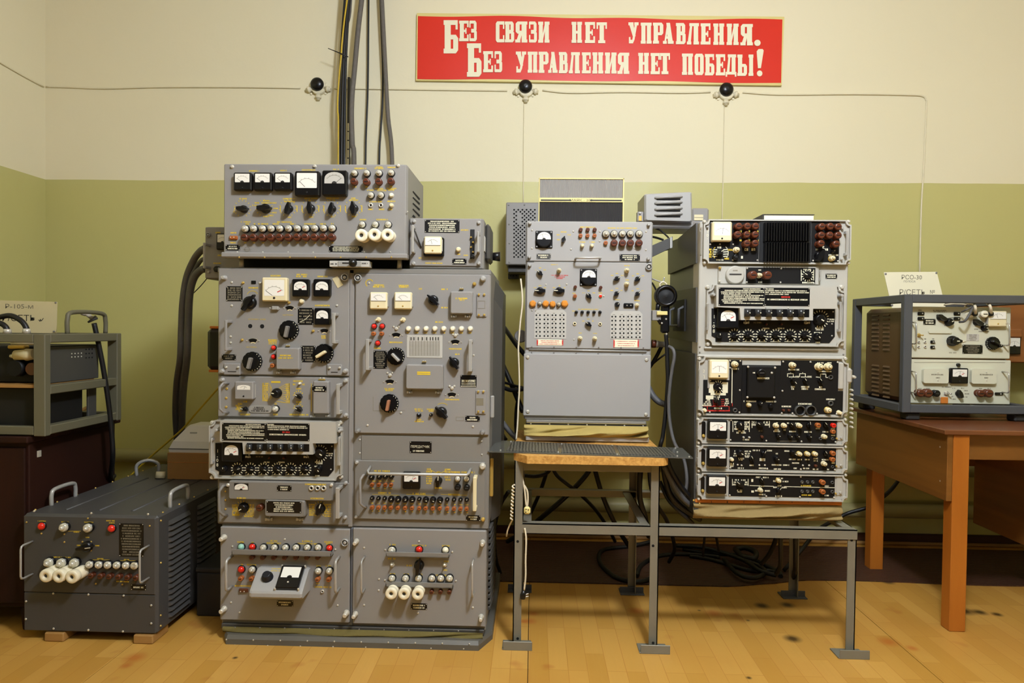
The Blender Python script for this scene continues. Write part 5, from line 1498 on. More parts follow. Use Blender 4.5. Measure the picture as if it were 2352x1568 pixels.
t.arc(440, 650, 105, -130, -45, 1.6, YEL); t.arc(430, 650, 115, 45, 130, 1.6, WHI); t.lab(425, 575, 55, WHI, 5); t.lab(430, 745, 95, WHI, 3); t.lab(570, 610, 60, YEL, 4); t.lab(525, 728, 60, YEL, 4); t.line([(570, 618), (625, 612)], 1.6, YEL)
t.lab(795, 605, 60, WHI, 6); t.lab(888, 605, 60, WHI, 6); t.lab(745, 710, 55, WHI, 6)
t.pointer(1790, 680, 175, 25, 'black', .03, .5); t.button(1962, 722, 40, 'cream', .02, 'brass'); t.knob(1968, 630, 30, 'black', .016, 40); t.lab(1955, 680, 150, WHI, 3.4); t.lab(1735, 605, 40, WHI, 4); t.lab(1825, 575, 45, WHI, 5); t.lab(1870, 605, 50, WHI, 5)
t.screw((302, 535), (432, 533), (610, 535), (992, 485), (992, 525), (992, 752), (938, 750), (605, 748), (1690, 755), (2025, 760), r=2); t.done()
p.handle(2148, 350, 690, .022, 24, 'alu'); p.handle(184, 300, 690, .012, 16, 'alu'); p.bolt(265, 300, 16, 'alu', .01); p.bolt(2085, 315, 20, 'alu', .012); p.bolt(2078, 735, 16, 'alu', .012)
code(p, 262, (362, 412, 455), '10-', 40); p.done()
# ---- narrow fuse drawer
p = module('fuse_drawer', 412, 828, 1775, 1078, L_, 'frame_light', .012, VY, rr, label='narrow drawer with big slotted disc and small round switch')
v = p.p(640, 948, .01); R = p.m(118)
b = MB().lathe([(R * 1.05, p.Y), (R * 1.05, p.Y - .006), (R, p.Y - .012), (R * .9, p.Y - .015)], 28, 0, v.x, v.z); build(b, 'slotted_disc', ['frame_light'], p.par)
t = Panel(p.par, p.Y - .0152, L_, 2); t.fill(560, 930, 725, 950, BLK); t.lab(640, 888, 60, GRY, 2.6); t.done()
black_plate(p, 785, 850, 1722, 1065)
t = Panel(p.par, p.Y - .002, L_, 2)
t.cap(885, 948, 56, 'brown_bakelite', .03); t.button(978, 952, 36, 'cream', .02, 'cream'); t.cap(1080, 950, 56, 'brown_bakelite', .03)
t.lab(972, 882, 40, WHI, 2.6); t.lab(975, 1045, 50, WHI, 3); t.pointer(1615, 955, 105, -60, 'black', .02, .5, 'white_print'); t.ticks(1618, 955, 62, -180, 160, 14, 20, 2.0, WHI)
t.line([(1530, 880), (1530, 1025)], 1.6, WHI); t.line([(1698, 880), (1698, 1020)], 1.6, WHI); t.lab(1610, 875, 100, WHI, 3); t.lab(1620, 1052, 150, WHI, 3.4)
t.screw((800, 860), (1258, 862), (795, 1045), (1250, 1048), (1700, 1060), r=2); t.done()
p.bolt(437, 852, 16, 'brass', .01); p.bolt(430, 1032, 14, 'nickel', .008); p.handle(1788, 880, 1030, .01, 16, 'alu'); p.done()
t = Panel(rr, VY, L_, 2); t.plate(1858, 932, 2015, 1000, 'black', 2, WHI); t.done()
# ---- receiver drawer, moulding below it
receiver_unit(rr, VY, (415, 120, 1.0), M_)
t = Panel(rr, VY, M_, 2)
t.slab(222, 928, 2045, 965, 'frame_light', .012, .005, 'moulding'); t.slab(130, 1035, 2130, 1072, 'frame_light', .012, .005, 'moulding')
t.screw((160, 918), (160, 993), (2105, 945), (2100, 1022), r=2, m=2); t.done()
# ---- big switching drawer
p = unit_frame('switching_drawer', rr, VY, N_, 135, 115, 2150, 912, 72)
p.par['label'] = 'large black drawer with cream meter, blank black cover and twin round ports'
black_plate(p, 205, 425, 560, 875); black_plate(p, 560, 158, 728, 878, .0024); black_plate(p, 728, 225, 1250, 880); black_plate(p, 1252, 165, 2030, 885); black_plate(p, 2020, 575, 2095, 880, .0016)
p.slab(270, 150, 300, 540, 'alu', .006, .002, 'bracket')
p.meter(425, 280, 252, 250, 'white', 0, .028, (.80, -.42, .82, 0))
t = Panel(p.par, p.Y - .0024, N_, 2)
t.fill(282, 455, 360, 600, WHI); t.fill(470, 455, 540, 600, WHI); t.fill(305, 600, 512, 632, WHI); t.ticks(410, 520, 60, -160, 160, 15, 26, 2.2, WHI)
t.knob(410, 520, 56, 'black', .022, 130); t.pointer(405, 705, 130, -10, 'black', .026, .42, 'white_print')
for i in range(4): t.lab(278 - 8 * i, 695 + i * 25, 45 + 26 * i, WHI, 3.2); t.lab(525, 685 + i * 27, 40 + 8 * i, WHI, 3.2); t.line([(340, 700 + i * 24), (375, 705 + i * 20)], 1, RED); t.line([(450, 690 + i * 24), (490, 690 + i * 26)], 1, RED)
t.line([(262, 780), (262, 845), (555, 845), (555, 780), (600, 780), (600, 740)], 1.1, RED); t.line([(215, 780), (600, 780)], 1, RED); t.lab(420, 838, 290, RED, 2.6, .0008); t.lab(405, 808, 120, WHI, 3.6); t.fill(242, 635, 345, 685, WHI); t.line([(345, 652), (395, 655), (400, 675)], 1.6, WHI); t.line([(425, 632), (425, 665)], 2, WHI)
t.line([(598, 285), (592, 735)], 1.8, WHI); t.lab(638, 275, 95, WHI, 3.6); t.button(648, 216, 44, 'cream', .02, 'cream'); t.jack(638, 835, 32, 'grey_dark'); t.screw((568, 165), (708, 168), (568, 262), (700, 563), (695, 862), (302, 432), (295, 858), r=2)
t.cover(808, 240, 1182, 672, 'black_panel', .018, (), None, 14, 'blank_cover'); t.slab(800, 238, 1190, 262, 'grey_dark', .01, .003, 'cover_hinge')
t2 = Panel(p.par, p.Y - .0208, N_, 2); t2.cap(1000, 330, 58, 'black', .02); t2.lab(1022, 402, 165, WHI, 4); t2.lab(892, 328, 30, WHI, 3); t2.screw((1132, 330), (812, 248), (1176, 260), (803, 658), (1165, 662), r=2.6); t2.done()
t.lab(838, 713, 170, WHI, 3.4); t.lab(1122, 717, 135, WHI, 3.4); t.button(835, 768, 32, 'cream', .018, 'brass'); t.knob(985, 745, 34, 'black', .02, 40); t.knob(1125, 775, 36, 'black', .014, 0, 'black')
t.button(1430, 228, 42, 'cream', .022, 'cream'); t.lab(1425, 285, 155, WHI, 3.6); t.button(1792, 250, 50, 'cream', .024, 'cream'); t.button(1915, 250, 48, 'cream', .024, 'cream'); t.lab(1790, 195, 80, WHI, 3.2); t.lab(1910, 195, 60, WHI, 3.2); t.lab(1852, 310, 165, WHI, 3)
for x in (1385, 1548): t.line([(x - 40, 380), (x - 40, 340), (x, 340), (x, 325), (x + 10, 340), (x + 38, 340), (x + 38, 380)], 1.6, WHI); t.line([(x - 20, 385), (x + 100, 385)], 1.6, WHI); t.lab(x + 95, 382, 55, WHI, 4)
t.line([(1730, 385), (1790, 390), (1790, 345), (1862, 345), (1862, 390), (1890, 392)], 1.6, WHI)
for x, an in ((1430, 140), (1595, -35), (1800, -35)): t.pointer(x, 440, 90, an, 'black', .022, .42, 'white_print')
for x, y, w in ((1418, 518, 50), (1415, 545, 35), (1580, 518, 120), (1578, 546, 85), (1785, 522, 50), (1785, 550, 140), (1330, 783, 125), (1580, 748, 180), (1925, 686, 115)): t.lab(x, y, w, WHI, 3.6)
t.jack(1930, 390, 34, 'grey_dark'); t.jack(1930, 742, 38, 'grey_dark'); t.button(1910, 838, 44, 'cream', .02, 'brass'); t.cap(1295, 835, 16, 'brown_bakelite', .01); t.cap(1370, 835, 16, 'brown_bakelite', .01)
for x in (1505, 1650):
    v = t.p(x, 835); R = t.m(68)
    build(MB().lathe([(R, t.Y), (R, t.Y - .012), (R * .86, t.Y - .014), (R * .8, t.Y - .002)], 24, 0, v.x, v.z, cap=False).lathe([(R * .82, t.Y - .001), (R * .5, t.Y - .0012)], 20, 1, v.x, v.z), 'round_port', ['grey_dark', 'black'], p.par)
t.screw((1285, 178), (1655, 182), (2022, 185), (1275, 572), (1268, 872), (1412, 875), (1742, 880), (2008, 882), r=2.2); t.done()
p.slab(2040, 190, 2112, 555, 'frame_light', .010, .004, 'pull_bar'); p.bolt(2052, 868, 26, 'cream', .02); p.bolt(232, 838, 24, 'cream', .02); p.handle(150, 280, 520, .012, 14, 'alu')
code(p, 214, (305, 352, 385), '2-1', 42); p.done()
t = Panel(rr, VY, N_, 2)
t.slab(2165, 265, 2232, 480, 'frame_light', .03, .014, 'side_lug', .03); t.screw((2205, 380), r=4, h=.034)
for i in range(9): t.screw((2195, 560 + i * 62), r=3, h=.02)
t.done()
# ---- three slim drawers
def slim(y0, y1, cd, lab_):
    p = unit_frame('slim_drawer', rr, VY, O_, 120, y0, 2045, y1, 54, .012, .008)
    p.par['label'] = lab_
    return p
def slim_common(p, y0, dx=0):
    p.slab(258 + dx, y0 + 18, 522 + dx, y0 + 285, 'frame_light', .004, .002, 'meter_bezel')
    p.Y -= .004; p.meter(387 + dx, y0 + 148, 245, 240, 'half', 0, .024, (.82, -.10, .80, 0), True); p.Y += .004
    p.slab(1925 + dx, y0 + 20, 2005 + dx, y0 + 285, 'frame_light', .003, .002, 'end_plate'); p.bolt(1975 + dx, y0 + 252, 18, 'alu', .008); p.bolt(1918 + dx, y0 + 262, 11, 'brass', .008)
    p.round_slab(178 + dx, y0 + 40, 228 + dx, y0 + 255, 'black', .002, 24, 'code_plate'); p.bolt(205 + dx, y0 + 228, 19, 'brass', .01)
    p.handle(125 + dx * .4, y0 + 150, y0 + 240, .008, 10, 'alu')
p = slim(57, 392, '4', 'slim drawer with meter, upper of the three, three cream knobs and orange caps'); slim_common(p, 57)
code(p, 200, (175, 212, 245), '4-1', 42, YEL); black_plate(p, 542, 72, 1915, 372)
t = Panel(p.par, p.Y - .002, O_, 2)
t.knob(685, 150, 52, 'black', .022, -25)
for i in range(4): t.lab(620, 105 + i * 30, 48, WHI, 4); t.lab(755, 110 + i * 28, 55, WHI, 4); 
t.line([(578, 95), (578, 230)], 1.4, WHI); t.line([(790, 90), (790, 232)], 1.4, WHI); t.lab(685, 242, 120, WHI, 4); t.lab(665, 222, 30, WHI, 3); t.lab(715, 222, 30, WHI, 3); t.screw((712, 300), (785, 302), r=2.4, h=.01); t.lab(750, 332, 85, WHI, 3.4); t.cap(958, 298, 18, 'brown_bakelite', .012)
t.pointer(930, 140, 100, -55, 'black', .022, .34, 'white_print'); t.lab(850, 110, 55, WHI, 4); t.lab(848, 140, 60, WHI, 4); t.lab(1000, 110, 55, WHI, 4); t.lab(1015, 140, 50, WHI, 4); t.line([(825, 95), (825, 180)], 1.4, WHI); t.line([(1048, 95), (1048, 175)], 1.4, WHI); t.lab(935, 220, 50, GRY, 3)
for x in (1147, 1250, 1448): t.button(x, 158, 33, 'cream', .02, 'cream')
t.lab(1145, 118, 20, WHI, 3); t.lab(1142, 205, 50, WHI, 3.4); t.lab(1142, 225, 80, WHI, 3.4); t.lab(1245, 207, 30, WHI, 3); t.lab(1345, 228, 85, WHI, 3.4); t.lab(1545, 233, 95, WHI, 3.4); t.lab(1295, 120, 40, WHI, 3); t.lab(1400, 122, 40, WHI, 3); t.lab(1672, 188, 55, WHI, 3.4); t.lab(1865, 192, 50, WHI, 3.2); t.lab(1772, 232, 80, WHI, 3); t.lab(1868, 278, 50, WHI, 3)
for x, an in ((1348, -50), (1568, -8), (1785, -40)): t.pointer(x, 145, 95, an, 'black', .022, .3, 'white_print')
t.cap(1682, 150, 32, 'orange_cap', .016); t.cap(1880, 152, 30, 'red_lamp', .014); t.cap(1875, 232, 28, 'orange_cap', .014); t.button(1770, 300, 32, 'cream', .02, 'cream')
for x, y in ((1168, 282), (1322, 288), (1415, 288), (1568, 292)): t.knob(x, y, 30, 'black', .016, 110)
for x, y in ((1705, 320), (1862, 322)): t.jack(x, y, 20, 'grey_dark')
t.screw((555, 82), (548, 335), (1008, 345), (1460, 355), (1898, 362), r=2); t.line([(1150, 352), (1400, 352)], 1, GRY); t.done(); p.done()
p = slim(407, 752, '5', 'slim drawer with meter, middle of the three, three brass-rimmed knobs'); slim_common(p, 412, -5)
code(p, 195, (532, 568, 600), '5-1', 42, YEL); black_plate(p, 536, 435, 1905, 722)
t = Panel(p.par, p.Y - .002, O_, 2)
t.knob(680, 505, 48, 'black', .022, 120); t.pointer(830, 580, 95, -25, 'black', .02, .3, 'white_print'); t.pointer(978, 510, 85, 25, 'black', .02, .34, 'white_print'); t.button(572, 592, 27, 'cream', .016, 'nickel'); t.knob(1150, 580, 34, 'black', .018, 110); t.pointer(1358, 505, 90, 120, 'black', .02, .34, 'white_print')
for x in (1447, 1550, 1648): t.button(x, 522, 33, 'cream', .02, 'brass')
t.pointer(1785, 515, 95, -35, 'black', .022, .3, 'white_print'); t.cap(1872, 512, 31, 'orange_cap', .016); t.cap(1868, 590, 31, 'orange_cap', .016); t.button(1768, 650, 32, 'cream', .02, 'cream'); t.jack(1862, 682, 20, 'grey_dark'); t.cap(1650, 672, 18, 'brown_bakelite', .01)
for x, y, w in ((615, 478, 35), (610, 510, 35), (610, 538, 45), (770, 482, 80), (765, 512, 60), (762, 540, 60), (762, 555, 50), (685, 575, 70), (680, 592, 50), (880, 470, 90), (1050, 473, 60), (958, 580, 70), (958, 598, 70), (1145, 512, 30), (1190, 658, 220), (1272, 478, 60), (1342, 585, 85), (1445, 588, 70), (1535, 588, 60), (1645, 575, 60), (1645, 605, 55), (1765, 590, 85), (1385, 633, 90), (1380, 700, 40), (1520, 702, 75), (1645, 712, 75), (1805, 715, 30), (822, 662, 60), (685, 698, 85), (565, 640, 50), (565, 658, 50), (565, 675, 40), (960, 700, 95), (1150, 710, 90), (1865, 632, 50)): t.lab(x, y, w, WHI, 3.2)
t.screw((545, 692), (640, 655), (690, 662), (918, 660), (990, 660), (1478, 662), (1558, 662), (1890, 718), (1452, 712), (1020, 705), r=2.2); t.done(); p.done()
p = slim(770, 1110, '6', 'slim drawer with meter, lowest of the three, two rows of three small jacks'); slim_common(p, 765, -12)
code(p, 188, (880, 918, 950), '6-1', 42, YEL); black_plate(p, 526, 795, 1890, 1070)
t = Panel(p.par, p.Y - .002, O_, 2)
t.pointer(668, 905, 110, -50, 'black', .022, .4, 'white_print'); t.pointer(958, 855, 85, -35, 'black', .02, .3, 'white_print'); t.button(1178, 868, 32, 'cream', .018, 'brass'); t.button(945, 990, 31, 'cream', .018, 'cream'); t.pointer(1172, 980, 85, 30, 'black', .02, .34, 'white_print')
for y in (880, 1000):
    for x in (1470, 1540, 1610): t.jack(x, y, 22, 'grey_dark'); t.screw((x + 4, y), r=2)
    t.lab(1520, y + 45, 130, YEL, 3); t.cap(1740, y + 6, 33, 'orange_cap', .018); t.lab(1785, y + 50, 50, WHI, 3.4); t.jack(1858, y + 5, 22, 'grey_dark')
t.line([(795, 922), (1100, 932)], 1.4, WHI); t.line([(1240, 935), (1888, 950)], 1.4, WHI); t.fill(815, 838, 840, 875, WHI); t.fill(815, 985, 848, 1012, WHI); t.line([(572, 840), (572, 920)], 1.4, WHI); t.line([(775, 840), (775, 925)], 1.4, WHI)
for x, y, w in ((632, 850, 55), (712, 852, 55), (612, 880, 45), (600, 910, 40), (745, 880, 40), (750, 908, 45), (668, 985, 70), (668, 1003, 55), (955, 930, 85), (1178, 830, 85), (1120, 865, 65), (1255, 870, 70), (1180, 925, 50), (890, 988, 55), (1025, 990, 70), (955, 1037, 85), (1135, 945, 75), (1240, 948, 60), (1170, 1058, 90), (905, 815, 60), (1000, 818, 70)): t.lab(x, y, w, WHI, 3.4)
t.screw((538, 1045), (1008, 1058), (1440, 1068), (1878, 1075), (1450, 808), r=2); t.done(); p.done()
# ---- base: wooden slats and cloth
t = Panel(rr, VY, O_, 2)
t.slab(95, 1112, 1985, 1160, 'rust_tag', .004, .002, 'base_strip', .3)
t.line([(500, 1118), (500, 1142)], 1, BLK, .005)
for i in range(7): t.line([(300 + i * 207, 1118), (300 + i * 207, 1140)], 1, BLK, .005)
t.screw((75, 1112), (1962, 1160), (150, 1155), r=2.6, m=1); t.done()
b = MB()
skirt(b, t.p(70, 1200).x, t.p(1985, 1200).x, VY + .006, .478, t.p(1000, 1158).z, .030, ((.013, 1.5, .2, 11), (.008, 4, 1.1, 14), (.004, 9, .4, 6)), n=80, k=26)
build(b, 'canvas_skirt', ['canvas_tan'], rr)
build(MB().cbox(x0r + .01, x1r - .01, VY + .01, VB - .02, .475, t.p(1000, 1150).z, .004), 'base_frame', ['grey_dark'], rr)
p = Panel(rr, VY, (0, 0, 1)); 
# ---- book lying on top
zbk = ztr - .003
bk = thing('book', 'closed book with dark cover lying on top of the receiver rack', 'book', (at(1805, 505, VY + .18).x, VY + .2, zbk))
xa, xb = at(1755, 500, VY + .14).x, at(1869, 500, VY + .14).x
hk = at(1805, 492, VY + .14).z - zbk
build(MB().cbox(xa, xb, VY + .14, VY + .30, zbk + .003, zbk + hk - .003, .001), 'pages', ['paper_white'], bk)
build(MB().cbox(xa - .004, xb + .002, VY + .136, VY + .304, zbk, zbk + .003, .001), 'back_cover', ['black_panel'], bk)
build(MB().cbox(xa - .004, xb + .002, VY + .136, VY + .304, zbk + hk - .003, zbk + hk, .001), 'front_cover', ['grey_dark'], bk)
build(MB().cbox(xa - .006, xa - .001, VY + .136, VY + .304, zbk, zbk + hk, .001), 'spine', ['grey_dark'], bk)
# dark cable duct reaching across to the rack's flank
a0, a1 = at(1499, 583, 2.98), at(1545, 556, 2.98)
b = MB()
v = [at(1493, 566, 3.0), at(1543, 544, 3.0), at(1543, 568, 3.0), at(1493, 592, 3.0)]
b.prism([(w.x, w.z) for w in v][::-1], 2.98, 3.06, 0, back=True)
du = thing('cable_duct', 'short dark slanted metal duct between the switchboard and the receiver rack', 'duct', ((v[0].x + v[1].x) / 2, 3.02, v[3].z))
build(b, 'duct_body', ['grey_dark'], du)
v2 = [at(1539, 545, 2.97), at(1544, 544, 2.97), at(1544, 569, 2.97), at(1539, 570, 2.97)]
build(MB().prism([(w.x, w.z) for w in v2][::-1], 2.97, 3.065, 0, back=True), 'end_clamp', ['alu'], du)

# ================================================================ steel stand
st = thing('steel_stand', 'bare steel angle-iron stand with a high left bay and a low right shelf', 'stand', (.55, 2.82, .003))
FX = [at(1189, 1300, 2.55).x, at(1502, 1300, 2.55).x, at(1954, 1350, 2.55).x]
SF, SB, ZB, ZS = 2.545, 3.115, .705, .468
def angle_leg(x, y, z0, z1, sx, sy, w=.032, t=.004):
    b = MB()
    b.box(x - w / 2, x + w / 2, y, y + t * sy if sy > 0 else y, z0, z1) if sy > 0 else b.box(x - w / 2, x + w / 2, y - t, y, z0, z1)
    if sx > 0: b.box(x - w / 2, x - w / 2 + t, min(y, y + sy * w), max(y, y + sy * w), z0, z1)
    else: b.box(x + w / 2 - t, x + w / 2, min(y, y + sy * w), max(y, y + sy * w), z0, z1)
    return b
for i, x in enumerate(FX):
    zt_ = ZB if i < 2 else ZS
    for y, sy in ((SF, 1), (SB, -1)):
        o = build(angle_leg(x, y, .006, zt_, 1 if i == 0 else -1, sy), 'leg', ['stand_steel'], st)
        if sy > 0:
            pp = Panel(o, y, (0, 0, 1), 2)
            for px, py in (((1189, 1243), (1189, 1466)), ((1500, 1253), (1500, 1476)), ((1956, 1240),))[i]: pp.hole(px, py, 3.2, 'bolt_hole')
        b = MB(); fy = y - .028 if sy > 0 else y - .045
        b.cbox(x - .054, x + .054, fy, fy + .075, .003, .008, .001)
        if sy > 0: b.cbox(x - .050, x + .058, fy - .002, fy + .002, .003, .036, .001)
        else: b.cbox(x - .054, x + .054, fy + .03, fy + .034, .003, .03, .001)
        build(b, 'foot', ['stand_steel' if sy > 0 else 'blue_grey'], st)
def rail(x0, x1, y, z, sy, nm='rail', w=.036, t=.004):
    b = MB()
    b.box(x0, x1, min(y, y + sy * t), max(y, y + sy * t), z - w, z)
    b.box(x0, x1, min(y, y + sy * w), max(y, y + sy * w), z - t, z)
    return build(b, nm, ['stand_steel'], st)
def srail(x, y0, y1, z, sx, nm='side_rail', w=.036, t=.004):
    b = MB()
    b.box(min(x, x + sx * t), max(x, x + sx * t), y0, y1, z - w, z)
    b.box(min(x, x + sx * w), max(x, x + sx * w), y0, y1, z - t, z)
    return build(b, nm, ['stand_steel'], st)
rail(FX[0] + .016, FX[1] - .016, SF + .001, ZS + .002, 1); rail(FX[1] + .016, FX[2] + .016, SF - .004, ZS + .004, 1)
rail(FX[0], FX[1], SB, ZS + .004, -1); rail(FX[1], FX[2], SB, ZS + .004, -1)
rail(FX[0] + .016, FX[1] - .016, SF + .005, ZB, 1); rail(FX[0], FX[1], SB - .005, ZB, -1)
for x, sx in ((FX[0] + .014, 1), (FX[1] - .014, -1)): srail(x, SF + .03, SB - .03, ZS, sx); srail(x, SF + .03, SB - .03, ZB - .002, sx)
srail(FX[2] + .014, SF + .03, SB - .03, ZS + .004, -1)
# chipboard table board
v = [(1216, 2.50), (1520, 2.50)]
xa, xb = at(1180, 1050, 2.56).x, at(1532, 1050, 2.54).x
pts = [(xa + .05, 2.495), (xb - .02, 2.495), (xb, 2.52), (xb, 3.13), (xa, 3.13), (xa, 2.56)]
n = len(pts)
b = MB().add([(x, y, ZB) for x, y in pts] + [(x, y, .733) for x, y in pts], [tuple(range(n, 2 * n)), tuple(range(n - 1, -1, -1))] + [(i, (i + 1) % n, (i + 1) % n + n, i + n) for i in range(n)])
tag(build(b, 'board', ['chipboard']), 'raw chipboard board with rounded corner lying on the high bay of the stand', 'board')
# clear acrylic tray with three dark inlays
zt2 = .7335
tr = thing('acrylic_tray', 'clear acrylic strip with three dark ribbed inlays lying in front of the switchboard', 'tray', (.2, 2.58, zt2))
TQ = [onz(1120, 1036, zt2 + .004), onz(1592, 1051, zt2 + .004), onz(1567, 1028, zt2 + .004), onz(1142, 1011, zt2 + .004)]
def lerp2(u, w, z):
    a = TQ[0].lerp(TQ[1], u); c = TQ[3].lerp(TQ[2], u); r = a.lerp(c, w); return (r.x, r.y, z)
def tquad(u0, u1, w0, w1, z0, z1, nm, mt_):
    cs = [(u0, w0), (u1, w0), (u1, w1), (u0, w1)]
    v = [lerp2(u, w, z0) for u, w in cs] + [lerp2(u, w, z1) for u, w in cs]
    return build(MB().add(v, [(3, 2, 1, 0), (4, 5, 6, 7), (0, 1, 5, 4), (1, 2, 6, 5), (2, 3, 7, 6), (3, 0, 4, 7)]), nm, [mt_], tr)
tquad(0, 1, 0, 1, zt2, zt2 + .004, 'acrylic_sheet', 'acrylic')
mm = mat('ribbed_dark', (70, 68, 62), .4, 0, .3, 60)
nt = mm.node_tree; g = nt.nodes.new('ShaderNodeNewGeometry'); wv = nt.nodes.new('ShaderNodeTexWave'); wv.inputs['Scale'].default_value = 26; wv.inputs['Distortion'].default_value = 2.5; wv.inputs['Detail'].default_value = 3
nt.links.new(g.outputs['Position'], wv.inputs['Vector']); cr = nt.nodes.new('ShaderNodeValToRGB'); cr.color_ramp.elements[0].color = srgb(40, 39, 36); cr.color_ramp.elements[1].color = srgb(96, 92, 82)
nt.links.new(wv.outputs['Fac'], cr.inputs[0]); nt.links.new(cr.outputs[0], nt.nodes['Principled BSDF'].inputs['Base Color'])
for u0, u1 in ((.09, .345), (.365, .635), (.655, .925)): tquad(u0, u1, .08, .94, zt2 + .004, zt2 + .006, 'dark_inlay', 'ribbed_dark')
b = MB()
for u, w in ((.06, .1), (.35, .1), (.36, .9), (.64, .08), (.63, .92), (.93, .1), (.95, .5), (.96, .9), (.08, .92), (.985, .06)):
    x, y, z = lerp2(u, w, zt2 + .006); b.add([(x + .003 * math.cos(k * 1.05), y + .003 * math.sin(k * 1.05), z + .0015) for k in range(6)] + [(x + .003 * math.cos(k * 1.05), y + .003 * math.sin(k * 1.05), z - .003) for k in range(6)], [tuple(range(6))] + [(i, i + 6, (i + 1) % 6 + 6, (i + 1) % 6) for i in range(6)])
tag(build(b, 'screws', ['nickel'], tr), kind='stuff')

# ================================================================ table on the right with framed radio
TX, TF, TB, TZ = 1.64, 2.76, 3.55, .816
tb = thing('table', 'brown wooden table with orange-varnished legs at the right edge', 'table', (2.3, 3.15, .003))
build(MB().cbox(TX, 3.30, TF, TB, TZ - .02, TZ, .003), 'table_top', ['table_top'], tb)
for x, y in ((1.682, 2.772), (1.71, 3.475), (3.20, 2.772), (3.20, 3.475)):
    b = MB().cbox(x, x + .064, y, y + .06, .003, TZ - .02, .003); build(b, 'leg', ['table_wood'], tb)
build(MB().cbox(TX + .018, TX + .040, TF + .012, TB - .01, .528, TZ - .02, .002), 'side_apron', ['table_side'], tb)
build(MB().cbox(1.746, 3.20, TF + .05, TF + .07, .690, TZ - .02, .002), 'front_apron', ['table_side'], tb)
build(MB().cbox(1.774, 3.20, TB - .04, TB - .02, .53, TZ - .02, .002), 'back_apron', ['table_side'], tb)
build(MB().cbox(2.24, 2.72, 3.10, 3.52, .24, TZ - .02, .003), 'pedestal', ['table_side'], tb)
pp = Panel(tb, TF + .012, (0, 0, 1)); 
b = MB()
for py in (1026, 1104):
    v = onx(2160, py, TX + .018); b.add([(TX + .0165, v.y + .004 * math.cos(k), v.z + .004 * math.sin(k)) for k in (0, 1.05, 2.1, 3.14, 4.19, 5.24)], [(5, 4, 3, 2, 1, 0)])
tag(build(b, 'screws', ['nickel'], tb), kind='stuff')

X0, X1, Y0, Y1, Z0, Z1 = 1.618, 2.195, 3.035, 3.53, .850, 1.368
fm = thing('angle_frame', 'dark blue-grey angle-iron frame on the right-hand table, holding the cream radio', 'frame', ((X0 + X1) / 2, 3.28, TZ))
w = .036
for x in (X0, X1 - w):
    for y in (Y0, Y1 - w): build(MB().cbox(x, x + w, y, y + w * .9, Z0, Z1, .003), 'post', ['blue_grey'], fm)
for z in (Z0, Z1 - w):
    for y in (Y0, Y1 - w): build(MB().cbox(X0 + w, X1 - w, y + .001, y + w * .9, z, z + w, .003), 'cross_bar', ['blue_grey'], fm)
    for x in (X0, X1 - w): build(MB().cbox(x + .001, x + w - .001, Y0 + w * .9, Y1 - w, z, z + w, .003), 'side_bar', ['blue_grey'], fm)
for x in (X0 + .03, X1 - .08):
    for y in (Y0 + .02, Y1 - .08): build(MB().cbox(x, x + .06, y, y + .06, TZ, Z0, .006), 'rubber_foot', ['rubber'], fm)
U_ = (1930, 600, 4.1256)
QY = 3.10
ra = thing('cream_radio', 'cream-fronted radio set with brown louvred side, inside the angle-iron frame', 'radio', (1.97, 3.3, Z0 + w))
p0 = Panel(ra, QY, U_)
a, b_, d, e = p0.rect(648, 430, 1618, 1352)
d = Z0 + w
build(MB().cbox(a + .004, b_ - .004, QY + .004, QY + .42, d, e - .003, .02), 'case', ['brown_paint'], ra)
def rmod(nm, y0, y1, lab_):
    o = build(MB().cbox(p0.p(650, y0).x, p0.p(1612, y0).x, QY - .006, QY + .006, max(d, p0.p(1100, y1).z), p0.p(1100, y0).z, .003), nm, ['radio_cream'], ra); o['label'] = lab_
    return Panel(o, QY - .006, U_, 2)
p = rmod('upper_panel', 432, 918, 'upper cream panel with black pointer knobs and cream meter')
for x, y in ((770, 494), (770, 542), (1112, 495), (1112, 543)): p.conn(x, y, 64, 32, 'black', 1, 'plug')
p.plate(786, 545, 903, 602, 'black', 2)
p.pointer(962, 532, 92, -60, 'black', .026, .5); p.knob(1045, 575, 38, 'black', .024, 60); p.pointer(1308, 578, 90, -60, 'black', .026, .5); p.knob(1377, 632, 28, 'black', .02, 90)
p.meter(1497, 545, 160, 145, 'cream', -20, .024); p.cap(1372, 500, 34, 'white_lamp', .03, 'white_plug'); p.cap(1282, 497, 24, 'black', .03, 'plug'); p.cap(1432, 497, 24, 'black', .034, 'plug'); p.cap(1240, 505, 28, 'white_lamp', .02, 'white_plug')
p.round_slab(838, 650, 1058, 682, 'radio_cream', .006, 14, 'sliding_cover'); p.toggle(753, 700, 20, 90, 'brass')
for x, y in ((745, 765), (805, 765), (745, 810), (805, 810)): p.jack(x, y, 13)
p.conn(880, 764, 42, 30, 'black', 2); p.conn(880, 814, 42, 30, 'black', 2)
p.pointer(1085, 755, 120, 90, 'black', .03, .62); p.knob(1088, 755, 48, 'black', .036, 90)
v = [p.p(1135, 748), p.p(1190, 756), p.p(1138, 770)]; build(MB().prism([(w_.x, w_.z) for w_ in v][::-1], p.Y - .004, p.Y - .002), 'pointer_tip', ['white_lamp'], p.par)
p.plate(1195, 688, 1315, 755, 'grey_face', 5, GRY, 'chart_plate'); p.plate(1157, 790, 1348, 876, 'black', 5, GRY, 'instruction_plate')
p.dial(1465, 778, 62, 120, 'black'); p.knob(1515, 800, 20, 'black', .03, 0)
p.handle(722, 570, 790, .045, 26, 'chrome', False); p.handle(1605, 580, 805, .045, 26, 'chrome', False)
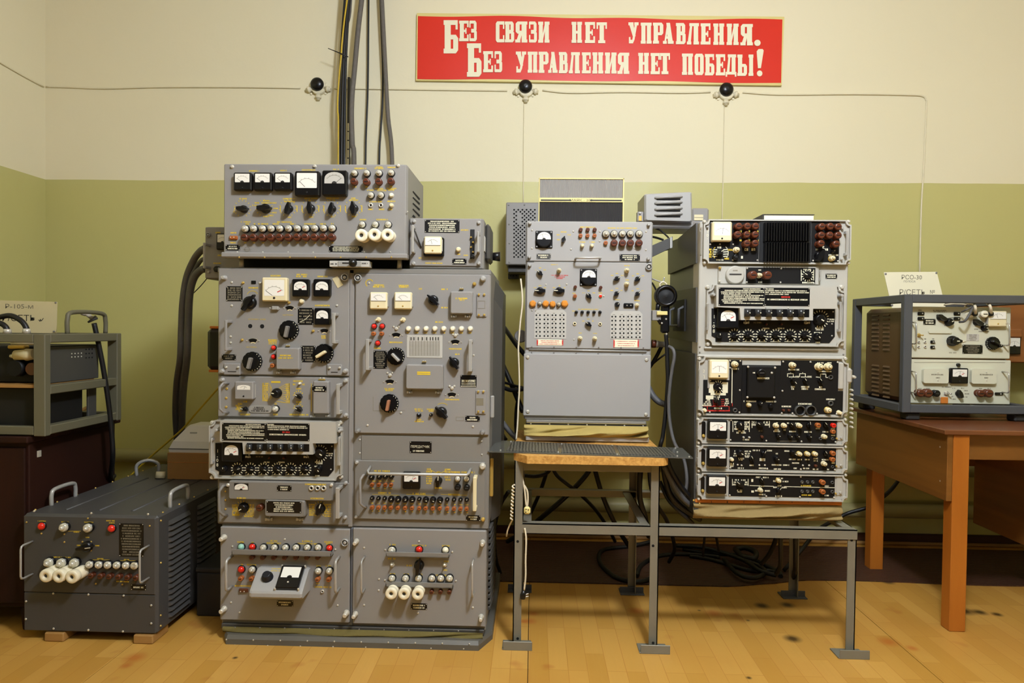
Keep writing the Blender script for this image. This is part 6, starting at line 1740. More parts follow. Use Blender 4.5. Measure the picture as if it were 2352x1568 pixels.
for x, y, w_ in ((755, 462, 35), (910, 465, 60), (975, 465, 55), (945, 478, 120), (1060, 535, 50), (1010, 608, 50), (1290, 643, 40), (1360, 665, 95), (1065, 865, 65), (755, 735, 20), (805, 735, 20), (880, 735, 20)): p.lab(x, y, w_, GRY, 2.4)
p.done()
p = rmod('lower_panel', 932, 1350, 'lower cream panel with two raised lids and a black meter')
p.round_slab(790, 1018, 1028, 1155, 'radio_cream', .018, 18, 'raised_lid'); p.round_slab(1246, 1020, 1482, 1160, 'radio_cream', .018, 18, 'raised_lid')
t = Panel(p.par, p.Y - .018, U_, 2)
for x in (925, 1385): t.lab(x, 1073, 120, GRY, 2.8); t.lab(x, 1103, 38, GRY, 2.8); t.screw((x, 1052), (x, 1128), r=1.4)
t.done()
p.meter(1133, 1085, 162, 142, 'half', 0, .02, None, True); p.cap(1125, 982, 16, 'black', .01)
p.cap(765, 1250, 36, 'brown_bakelite', .03); p.cap(838, 1250, 40, 'brown_bakelite', .03); p.cap(918, 1252, 32, 'black', .026); p.toggle(1015, 1252, 24, 90, 'chrome'); p.pointer(1135, 1255, 78, -20, 'black', .026, .55)
p.cap(1338, 1252, 34, 'brown_bakelite', .03); p.cap(1415, 1252, 38, 'brown_bakelite', .03); p.conn(1510, 1255, 80, 26, 'black', 1, 'plug')
for x, y, w_ in ((755, 1205, 30), (832, 1205, 35), (1075, 1202, 25), (1160, 1202, 30), (1190, 1225, 35), (1200, 1255, 40), (1195, 1285, 40), (1065, 1280, 20), (1080, 1305, 30), (1330, 1205, 30), (1410, 1205, 30), (1008, 1190, 90)): p.lab(x, y, w_, GRY, 2.4)
p.line([(700, 958), (1560, 958)], .8, GRY)
p.handle(720, 1040, 1255, .045, 24, 'chrome', False); p.handle(1600, 1045, 1255, .045, 24, 'chrome', False)
v = p.p(978, 1318, .01); o = build(MB().cbox(v.x - .016, v.x + .016, p.Y - .02, p.Y - .012, v.z - .014, v.z + .016, .003), 'seal_tag', ['rust_tag'], p.par)
p.done()
for cx0, cx1 in ((302, 368), (408, 470)):
    for j in list(range(9)) + list(range(13, 22)):
        y = 512 + j * 37.5 - (13 * 37.5 - 495 if j > 12 else 0)
        xs = a + .004
        v0, v1 = onx(1930 + cx0 / 4.1256, 600 + y / 4.1256, xs), onx(1930 + cx1 / 4.1256, 600 + y / 4.1256, xs)
        zl = e - .035 - (j if j < 9 else j - 13) * .0205 - (0 if j < 9 else .245)
        key = ('louv', round(v0.y - v1.y, 3))
        if key not in CACHE:
            L2 = (v0.y - v1.y) / 2
            CACHE[key] = MB().add([(0, -L2, .004), (0, L2, .004), (-.006, L2 * .9, -.004), (-.006, -L2 * .9, -.004), (0, L2, -.005), (0, -L2, -.005)], [(3, 2, 1, 0), (2, 3, 5, 4), (0, 5, 3), (1, 2, 4)]).mesh('louvre', ['brown_paint'])
        put('louvre', CACHE[key], (xs, (v0.y + v1.y) / 2, zl), ra)
# wires plugged into the radio
def wire(name, pts, r, mt_, label, cat='cable', group=None, n=6, seg=8, parent=None):
    o = build(MB().tube(smooth_path(pts, n), r, seg), name, [mt_], parent)
    if parent is None: tag(o, label, cat, group)
    return o
def Upt(x, y, Y): return at(1930 + x / 4.1256, 600 + y / 4.1256, Y)
wire('radio_wire', [Upt(1150, 480, 3.06), Upt(1200, 455, 3.03), Upt(1255, 425, 3.07), Upt(1240, 415, 3.2)], .004, 'cable_dark_grey', 'dark grey wire from the upper plug pair over the top of the cream radio', group='wires on the cream radio')
wire('radio_wire', [Upt(1130, 575, 3.06), Upt(1180, 565, 3.03), Upt(1225, 500, 3.03), Upt(1255, 430, 3.06), Upt(1250, 412, 3.2)], .005, 'cable_dark_grey', 'thick dark wire looping from the lower plug pair over the cream radio', group='wires on the cream radio')
wire('radio_wire', [Upt(1282, 492, 3.06), Upt(1280, 440, 3.04), Upt(1262, 405, 3.08), Upt(1200, 398, 3.2)], .006, 'cable_white', 'cream wire rising from the left black plug on the cream radio', group='wires on the cream radio')
wire('radio_wire', [Upt(1430, 492, 3.06), Upt(1422, 430, 3.04), Upt(1400, 402, 3.08), Upt(1390, 395, 3.2)], .006, 'cable_white', 'cream wire rising from the right black plug on the cream radio', group='wires on the cream radio')
zr = e + .008
wire('radio_wire', [(Upt(985, 422, 3.12).x, 3.12, zr), (Upt(1080, 410, 3.14).x, 3.14, zr + .006), (Upt(1190, 405, 3.18).x, 3.18, zr + .004), (Upt(1230, 410, 3.3).x, 3.34, zr)], .004, 'cable_white', 'pale wire lying along the top of the cream radio', group='wires on the cream radio')
# handwritten card standing on the radio
CDY = 3.33
cd = thing('sign_card', 'cream handwritten card with drawing pins standing on the cream radio', 'sign', (at(2100, 700, CDY).x, CDY, e))
v = [at(*q_, CDY) for q_ in ((2029.5, 625), (2151, 624), (2172, 706), (2048, 706))]
for i in (2, 3): v[i].z = e
build(MB().prism([(w_.x, w_.z) for w_ in v][::-1], CDY - .002, CDY, back=True), 'card', ['paper_white'], cd)
p = Panel(cd, CDY - .002, U_, 1); p.words(675, 150, 'РСО-30', 40, GRY, .0006, 1.0); p.words(655, 190, 'ПОЛОСА', 18, GRY, .0006); p.words(680, 292, 'Р/СЕТЬ', 50, GRY, .0006, 1.0); p.words(870, 290, '№', 34, PRINTS.index('grey_print'), .0006)
for x, y in ((430, 120), (910, 110), (490, 415)): p.screw((x, y), r=2.4, m=2)
p.done()
# wooden instrument hung on the wall behind the frame
WI = 3.66
wi = thing('wooden_instrument', 'brown wooden instrument with small meter on the wall, behind the frame\'s right post', 'instrument', (2.72, WALL_Y, 1.05))
z0_, z1_ = at(2330, 833, WI).z, at(2330, 697, WI).z
build(MB().cbox(at(2318, 760, WI).x - .06, 3.0, WI, WALL_Y, z0_, z1_, .006), 'wooden_case', ['device_wood'], wi)
p = Panel(wi, WI, (0, 0, 1)); p.meter(2330, 793, 30, 40, 'half', 0, .02); p.slab(2305, 755, 2350, 775, 'device_wood', .03, .006, 'ledge'); p.done()

# ================================================================ left side: cabinet, framed set, generator
cb = thing('dark_cabinet', 'dark brown wooden cabinet at the left edge, under the framed set', 'cabinet', (-2.25, 2.83, .003))
CX = -1.935
build(MB().cbox(-2.60, CX, 2.56, 3.10, .10, .740, .004), 'carcass', ['dark_wood'], cb)
build(MB().cbox(-2.63, CX + .015, 2.53, 3.12, .740, .766, .004), 'top', ['dark_wood'], cb)
for x in (-2.60, CX - .06):
    for y in (2.57, 3.03): build(MB().tube([(x + .03, y + .03, .003), (x + .03, y + .03, .10)], [.022, .032], 10), 'leg', ['dark_wood'], cb)
build(MB().cbox(CX - .002, CX + .004, 2.60, 2.62, .675, .70, .001), 'side_plate', ['nickel'], cb)
build(MB().cbox(-2.59, CX - .01, 2.548, 2.56, .12, .72, .003), 'door', ['dark_wood'], cb)

GX1, GY0, GY1, GZ0, GZ1 = -1.862, 2.545, 3.03, .770, 1.158
lf = thing('framed_chassis', 'olive-grey open frame holding a black radio chassis on the dark cabinet', 'frame', (-2.2, 2.8, .766))
GX0 = -2.52; w = .046
for x in (GX0, GX1 - w):
    for y in (GY0, GY1 - w * .7): build(MB().cbox(x, x + w, y, y + w * .7, GZ0 - .004, GZ1, .003), 'post', ['green_grey'], lf)
for z in (GZ0, GZ1 - .034, .925):
    if z != .925:
        for y in (GY0, GY1 - w * .7): build(MB().cbox(GX0 + w, GX1 - w, y + .001, y + w * .65, z, z + .034, .003), 'cross_bar', ['green_grey'], lf)
    for x in (GX0, GX1 - w): build(MB().cbox(x + .001, x + w - .001, GY0 + w * .7, GY1 - w * .7, z, z + .034, .003), 'side_bar', ['green_grey'], lf)
build(MB().cbox(GX0 + w, GX1 - w - .002, GY0 + .01, GY1 - .12, .950, .962, .001), 'shelf_plate', ['block_wood'], lf)
hy0, hy1, hz = 2.70, 2.945, 1.245
build(MB().tube(smooth_path([(GX1 - .02, hy0, GZ1), (GX1 - .02, hy0, hz - .03), (GX1 - .02, hy0 + .03, hz), (GX1 - .02, hy1 - .03, hz), (GX1 - .02, hy1, hz - .03), (GX1 - .02, hy1, GZ1)], 5), .009, 10), 'carry_handle', ['green_grey'], lf)
# chassis pieces
c1 = build(MB().cbox(-2.40, GX1 - .050, 2.63, 2.93, .965, 1.110, .003), 'upper_chassis', ['black_matte'], lf)
o = build(MB().cbox(GX1 - .050, GX1 - .044, 2.60, 2.935, .962, 1.105, .002), 'chassis_side', ['grey_dark'], lf)
b = MB()
for i in range(4):
    for j in range(3):
        if i < 3: b.lathe([(.004, 0), (.003, -.002)], 6, 0, 2.85 + i * .02, 1.09 - j * .018)
    for j in range(2): b.lathe([(.003, 0), (.002, -.002)], 6, 1, 2.76 + i * .02, 1.075 - j * .014)
b.v = [(GX1 - .044 - y_ , x_, z_) for x_, y_, z_ in b.v]
tag(build(b, 'screws', ['hole_black', 'nickel'], lf), kind='stuff')
v = at(56, 816, 2.60)
b = MB().tube([(v.x - .055, 2.60, v.z - .004), (v.x - .035, 2.60, v.z - .002)], [.008, .010], 12, 1).tube([(v.x - .035, 2.60, v.z), (v.x, 2.60, v.z + .003), (v.x + .01, 2.60, v.z + .003), (v.x + .04, 2.60, v.z + .006)], [.020, .020, .024, .020], 14, 0)
build(b, 'ceramic_insulator', ['paper', 'chrome'], lf)
build(MB().tube([(v.x - .06, 2.61, v.z + .045), (v.x + .05, 2.61, v.z + .045)], .005, 8), 'guide_rod', ['nickel'], lf)
build(MB().tube([(v.x - .03, 2.615, v.z - .05), (v.x - .03, 2.585, v.z - .05)], [.034, .030], 18), 'tuning_coil', ['black_panel'], lf)
build(MB().tube([(v.x + .035, 2.615, v.z - .052), (v.x + .035, 2.59, v.z - .052)], [.026, .024], 16), 'tuning_coil', ['brown_bakelite'], lf)
build(MB().cbox(v.x - .07, v.x + .0, 2.60, 2.63, 1.098, 1.112, .004), 'brass_strip', ['brass'], lf)
build(MB().cbox(-2.42, GX1 - .055, 2.60, 2.845, .772, .945, .003), 'battery_case', ['black_matte'], lf)
build(MB().cbox(GX1 - .060, GX1 - .050, 2.875, 2.93, .772, .925, .002), 'rear_bracket', ['grey_dark'], lf)
yp = [onz(162, 968, .772), onz(212, 946, .772)]
build(MB().tube([(yp[0].x - .02, yp[0].y, .782), (yp[1].x - .03, yp[1].y, .79)], .010, 6), 'wooden_stick', ['block_wood'], lf)
# hanging cable with metal plug
pts = [at(205, 722, 2.90), at(216, 742, 2.90), at(224, 778, 2.905), at(238, 850, 2.92), at(250, 930, 2.935), at(257, 1000, 2.945), at(259, 1050, 2.955), onz(254, 1098, .495), onz(262, 1092, .494)]
hc = thing('hanging_cable', 'thick black cable with metal plug hanging over the framed chassis handle', 'cable', pts[4])
build(MB().tube(smooth_path(pts[1:], 6), .0105, 10), 'cord', ['cable_black'], hc)
build(MB().tube([at(188, 717, 2.89), at(197, 720, 2.895), at(198, 720, 2.895), at(216, 733, 2.91)], [.012, .012, .009, .009], 12), 'plug', ['nickel'], hc)
build(MB().tube([at(202, 740, 2.90), at(222, 728, 2.91)], [.004, .010], 8), 'plug_clip', ['grey_dark'], hc)
# arched cables into the top
for pts, nm in (([at(-40, 740, 2.66), at(0, 728, 2.65), at(25, 725, 2.65), at(48, 736, 2.65), at(60, 752, 2.65), at(61, 766, 2.65)], 'black cable arching in front of the left card into the framed chassis'),
                ([at(-30, 735, 2.62), at(0, 742, 2.62), at(14, 752, 2.62), at(17, 767, 2.62)], 'short thick black cable at the very left edge of the picture')):
    o = thing('arched_cable', nm, 'cable', pts[-1], 'arched cables on the framed chassis')
    build(MB().tube(smooth_path(pts, 6), .0105, 10), 'cord', ['cable_black'], o)
    e_ = pts[-1]; build(MB().tube([(e_.x, e_.y, GZ1), (e_.x, e_.y, e_.z + .02)], [.015, .013], 12), 'plug', ['nickel'], o)
# card behind them
LCY = 2.80
lc = thing('sign_card', 'cream handwritten card with drawing pins standing on the framed chassis', 'sign', (at(60, 764, LCY).x, LCY, GZ1))
v = [at(-60, 688, LCY), at(132, 693, LCY), at(130, 764, LCY), at(-60, 768, LCY)]
v[2].z = v[3].z = GZ1
build(MB().prism([(w_.x, w_.z) for w_ in v][::-1], LCY - .002, LCY, back=True), 'card', ['paper'], lc)
R_z = (0, 660, 4.356)
p = Panel(lc, LCY - .002, R_z, 1); p.words(190, 188, 'Р-105-м', 46, GRY, .0006, 1.35); p.words(185, 305, 'Р/СЕТЬ', 64, BLK, .0006, 1.15)
p.line([(388, 325), (402, 338), (405, 318), (415, 335), (435, 308)], 1.6, BLK)
p.screw((558, 152), (540, 440), r=2.4, m=2); p.done()

# ---- generator
S_ = (0, 980, 3.0154)
NY, NB = 2.50, 3.45
NX0, NX1, NZ0, NZ1 = -1.912, -1.398, .037, .482
gn = thing('generator_box', 'long dark grey power unit with red lamps and white porcelain fuses, low at the left', 'power unit', ((NX0 + NX1) / 2, 2.95, NZ0))
b = MB().cbox(NX0, NX1, NY, NB, NZ0, NZ1, .008)
build(b, 'housing', ['generator_paint'], gn)
p0 = Panel(gn, NY, S_)
zsm = p0.p(600, 1148).z
build(MB().cbox(NX0 + .004, NX1 - .006, NY - .006, NY, zsm, NZ1 - .006, .003), 'upper_panel', ['generator_paint'], gn)
build(MB().cbox(NX0 + .004, NX1 - .006, NY - .004, NY, NZ0 + .004, zsm - .003, .003), 'lower_panel', ['generator_paint'], gn)
p = Panel(gn, NY - .006, S_, 1)
p.lamp(276, 692, 28); p.lamp(762, 708, 28); p.bulb(430, 700, 34, .03); p.bulb(597, 705, 34, .03)
p.plate(826, 668, 996, 898, 'black', 12, GRY, 'instruction_plate', wr=(.75, .95))
p.pointer(588, 836, 115, 82, 'black', .03, .26, 'white_lamp')
for x, y in ((325, 946), (413, 948), (503, 948)): p.bulb(x, y, 36, .03)
for x, y in ((312, 1034), (402, 1037), (493, 1042)): p.porc(x, y, 46, .065)
for i, x in enumerate((612, 676, 738, 801, 864, 923)): p.bulb(x, 958 + i * 1.5, 30, .024); p.cap(x + 14, 1033 + i * 3, 20, 'brown_bakelite', .02)
p.handle(143, 820, 1065, .06, 26, 'alu', False); p.handle(968, 850, 1092, .06, 26, 'alu', False)
p.plate(908, 1090, 1014, 1130, 'black', 1)
p.screw((185, 660), (610, 633), (1038, 685), (447, 742), (447, 797), (288, 738), (572, 795), (632, 795), (632, 855), (562, 985), (665, 1085), (848, 1090), r=2.2, m=1)
p.screw((370, 1153), (613, 1160), (857, 1168), (182, 1207), (180, 1330), (1048, 1235), (1048, 1360), (372, 1396), (613, 1406), (852, 1416), (238, 583), (633, 597), (1026, 604), r=2.6)
for x, y, w_ in ((290, 652, 60), (450, 658, 60), (613, 660, 70), (770, 650, 70), (775, 665, 40), (430, 902, 130), (450, 722, 25), (530, 728, 40), (607, 765, 28), (545, 820, 26), (675, 822, 30), (695, 912, 45), (878, 918, 40), (835, 1070, 60), (880, 1072, 30)): p.lab(x, y, w_, YEL, 2.8)
p.line([(380, 905), (330, 910)], 1); p.line([(640, 920), (760, 920)], 1); p.line([(820, 925), (940, 925)], 1); p.line([(470, 722), (560, 722)], 1)
p.done()
for (ya, yb) in ((2.575, 2.735), (2.80, 2.96)):
    for j in range(17):
        key = 'genlouv'
        if key not in CACHE:
            CACHE[key] = MB().add([(0, -.08, .008), (0, .08, .008), (.012, .07, -.006), (.012, -.07, -.006), (0, .08, -.009), (0, -.08, -.009)], [(0, 1, 2, 3), (3, 2, 4, 5), (0, 3, 5), (1, 4, 2)]).mesh('louvre', ['generator_paint'])
        put('louvre', CACHE[key], (NX1, (ya + yb) / 2, .435 - j * .0225), gn)
for x, y0_, y1_, py in ((NX0 + .02, None, None, 0), (NX1 - .02, None, None, 1)):
    if py == 0: ya, yb = onz(112, 1160, NZ1).y, onz(170, 1140, NZ1).y
    else: ya, yb = onz(387, 1165, NZ1).y, onz(432, 1145, NZ1).y
    ya, yb = min(ya, yb), max(ya, yb)
    ya = max(ya, NY + .06)
    build(MB().tube(smooth_path([(x, ya, NZ1 - .004), (x, ya, NZ1 + .04), (x, ya + .02, NZ1 + .06), (x, yb - .02, NZ1 + .06), (x, yb, NZ1 + .04), (x, yb, NZ1 - .004)], 4), .008, 8), 'top_handle', ['alu'], gn)
v = onz(320, 1090, NZ1)
build(MB().tube(smooth_path([(v.x, v.y - .02, NZ1 - .004), (v.x, v.y - .02, NZ1 + .05), (v.x + .04, v.y, NZ1 + .07), (v.x + .08, v.y + .02, NZ1 + .05), (v.x + .08, v.y + .02, NZ1 - .004)], 4), .008, 8), 'top_handle', ['alu'], gn)
b = MB()
for i in range(3):
    x = NX0 + .12 + i * .13
    b.tube([(x, NY + .06, NZ1 - .002), (x, NY + .62, NZ1 - .002)], .006, 6)
build(b, 'top_ribs', ['generator_paint'], gn)['kind'] = 'stuff'
b = MB()
for y in [NY + .05 + i * .12 for i in range(8)]:
    for x in (NX0 + .008, NX1 - .008): b.lathe([(.004, 0), (.003, .004)], 8, 0); n_ = len(b.v); b.v[-16:] = [(x + a_, y + c_, NZ1 + b2_) for a_, b2_, c_ in b.v[-16:]]
for z in (.46, .30, .10, .06):
    for y in (NY + .02,):
        b.lathe([(.004, 0), (.003, .004)], 8, 0); b.v[-16:] = [(NX1 + b2_, y + a_, z + c_) for a_, b2_, c_ in b.v[-16:]]
tag(build(b, 'screws', ['brass'], gn), kind='stuff')
for i, (px, nm) in enumerate(((120, 'wooden block under the left front corner of the dark grey power unit'), (332, 'wooden block under the right front corner of the dark grey power unit'))):
    v = onz(px, 1478)
    tag(build(MB().cbox(v.x - .038, v.x + .037, NY - .012, NY + .10, .003, NZ0, .004), 'wooden_block', ['block_wood']), nm, 'block', 'wooden blocks under the power unit')
tag(build(MB().cbox(NX0 + .03, NX1 - .03, NB - .25, NB - .15, .003, NZ0, .004), 'wooden_block', ['block_wood']), 'wooden beam under the far end of the dark grey power unit', 'block', 'wooden blocks under the power unit')
# dark box between power unit and rack
o = thing('dark_box', 'small dark grey box on the floor between the power unit and the rack', 'box', (-1.30, 2.83, .003))
build(MB().cbox(-1.372, -1.235, 2.74, 2.95, .003, .185, .006), 'box_body', ['rubber'], o); build(MB().cbox(-1.376, -1.231, 2.736, 2.954, .185, .205, .006), 'lid', ['rubber'], o)
# carton with the white appliance on it
kx0, kx1, ky, kz = at(384, 1090, 3.105).x, at(500, 1090, 3.105).x, 3.105, at(430, 1040, 3.105).z
ct = thing('carton', 'tan ribbed cardboard box standing on the dark grey power unit', 'box', ((kx0 + kx1) / 2, ky + .1, NZ1))
build(MB().cbox(kx0, kx1, ky, ky + .20, NZ1, kz, .002), 'box_body', ['card_tan'], ct)
build(MB().cbox(kx0 - .001, kx1 + .001, ky - .001, ky + .201, kz - .045, kz - .043, .0005), 'lid_seam', ['rust_tag'], ct)
wa = thing('white_appliance', 'white plastic tapered appliance lying on the tan cardboard box', 'appliance', ((kx0 + kx1) / 2, ky + .1, kz))
b = MB()
bx0, bx1 = kx0 + .004, kx1 - .005
tz_ = at(440, 977, 3.16).z
lv_ = [(kz, bx0, bx1, ky + .01, ky + .20), (kz + .016, bx0 - .002, bx1 + .002, ky + .008, ky + .20), (kz + .02, bx0, bx1, ky + .01, ky + .20), (kz + .05, bx0 + .012, bx1 - .008, ky + .02, ky + .195), (tz_ - .006, bx0 + .058, bx1 - .042, ky + .07, ky + .19), (tz_, bx0 + .064, bx1 - .05, ky + .078, ky + .185)]
for z, xa_, xb_, ya_, yb_ in lv_: b.v += [(xa_, ya_, z), (xb_, ya_, z), (xb_, yb_, z), (xa_, yb_, z)]
for i in range(len(lv_) - 1):
    for k in range(4): b.f.append((i * 4 + k, i * 4 + (k + 1) % 4, (i + 1) * 4 + (k + 1) % 4, (i + 1) * 4 + k)); b.m.append(0); b.s.append(False)
b.f += [(20, 21, 22, 23), (3, 2, 1, 0)]; b.m += [0, 0]; b.s += [False, False]
build(b, 'shell', ['plastic_white'], wa)
build(MB().cbox(bx0 - .003, bx1 + .003, ky + .006, ky + .2, kz + .016, kz + .019, .0005), 'seam', ['grey_dark'], wa)
build(MB().cbox(bx0 + .075, bx0 + .115, ky + .046, ky + .06, kz + .062, tz_ - .03, .004), 'recess', ['grey_light'], wa)
v = onz(368, 1098, NZ1)
tag(build(MB().tube([(v.x, v.y, NZ1), (v.x, v.y + .006, NZ1 + .03)], [.022, .020], 18), 'round_cap', ['cream']), 'small cream round cap on top of the power unit in front of the carton', 'cap')

# ================================================================ slogan board
PBY = WALL_Y - .022
Z_ = (930, 10, 2.6133)
po = thing('slogan_board', 'long red slogan board with cream block letters high on the back wall', 'sign', (at(1380, 190, PBY).x, WALL_Y, at(1380, 190, PBY).z))
def zq(x, y, Y=PBY): return at(930 + x / 2.6133, 10 + y / 2.6133, Y)
v = [zq(72, 52), zq(2278, 74), zq(2262, 486), zq(66, 456)]
build(MB().prism([(w_.x, w_.z) for w_ in v][::-1], PBY, WALL_Y - .003, back=True), 'backing_board', ['plastic_cream'], po)
mat('red_poster', (218, 46, 27), .38, 0, .07, 3, .25, 8)
n = 40; b = MB()
for i in range(n + 1):
    u = i / n
    for x_, y_ in ((78 + (2266 - 78) * u, 70 + 22 * u + 4 * math.sin(u * 19) - 3 * math.sin(u * 7)), (74 + (2258 - 74) * u, 446 + 26 * u + 3 * math.sin(u * 15 + 1))):
        b.v.append(tuple(zq(x_, y_, PBY - .001 - .001 * math.sin(u * 25))))
b.f = [(2 * i + 1, 2 * i + 3, 2 * i + 2, 2 * i) for i in range(n)]; b.m = [0] * n; b.s = [True] * n
build(b, 'red_sheet', ['red_poster'], po)
def R(x0, x1, z0, z1): return [(x0, z0), (x1, z0), (x1, z1), (x0, z1)]
h = .142
def stem(x0, x1): return R(x0, x1, 0, 1)
def bowl(x0, x1, z0, z1, t=.14, s=.34):
    """angular bowl open to the left"""
    c = .10
    return [R(x0, x1 - c * 1.6, z1 - t, z1), R(x0, x1 - c * 1.6, z0, z0 + t),
            [(x1 - s, z0 + t * .6), (x1 - c * 1.6, z0), (x1, z0 + c), (x1, z1 - c), (x1 - c * 1.6, z1), (x1 - s, z1 - t * .6)]]
def mir(P): return [[(1 - x, z) for x, z in p][::-1] for p in P]
ftl, fbl = R(0, .48, 1 - h, 1), R(0, .48, 0, h)
GL = {
 'Н': [stem(.06, .43), stem(.57, .94), R(.3, .7, .44, .57), R(0, .46, 1 - h, 1), R(0, .46, 0, h), R(.54, 1, 1 - h, 1), R(.54, 1, 0, h)],
 'П': [stem(.06, .43), stem(.57, .94), R(0, 1, 1 - h, 1), R(0, .46, 0, h), R(.54, 1, 0, h)],
 'Т': [stem(.29, .71), R(0, 1, 1 - h, 1), R(0, .14, .68, 1), R(.86, 1, .68, 1), R(.16, .84, 0, h)],
 'Е': [stem(.07, .49), R(0, .96, 1 - h, 1), R(0, .96, 0, h), R(.4, .76, .44, .56), R(.64, .76, .36, .64), R(.82, .98, .68, 1), R(.82, .98, 0, .32)],
 'Б': [stem(.07, .49), R(0, .95, 1 - h, 1), R(.82, .97, .72, 1), fbl] + bowl(.4, 1, 0, .56),
 'В': [stem(.07, .49), ftl, fbl] + bowl(.4, .95, .46, 1) + bowl(.4, 1, 0, .56),
 'Р': [stem(.07, .49), ftl, R(0, .58, 0, h)] + bowl(.4, 1, .40, 1),
 'У': [[(.02, 1), (.46, 1), (.70, .36), (.52, .20)][::-1], [(.66, 1), (.90, 1), (.60, .18), (.44, .0), (.34, .02)][::-1], R(0, .5, 1 - h, 1), R(.58, 1, 1 - h, 1), R(.05, .46, 0, .17), R(.05, .2, 0, .30)],
 'А': [[(.10, 0), (.26, 0), (.56, 1), (.40, 1)], [(.48, 0), (.95, 0), (.66, 1), (.32, 1)], R(.28, .62, .24, .36), R(0, .36, 0, h), R(.46, 1, 0, h)],
 'Л': [[(.04, 0), (.30, 0), (.46, 1), (.28, 1)], stem(.56, .93), R(.2, 1, 1 - h, 1), R(0, .36, 0, h), R(.54, 1, 0, h)],
 'И': [stem(.06, .41), stem(.59, .94), [(.3, .12), (.42, .12), (.72, .88), (.58, .88)], R(0, .44, 1 - h, 1), R(0, .44, 0, h), R(.56, 1, 1 - h, 1), R(.56, 1, 0, h)],
 'З': bowl(.30, .96, .46, 1) + bowl(.30, 1, 0, .56) + [R(.06, .22, .66, .97), R(.06, .22, .03, .36), R(.1, .5, 1 - h, 1), R(.1, .5, 0, h)],
 'С': mir(bowl(.1, 1, 0, 1, .155, .42)) + [R(.82, .98, .64, 1), R(.82, .98, 0, .34)],
 'О': mir(bowl(.48, 1, 0, 1, .155, .40)) + bowl(.48, 1, 0, 1, .155, .40),
 'Д': [[(.10, .1), (.34, .1), (.46, 1), (.28, 1)], R(.56, .92, .1, 1), R(.2, .98, 1 - h, 1), R(0, 1, .04, .17), R(0, .14, -.06, .17), R(.86, 1, -.06, .17)],
 'Ы': [R(.04, .30, 0, 1), R(0, .32, 1 - h, 1), R(0, .3, 0, h)] + [[(x * .58 + .02, z) for x, z in p] for p in bowl(.4, 1, 0, .56)] + [R(.74, .98, 0, 1), R(.70, 1, 1 - h, 1), R(.70, 1, 0, h)],
 '.': [[(.5 + .5 * math.cos(k * .524), .5 + .5 * math.sin(k * .524)) for k in range(12)]],
 '!': [[(.22, .30), (.62, .30), (1, .95), (.85, 1), (.3, 1), (.05, .92)], [(.45 + .38 * math.cos(k * .524), .11 + .11 * math.sin(k * .524)) for k in range(12)]],
}
GL['Я'] = mir([stem(.07, .49), ftl, fbl] + bowl(.4, 1, .42, 1)) + [[(.02, 0), (.34, 0), (.56, .46), (.28, .46)], R(-.04, .4, 0, h)]
LINES = [('Б', 233, 320, 97, 296), ('Е', 326, 384, 100, 223), ('З', 384, 432, 100, 223), ('С', 546, 598, 104, 230), ('В', 600, 656, 105, 230), ('Я', 665, 735, 105, 231), ('З', 742, 792, 105, 231), ('И', 800, 868, 106, 232),
 ('Н', 1000, 1063, 107, 233), ('Е', 1080, 1142, 108, 234), ('Т', 1150, 1212, 110, 235), ('У', 1341, 1402, 110, 236), ('П', 1415, 1480, 112, 238), ('Р', 1488, 1550, 112, 238), ('А', 1548, 1612, 113, 239), ('В', 1626, 1684, 114, 241), ('Л', 1692, 1764, 115, 243),
 ('Е', 1774, 1834, 116, 243), ('Н', 1850, 1915, 117, 245), ('И', 1930, 2002, 118, 246), ('Я', 2015, 2087, 120, 248), ('.', 2095, 2134, 214, 252),
 ('Б', 373, 460, 236, 436), ('Е', 470, 530, 283, 409), ('З', 535, 584, 283, 409), ('У', 666, 728, 285, 411), ('П', 737, 796, 286, 412), ('Р', 803, 862, 286, 413), ('А', 860, 916, 287, 413), ('В', 924, 977, 288, 415), ('Л', 984, 1050, 289, 416), ('Е', 1062, 1116, 290, 416),
 ('Н', 1125, 1190, 290, 417), ('И', 1200, 1270, 291, 417), ('Я', 1278, 1346, 292, 419), ('Н', 1400, 1464, 293, 419), ('Е', 1474, 1530, 294, 421), ('Т', 1530, 1590, 294, 421), ('П', 1662, 1728, 297, 425), ('О', 1738, 1792, 298, 426), ('Б', 1800, 1856, 300, 428), ('Е', 1865, 1922, 301, 428), ('Д', 1924, 1988, 302, 428), ('Ы', 1994, 2090, 303, 431), ('!', 2108, 2152, 270, 434)]
for ch, x0, x1, y0, y1 in LINES:
    b = MB()
    for k, poly in enumerate(GL[ch]):
        v = [zq(x0 + (x1 - x0) * x, y1 + (y0 - y1) * z) for x, z in poly]
        b.prism([(w_.x, w_.z) for w_ in v], PBY - .0045 - .00004 * k, PBY - .002)
    build(b, 'letter', ['paper_white'], po)

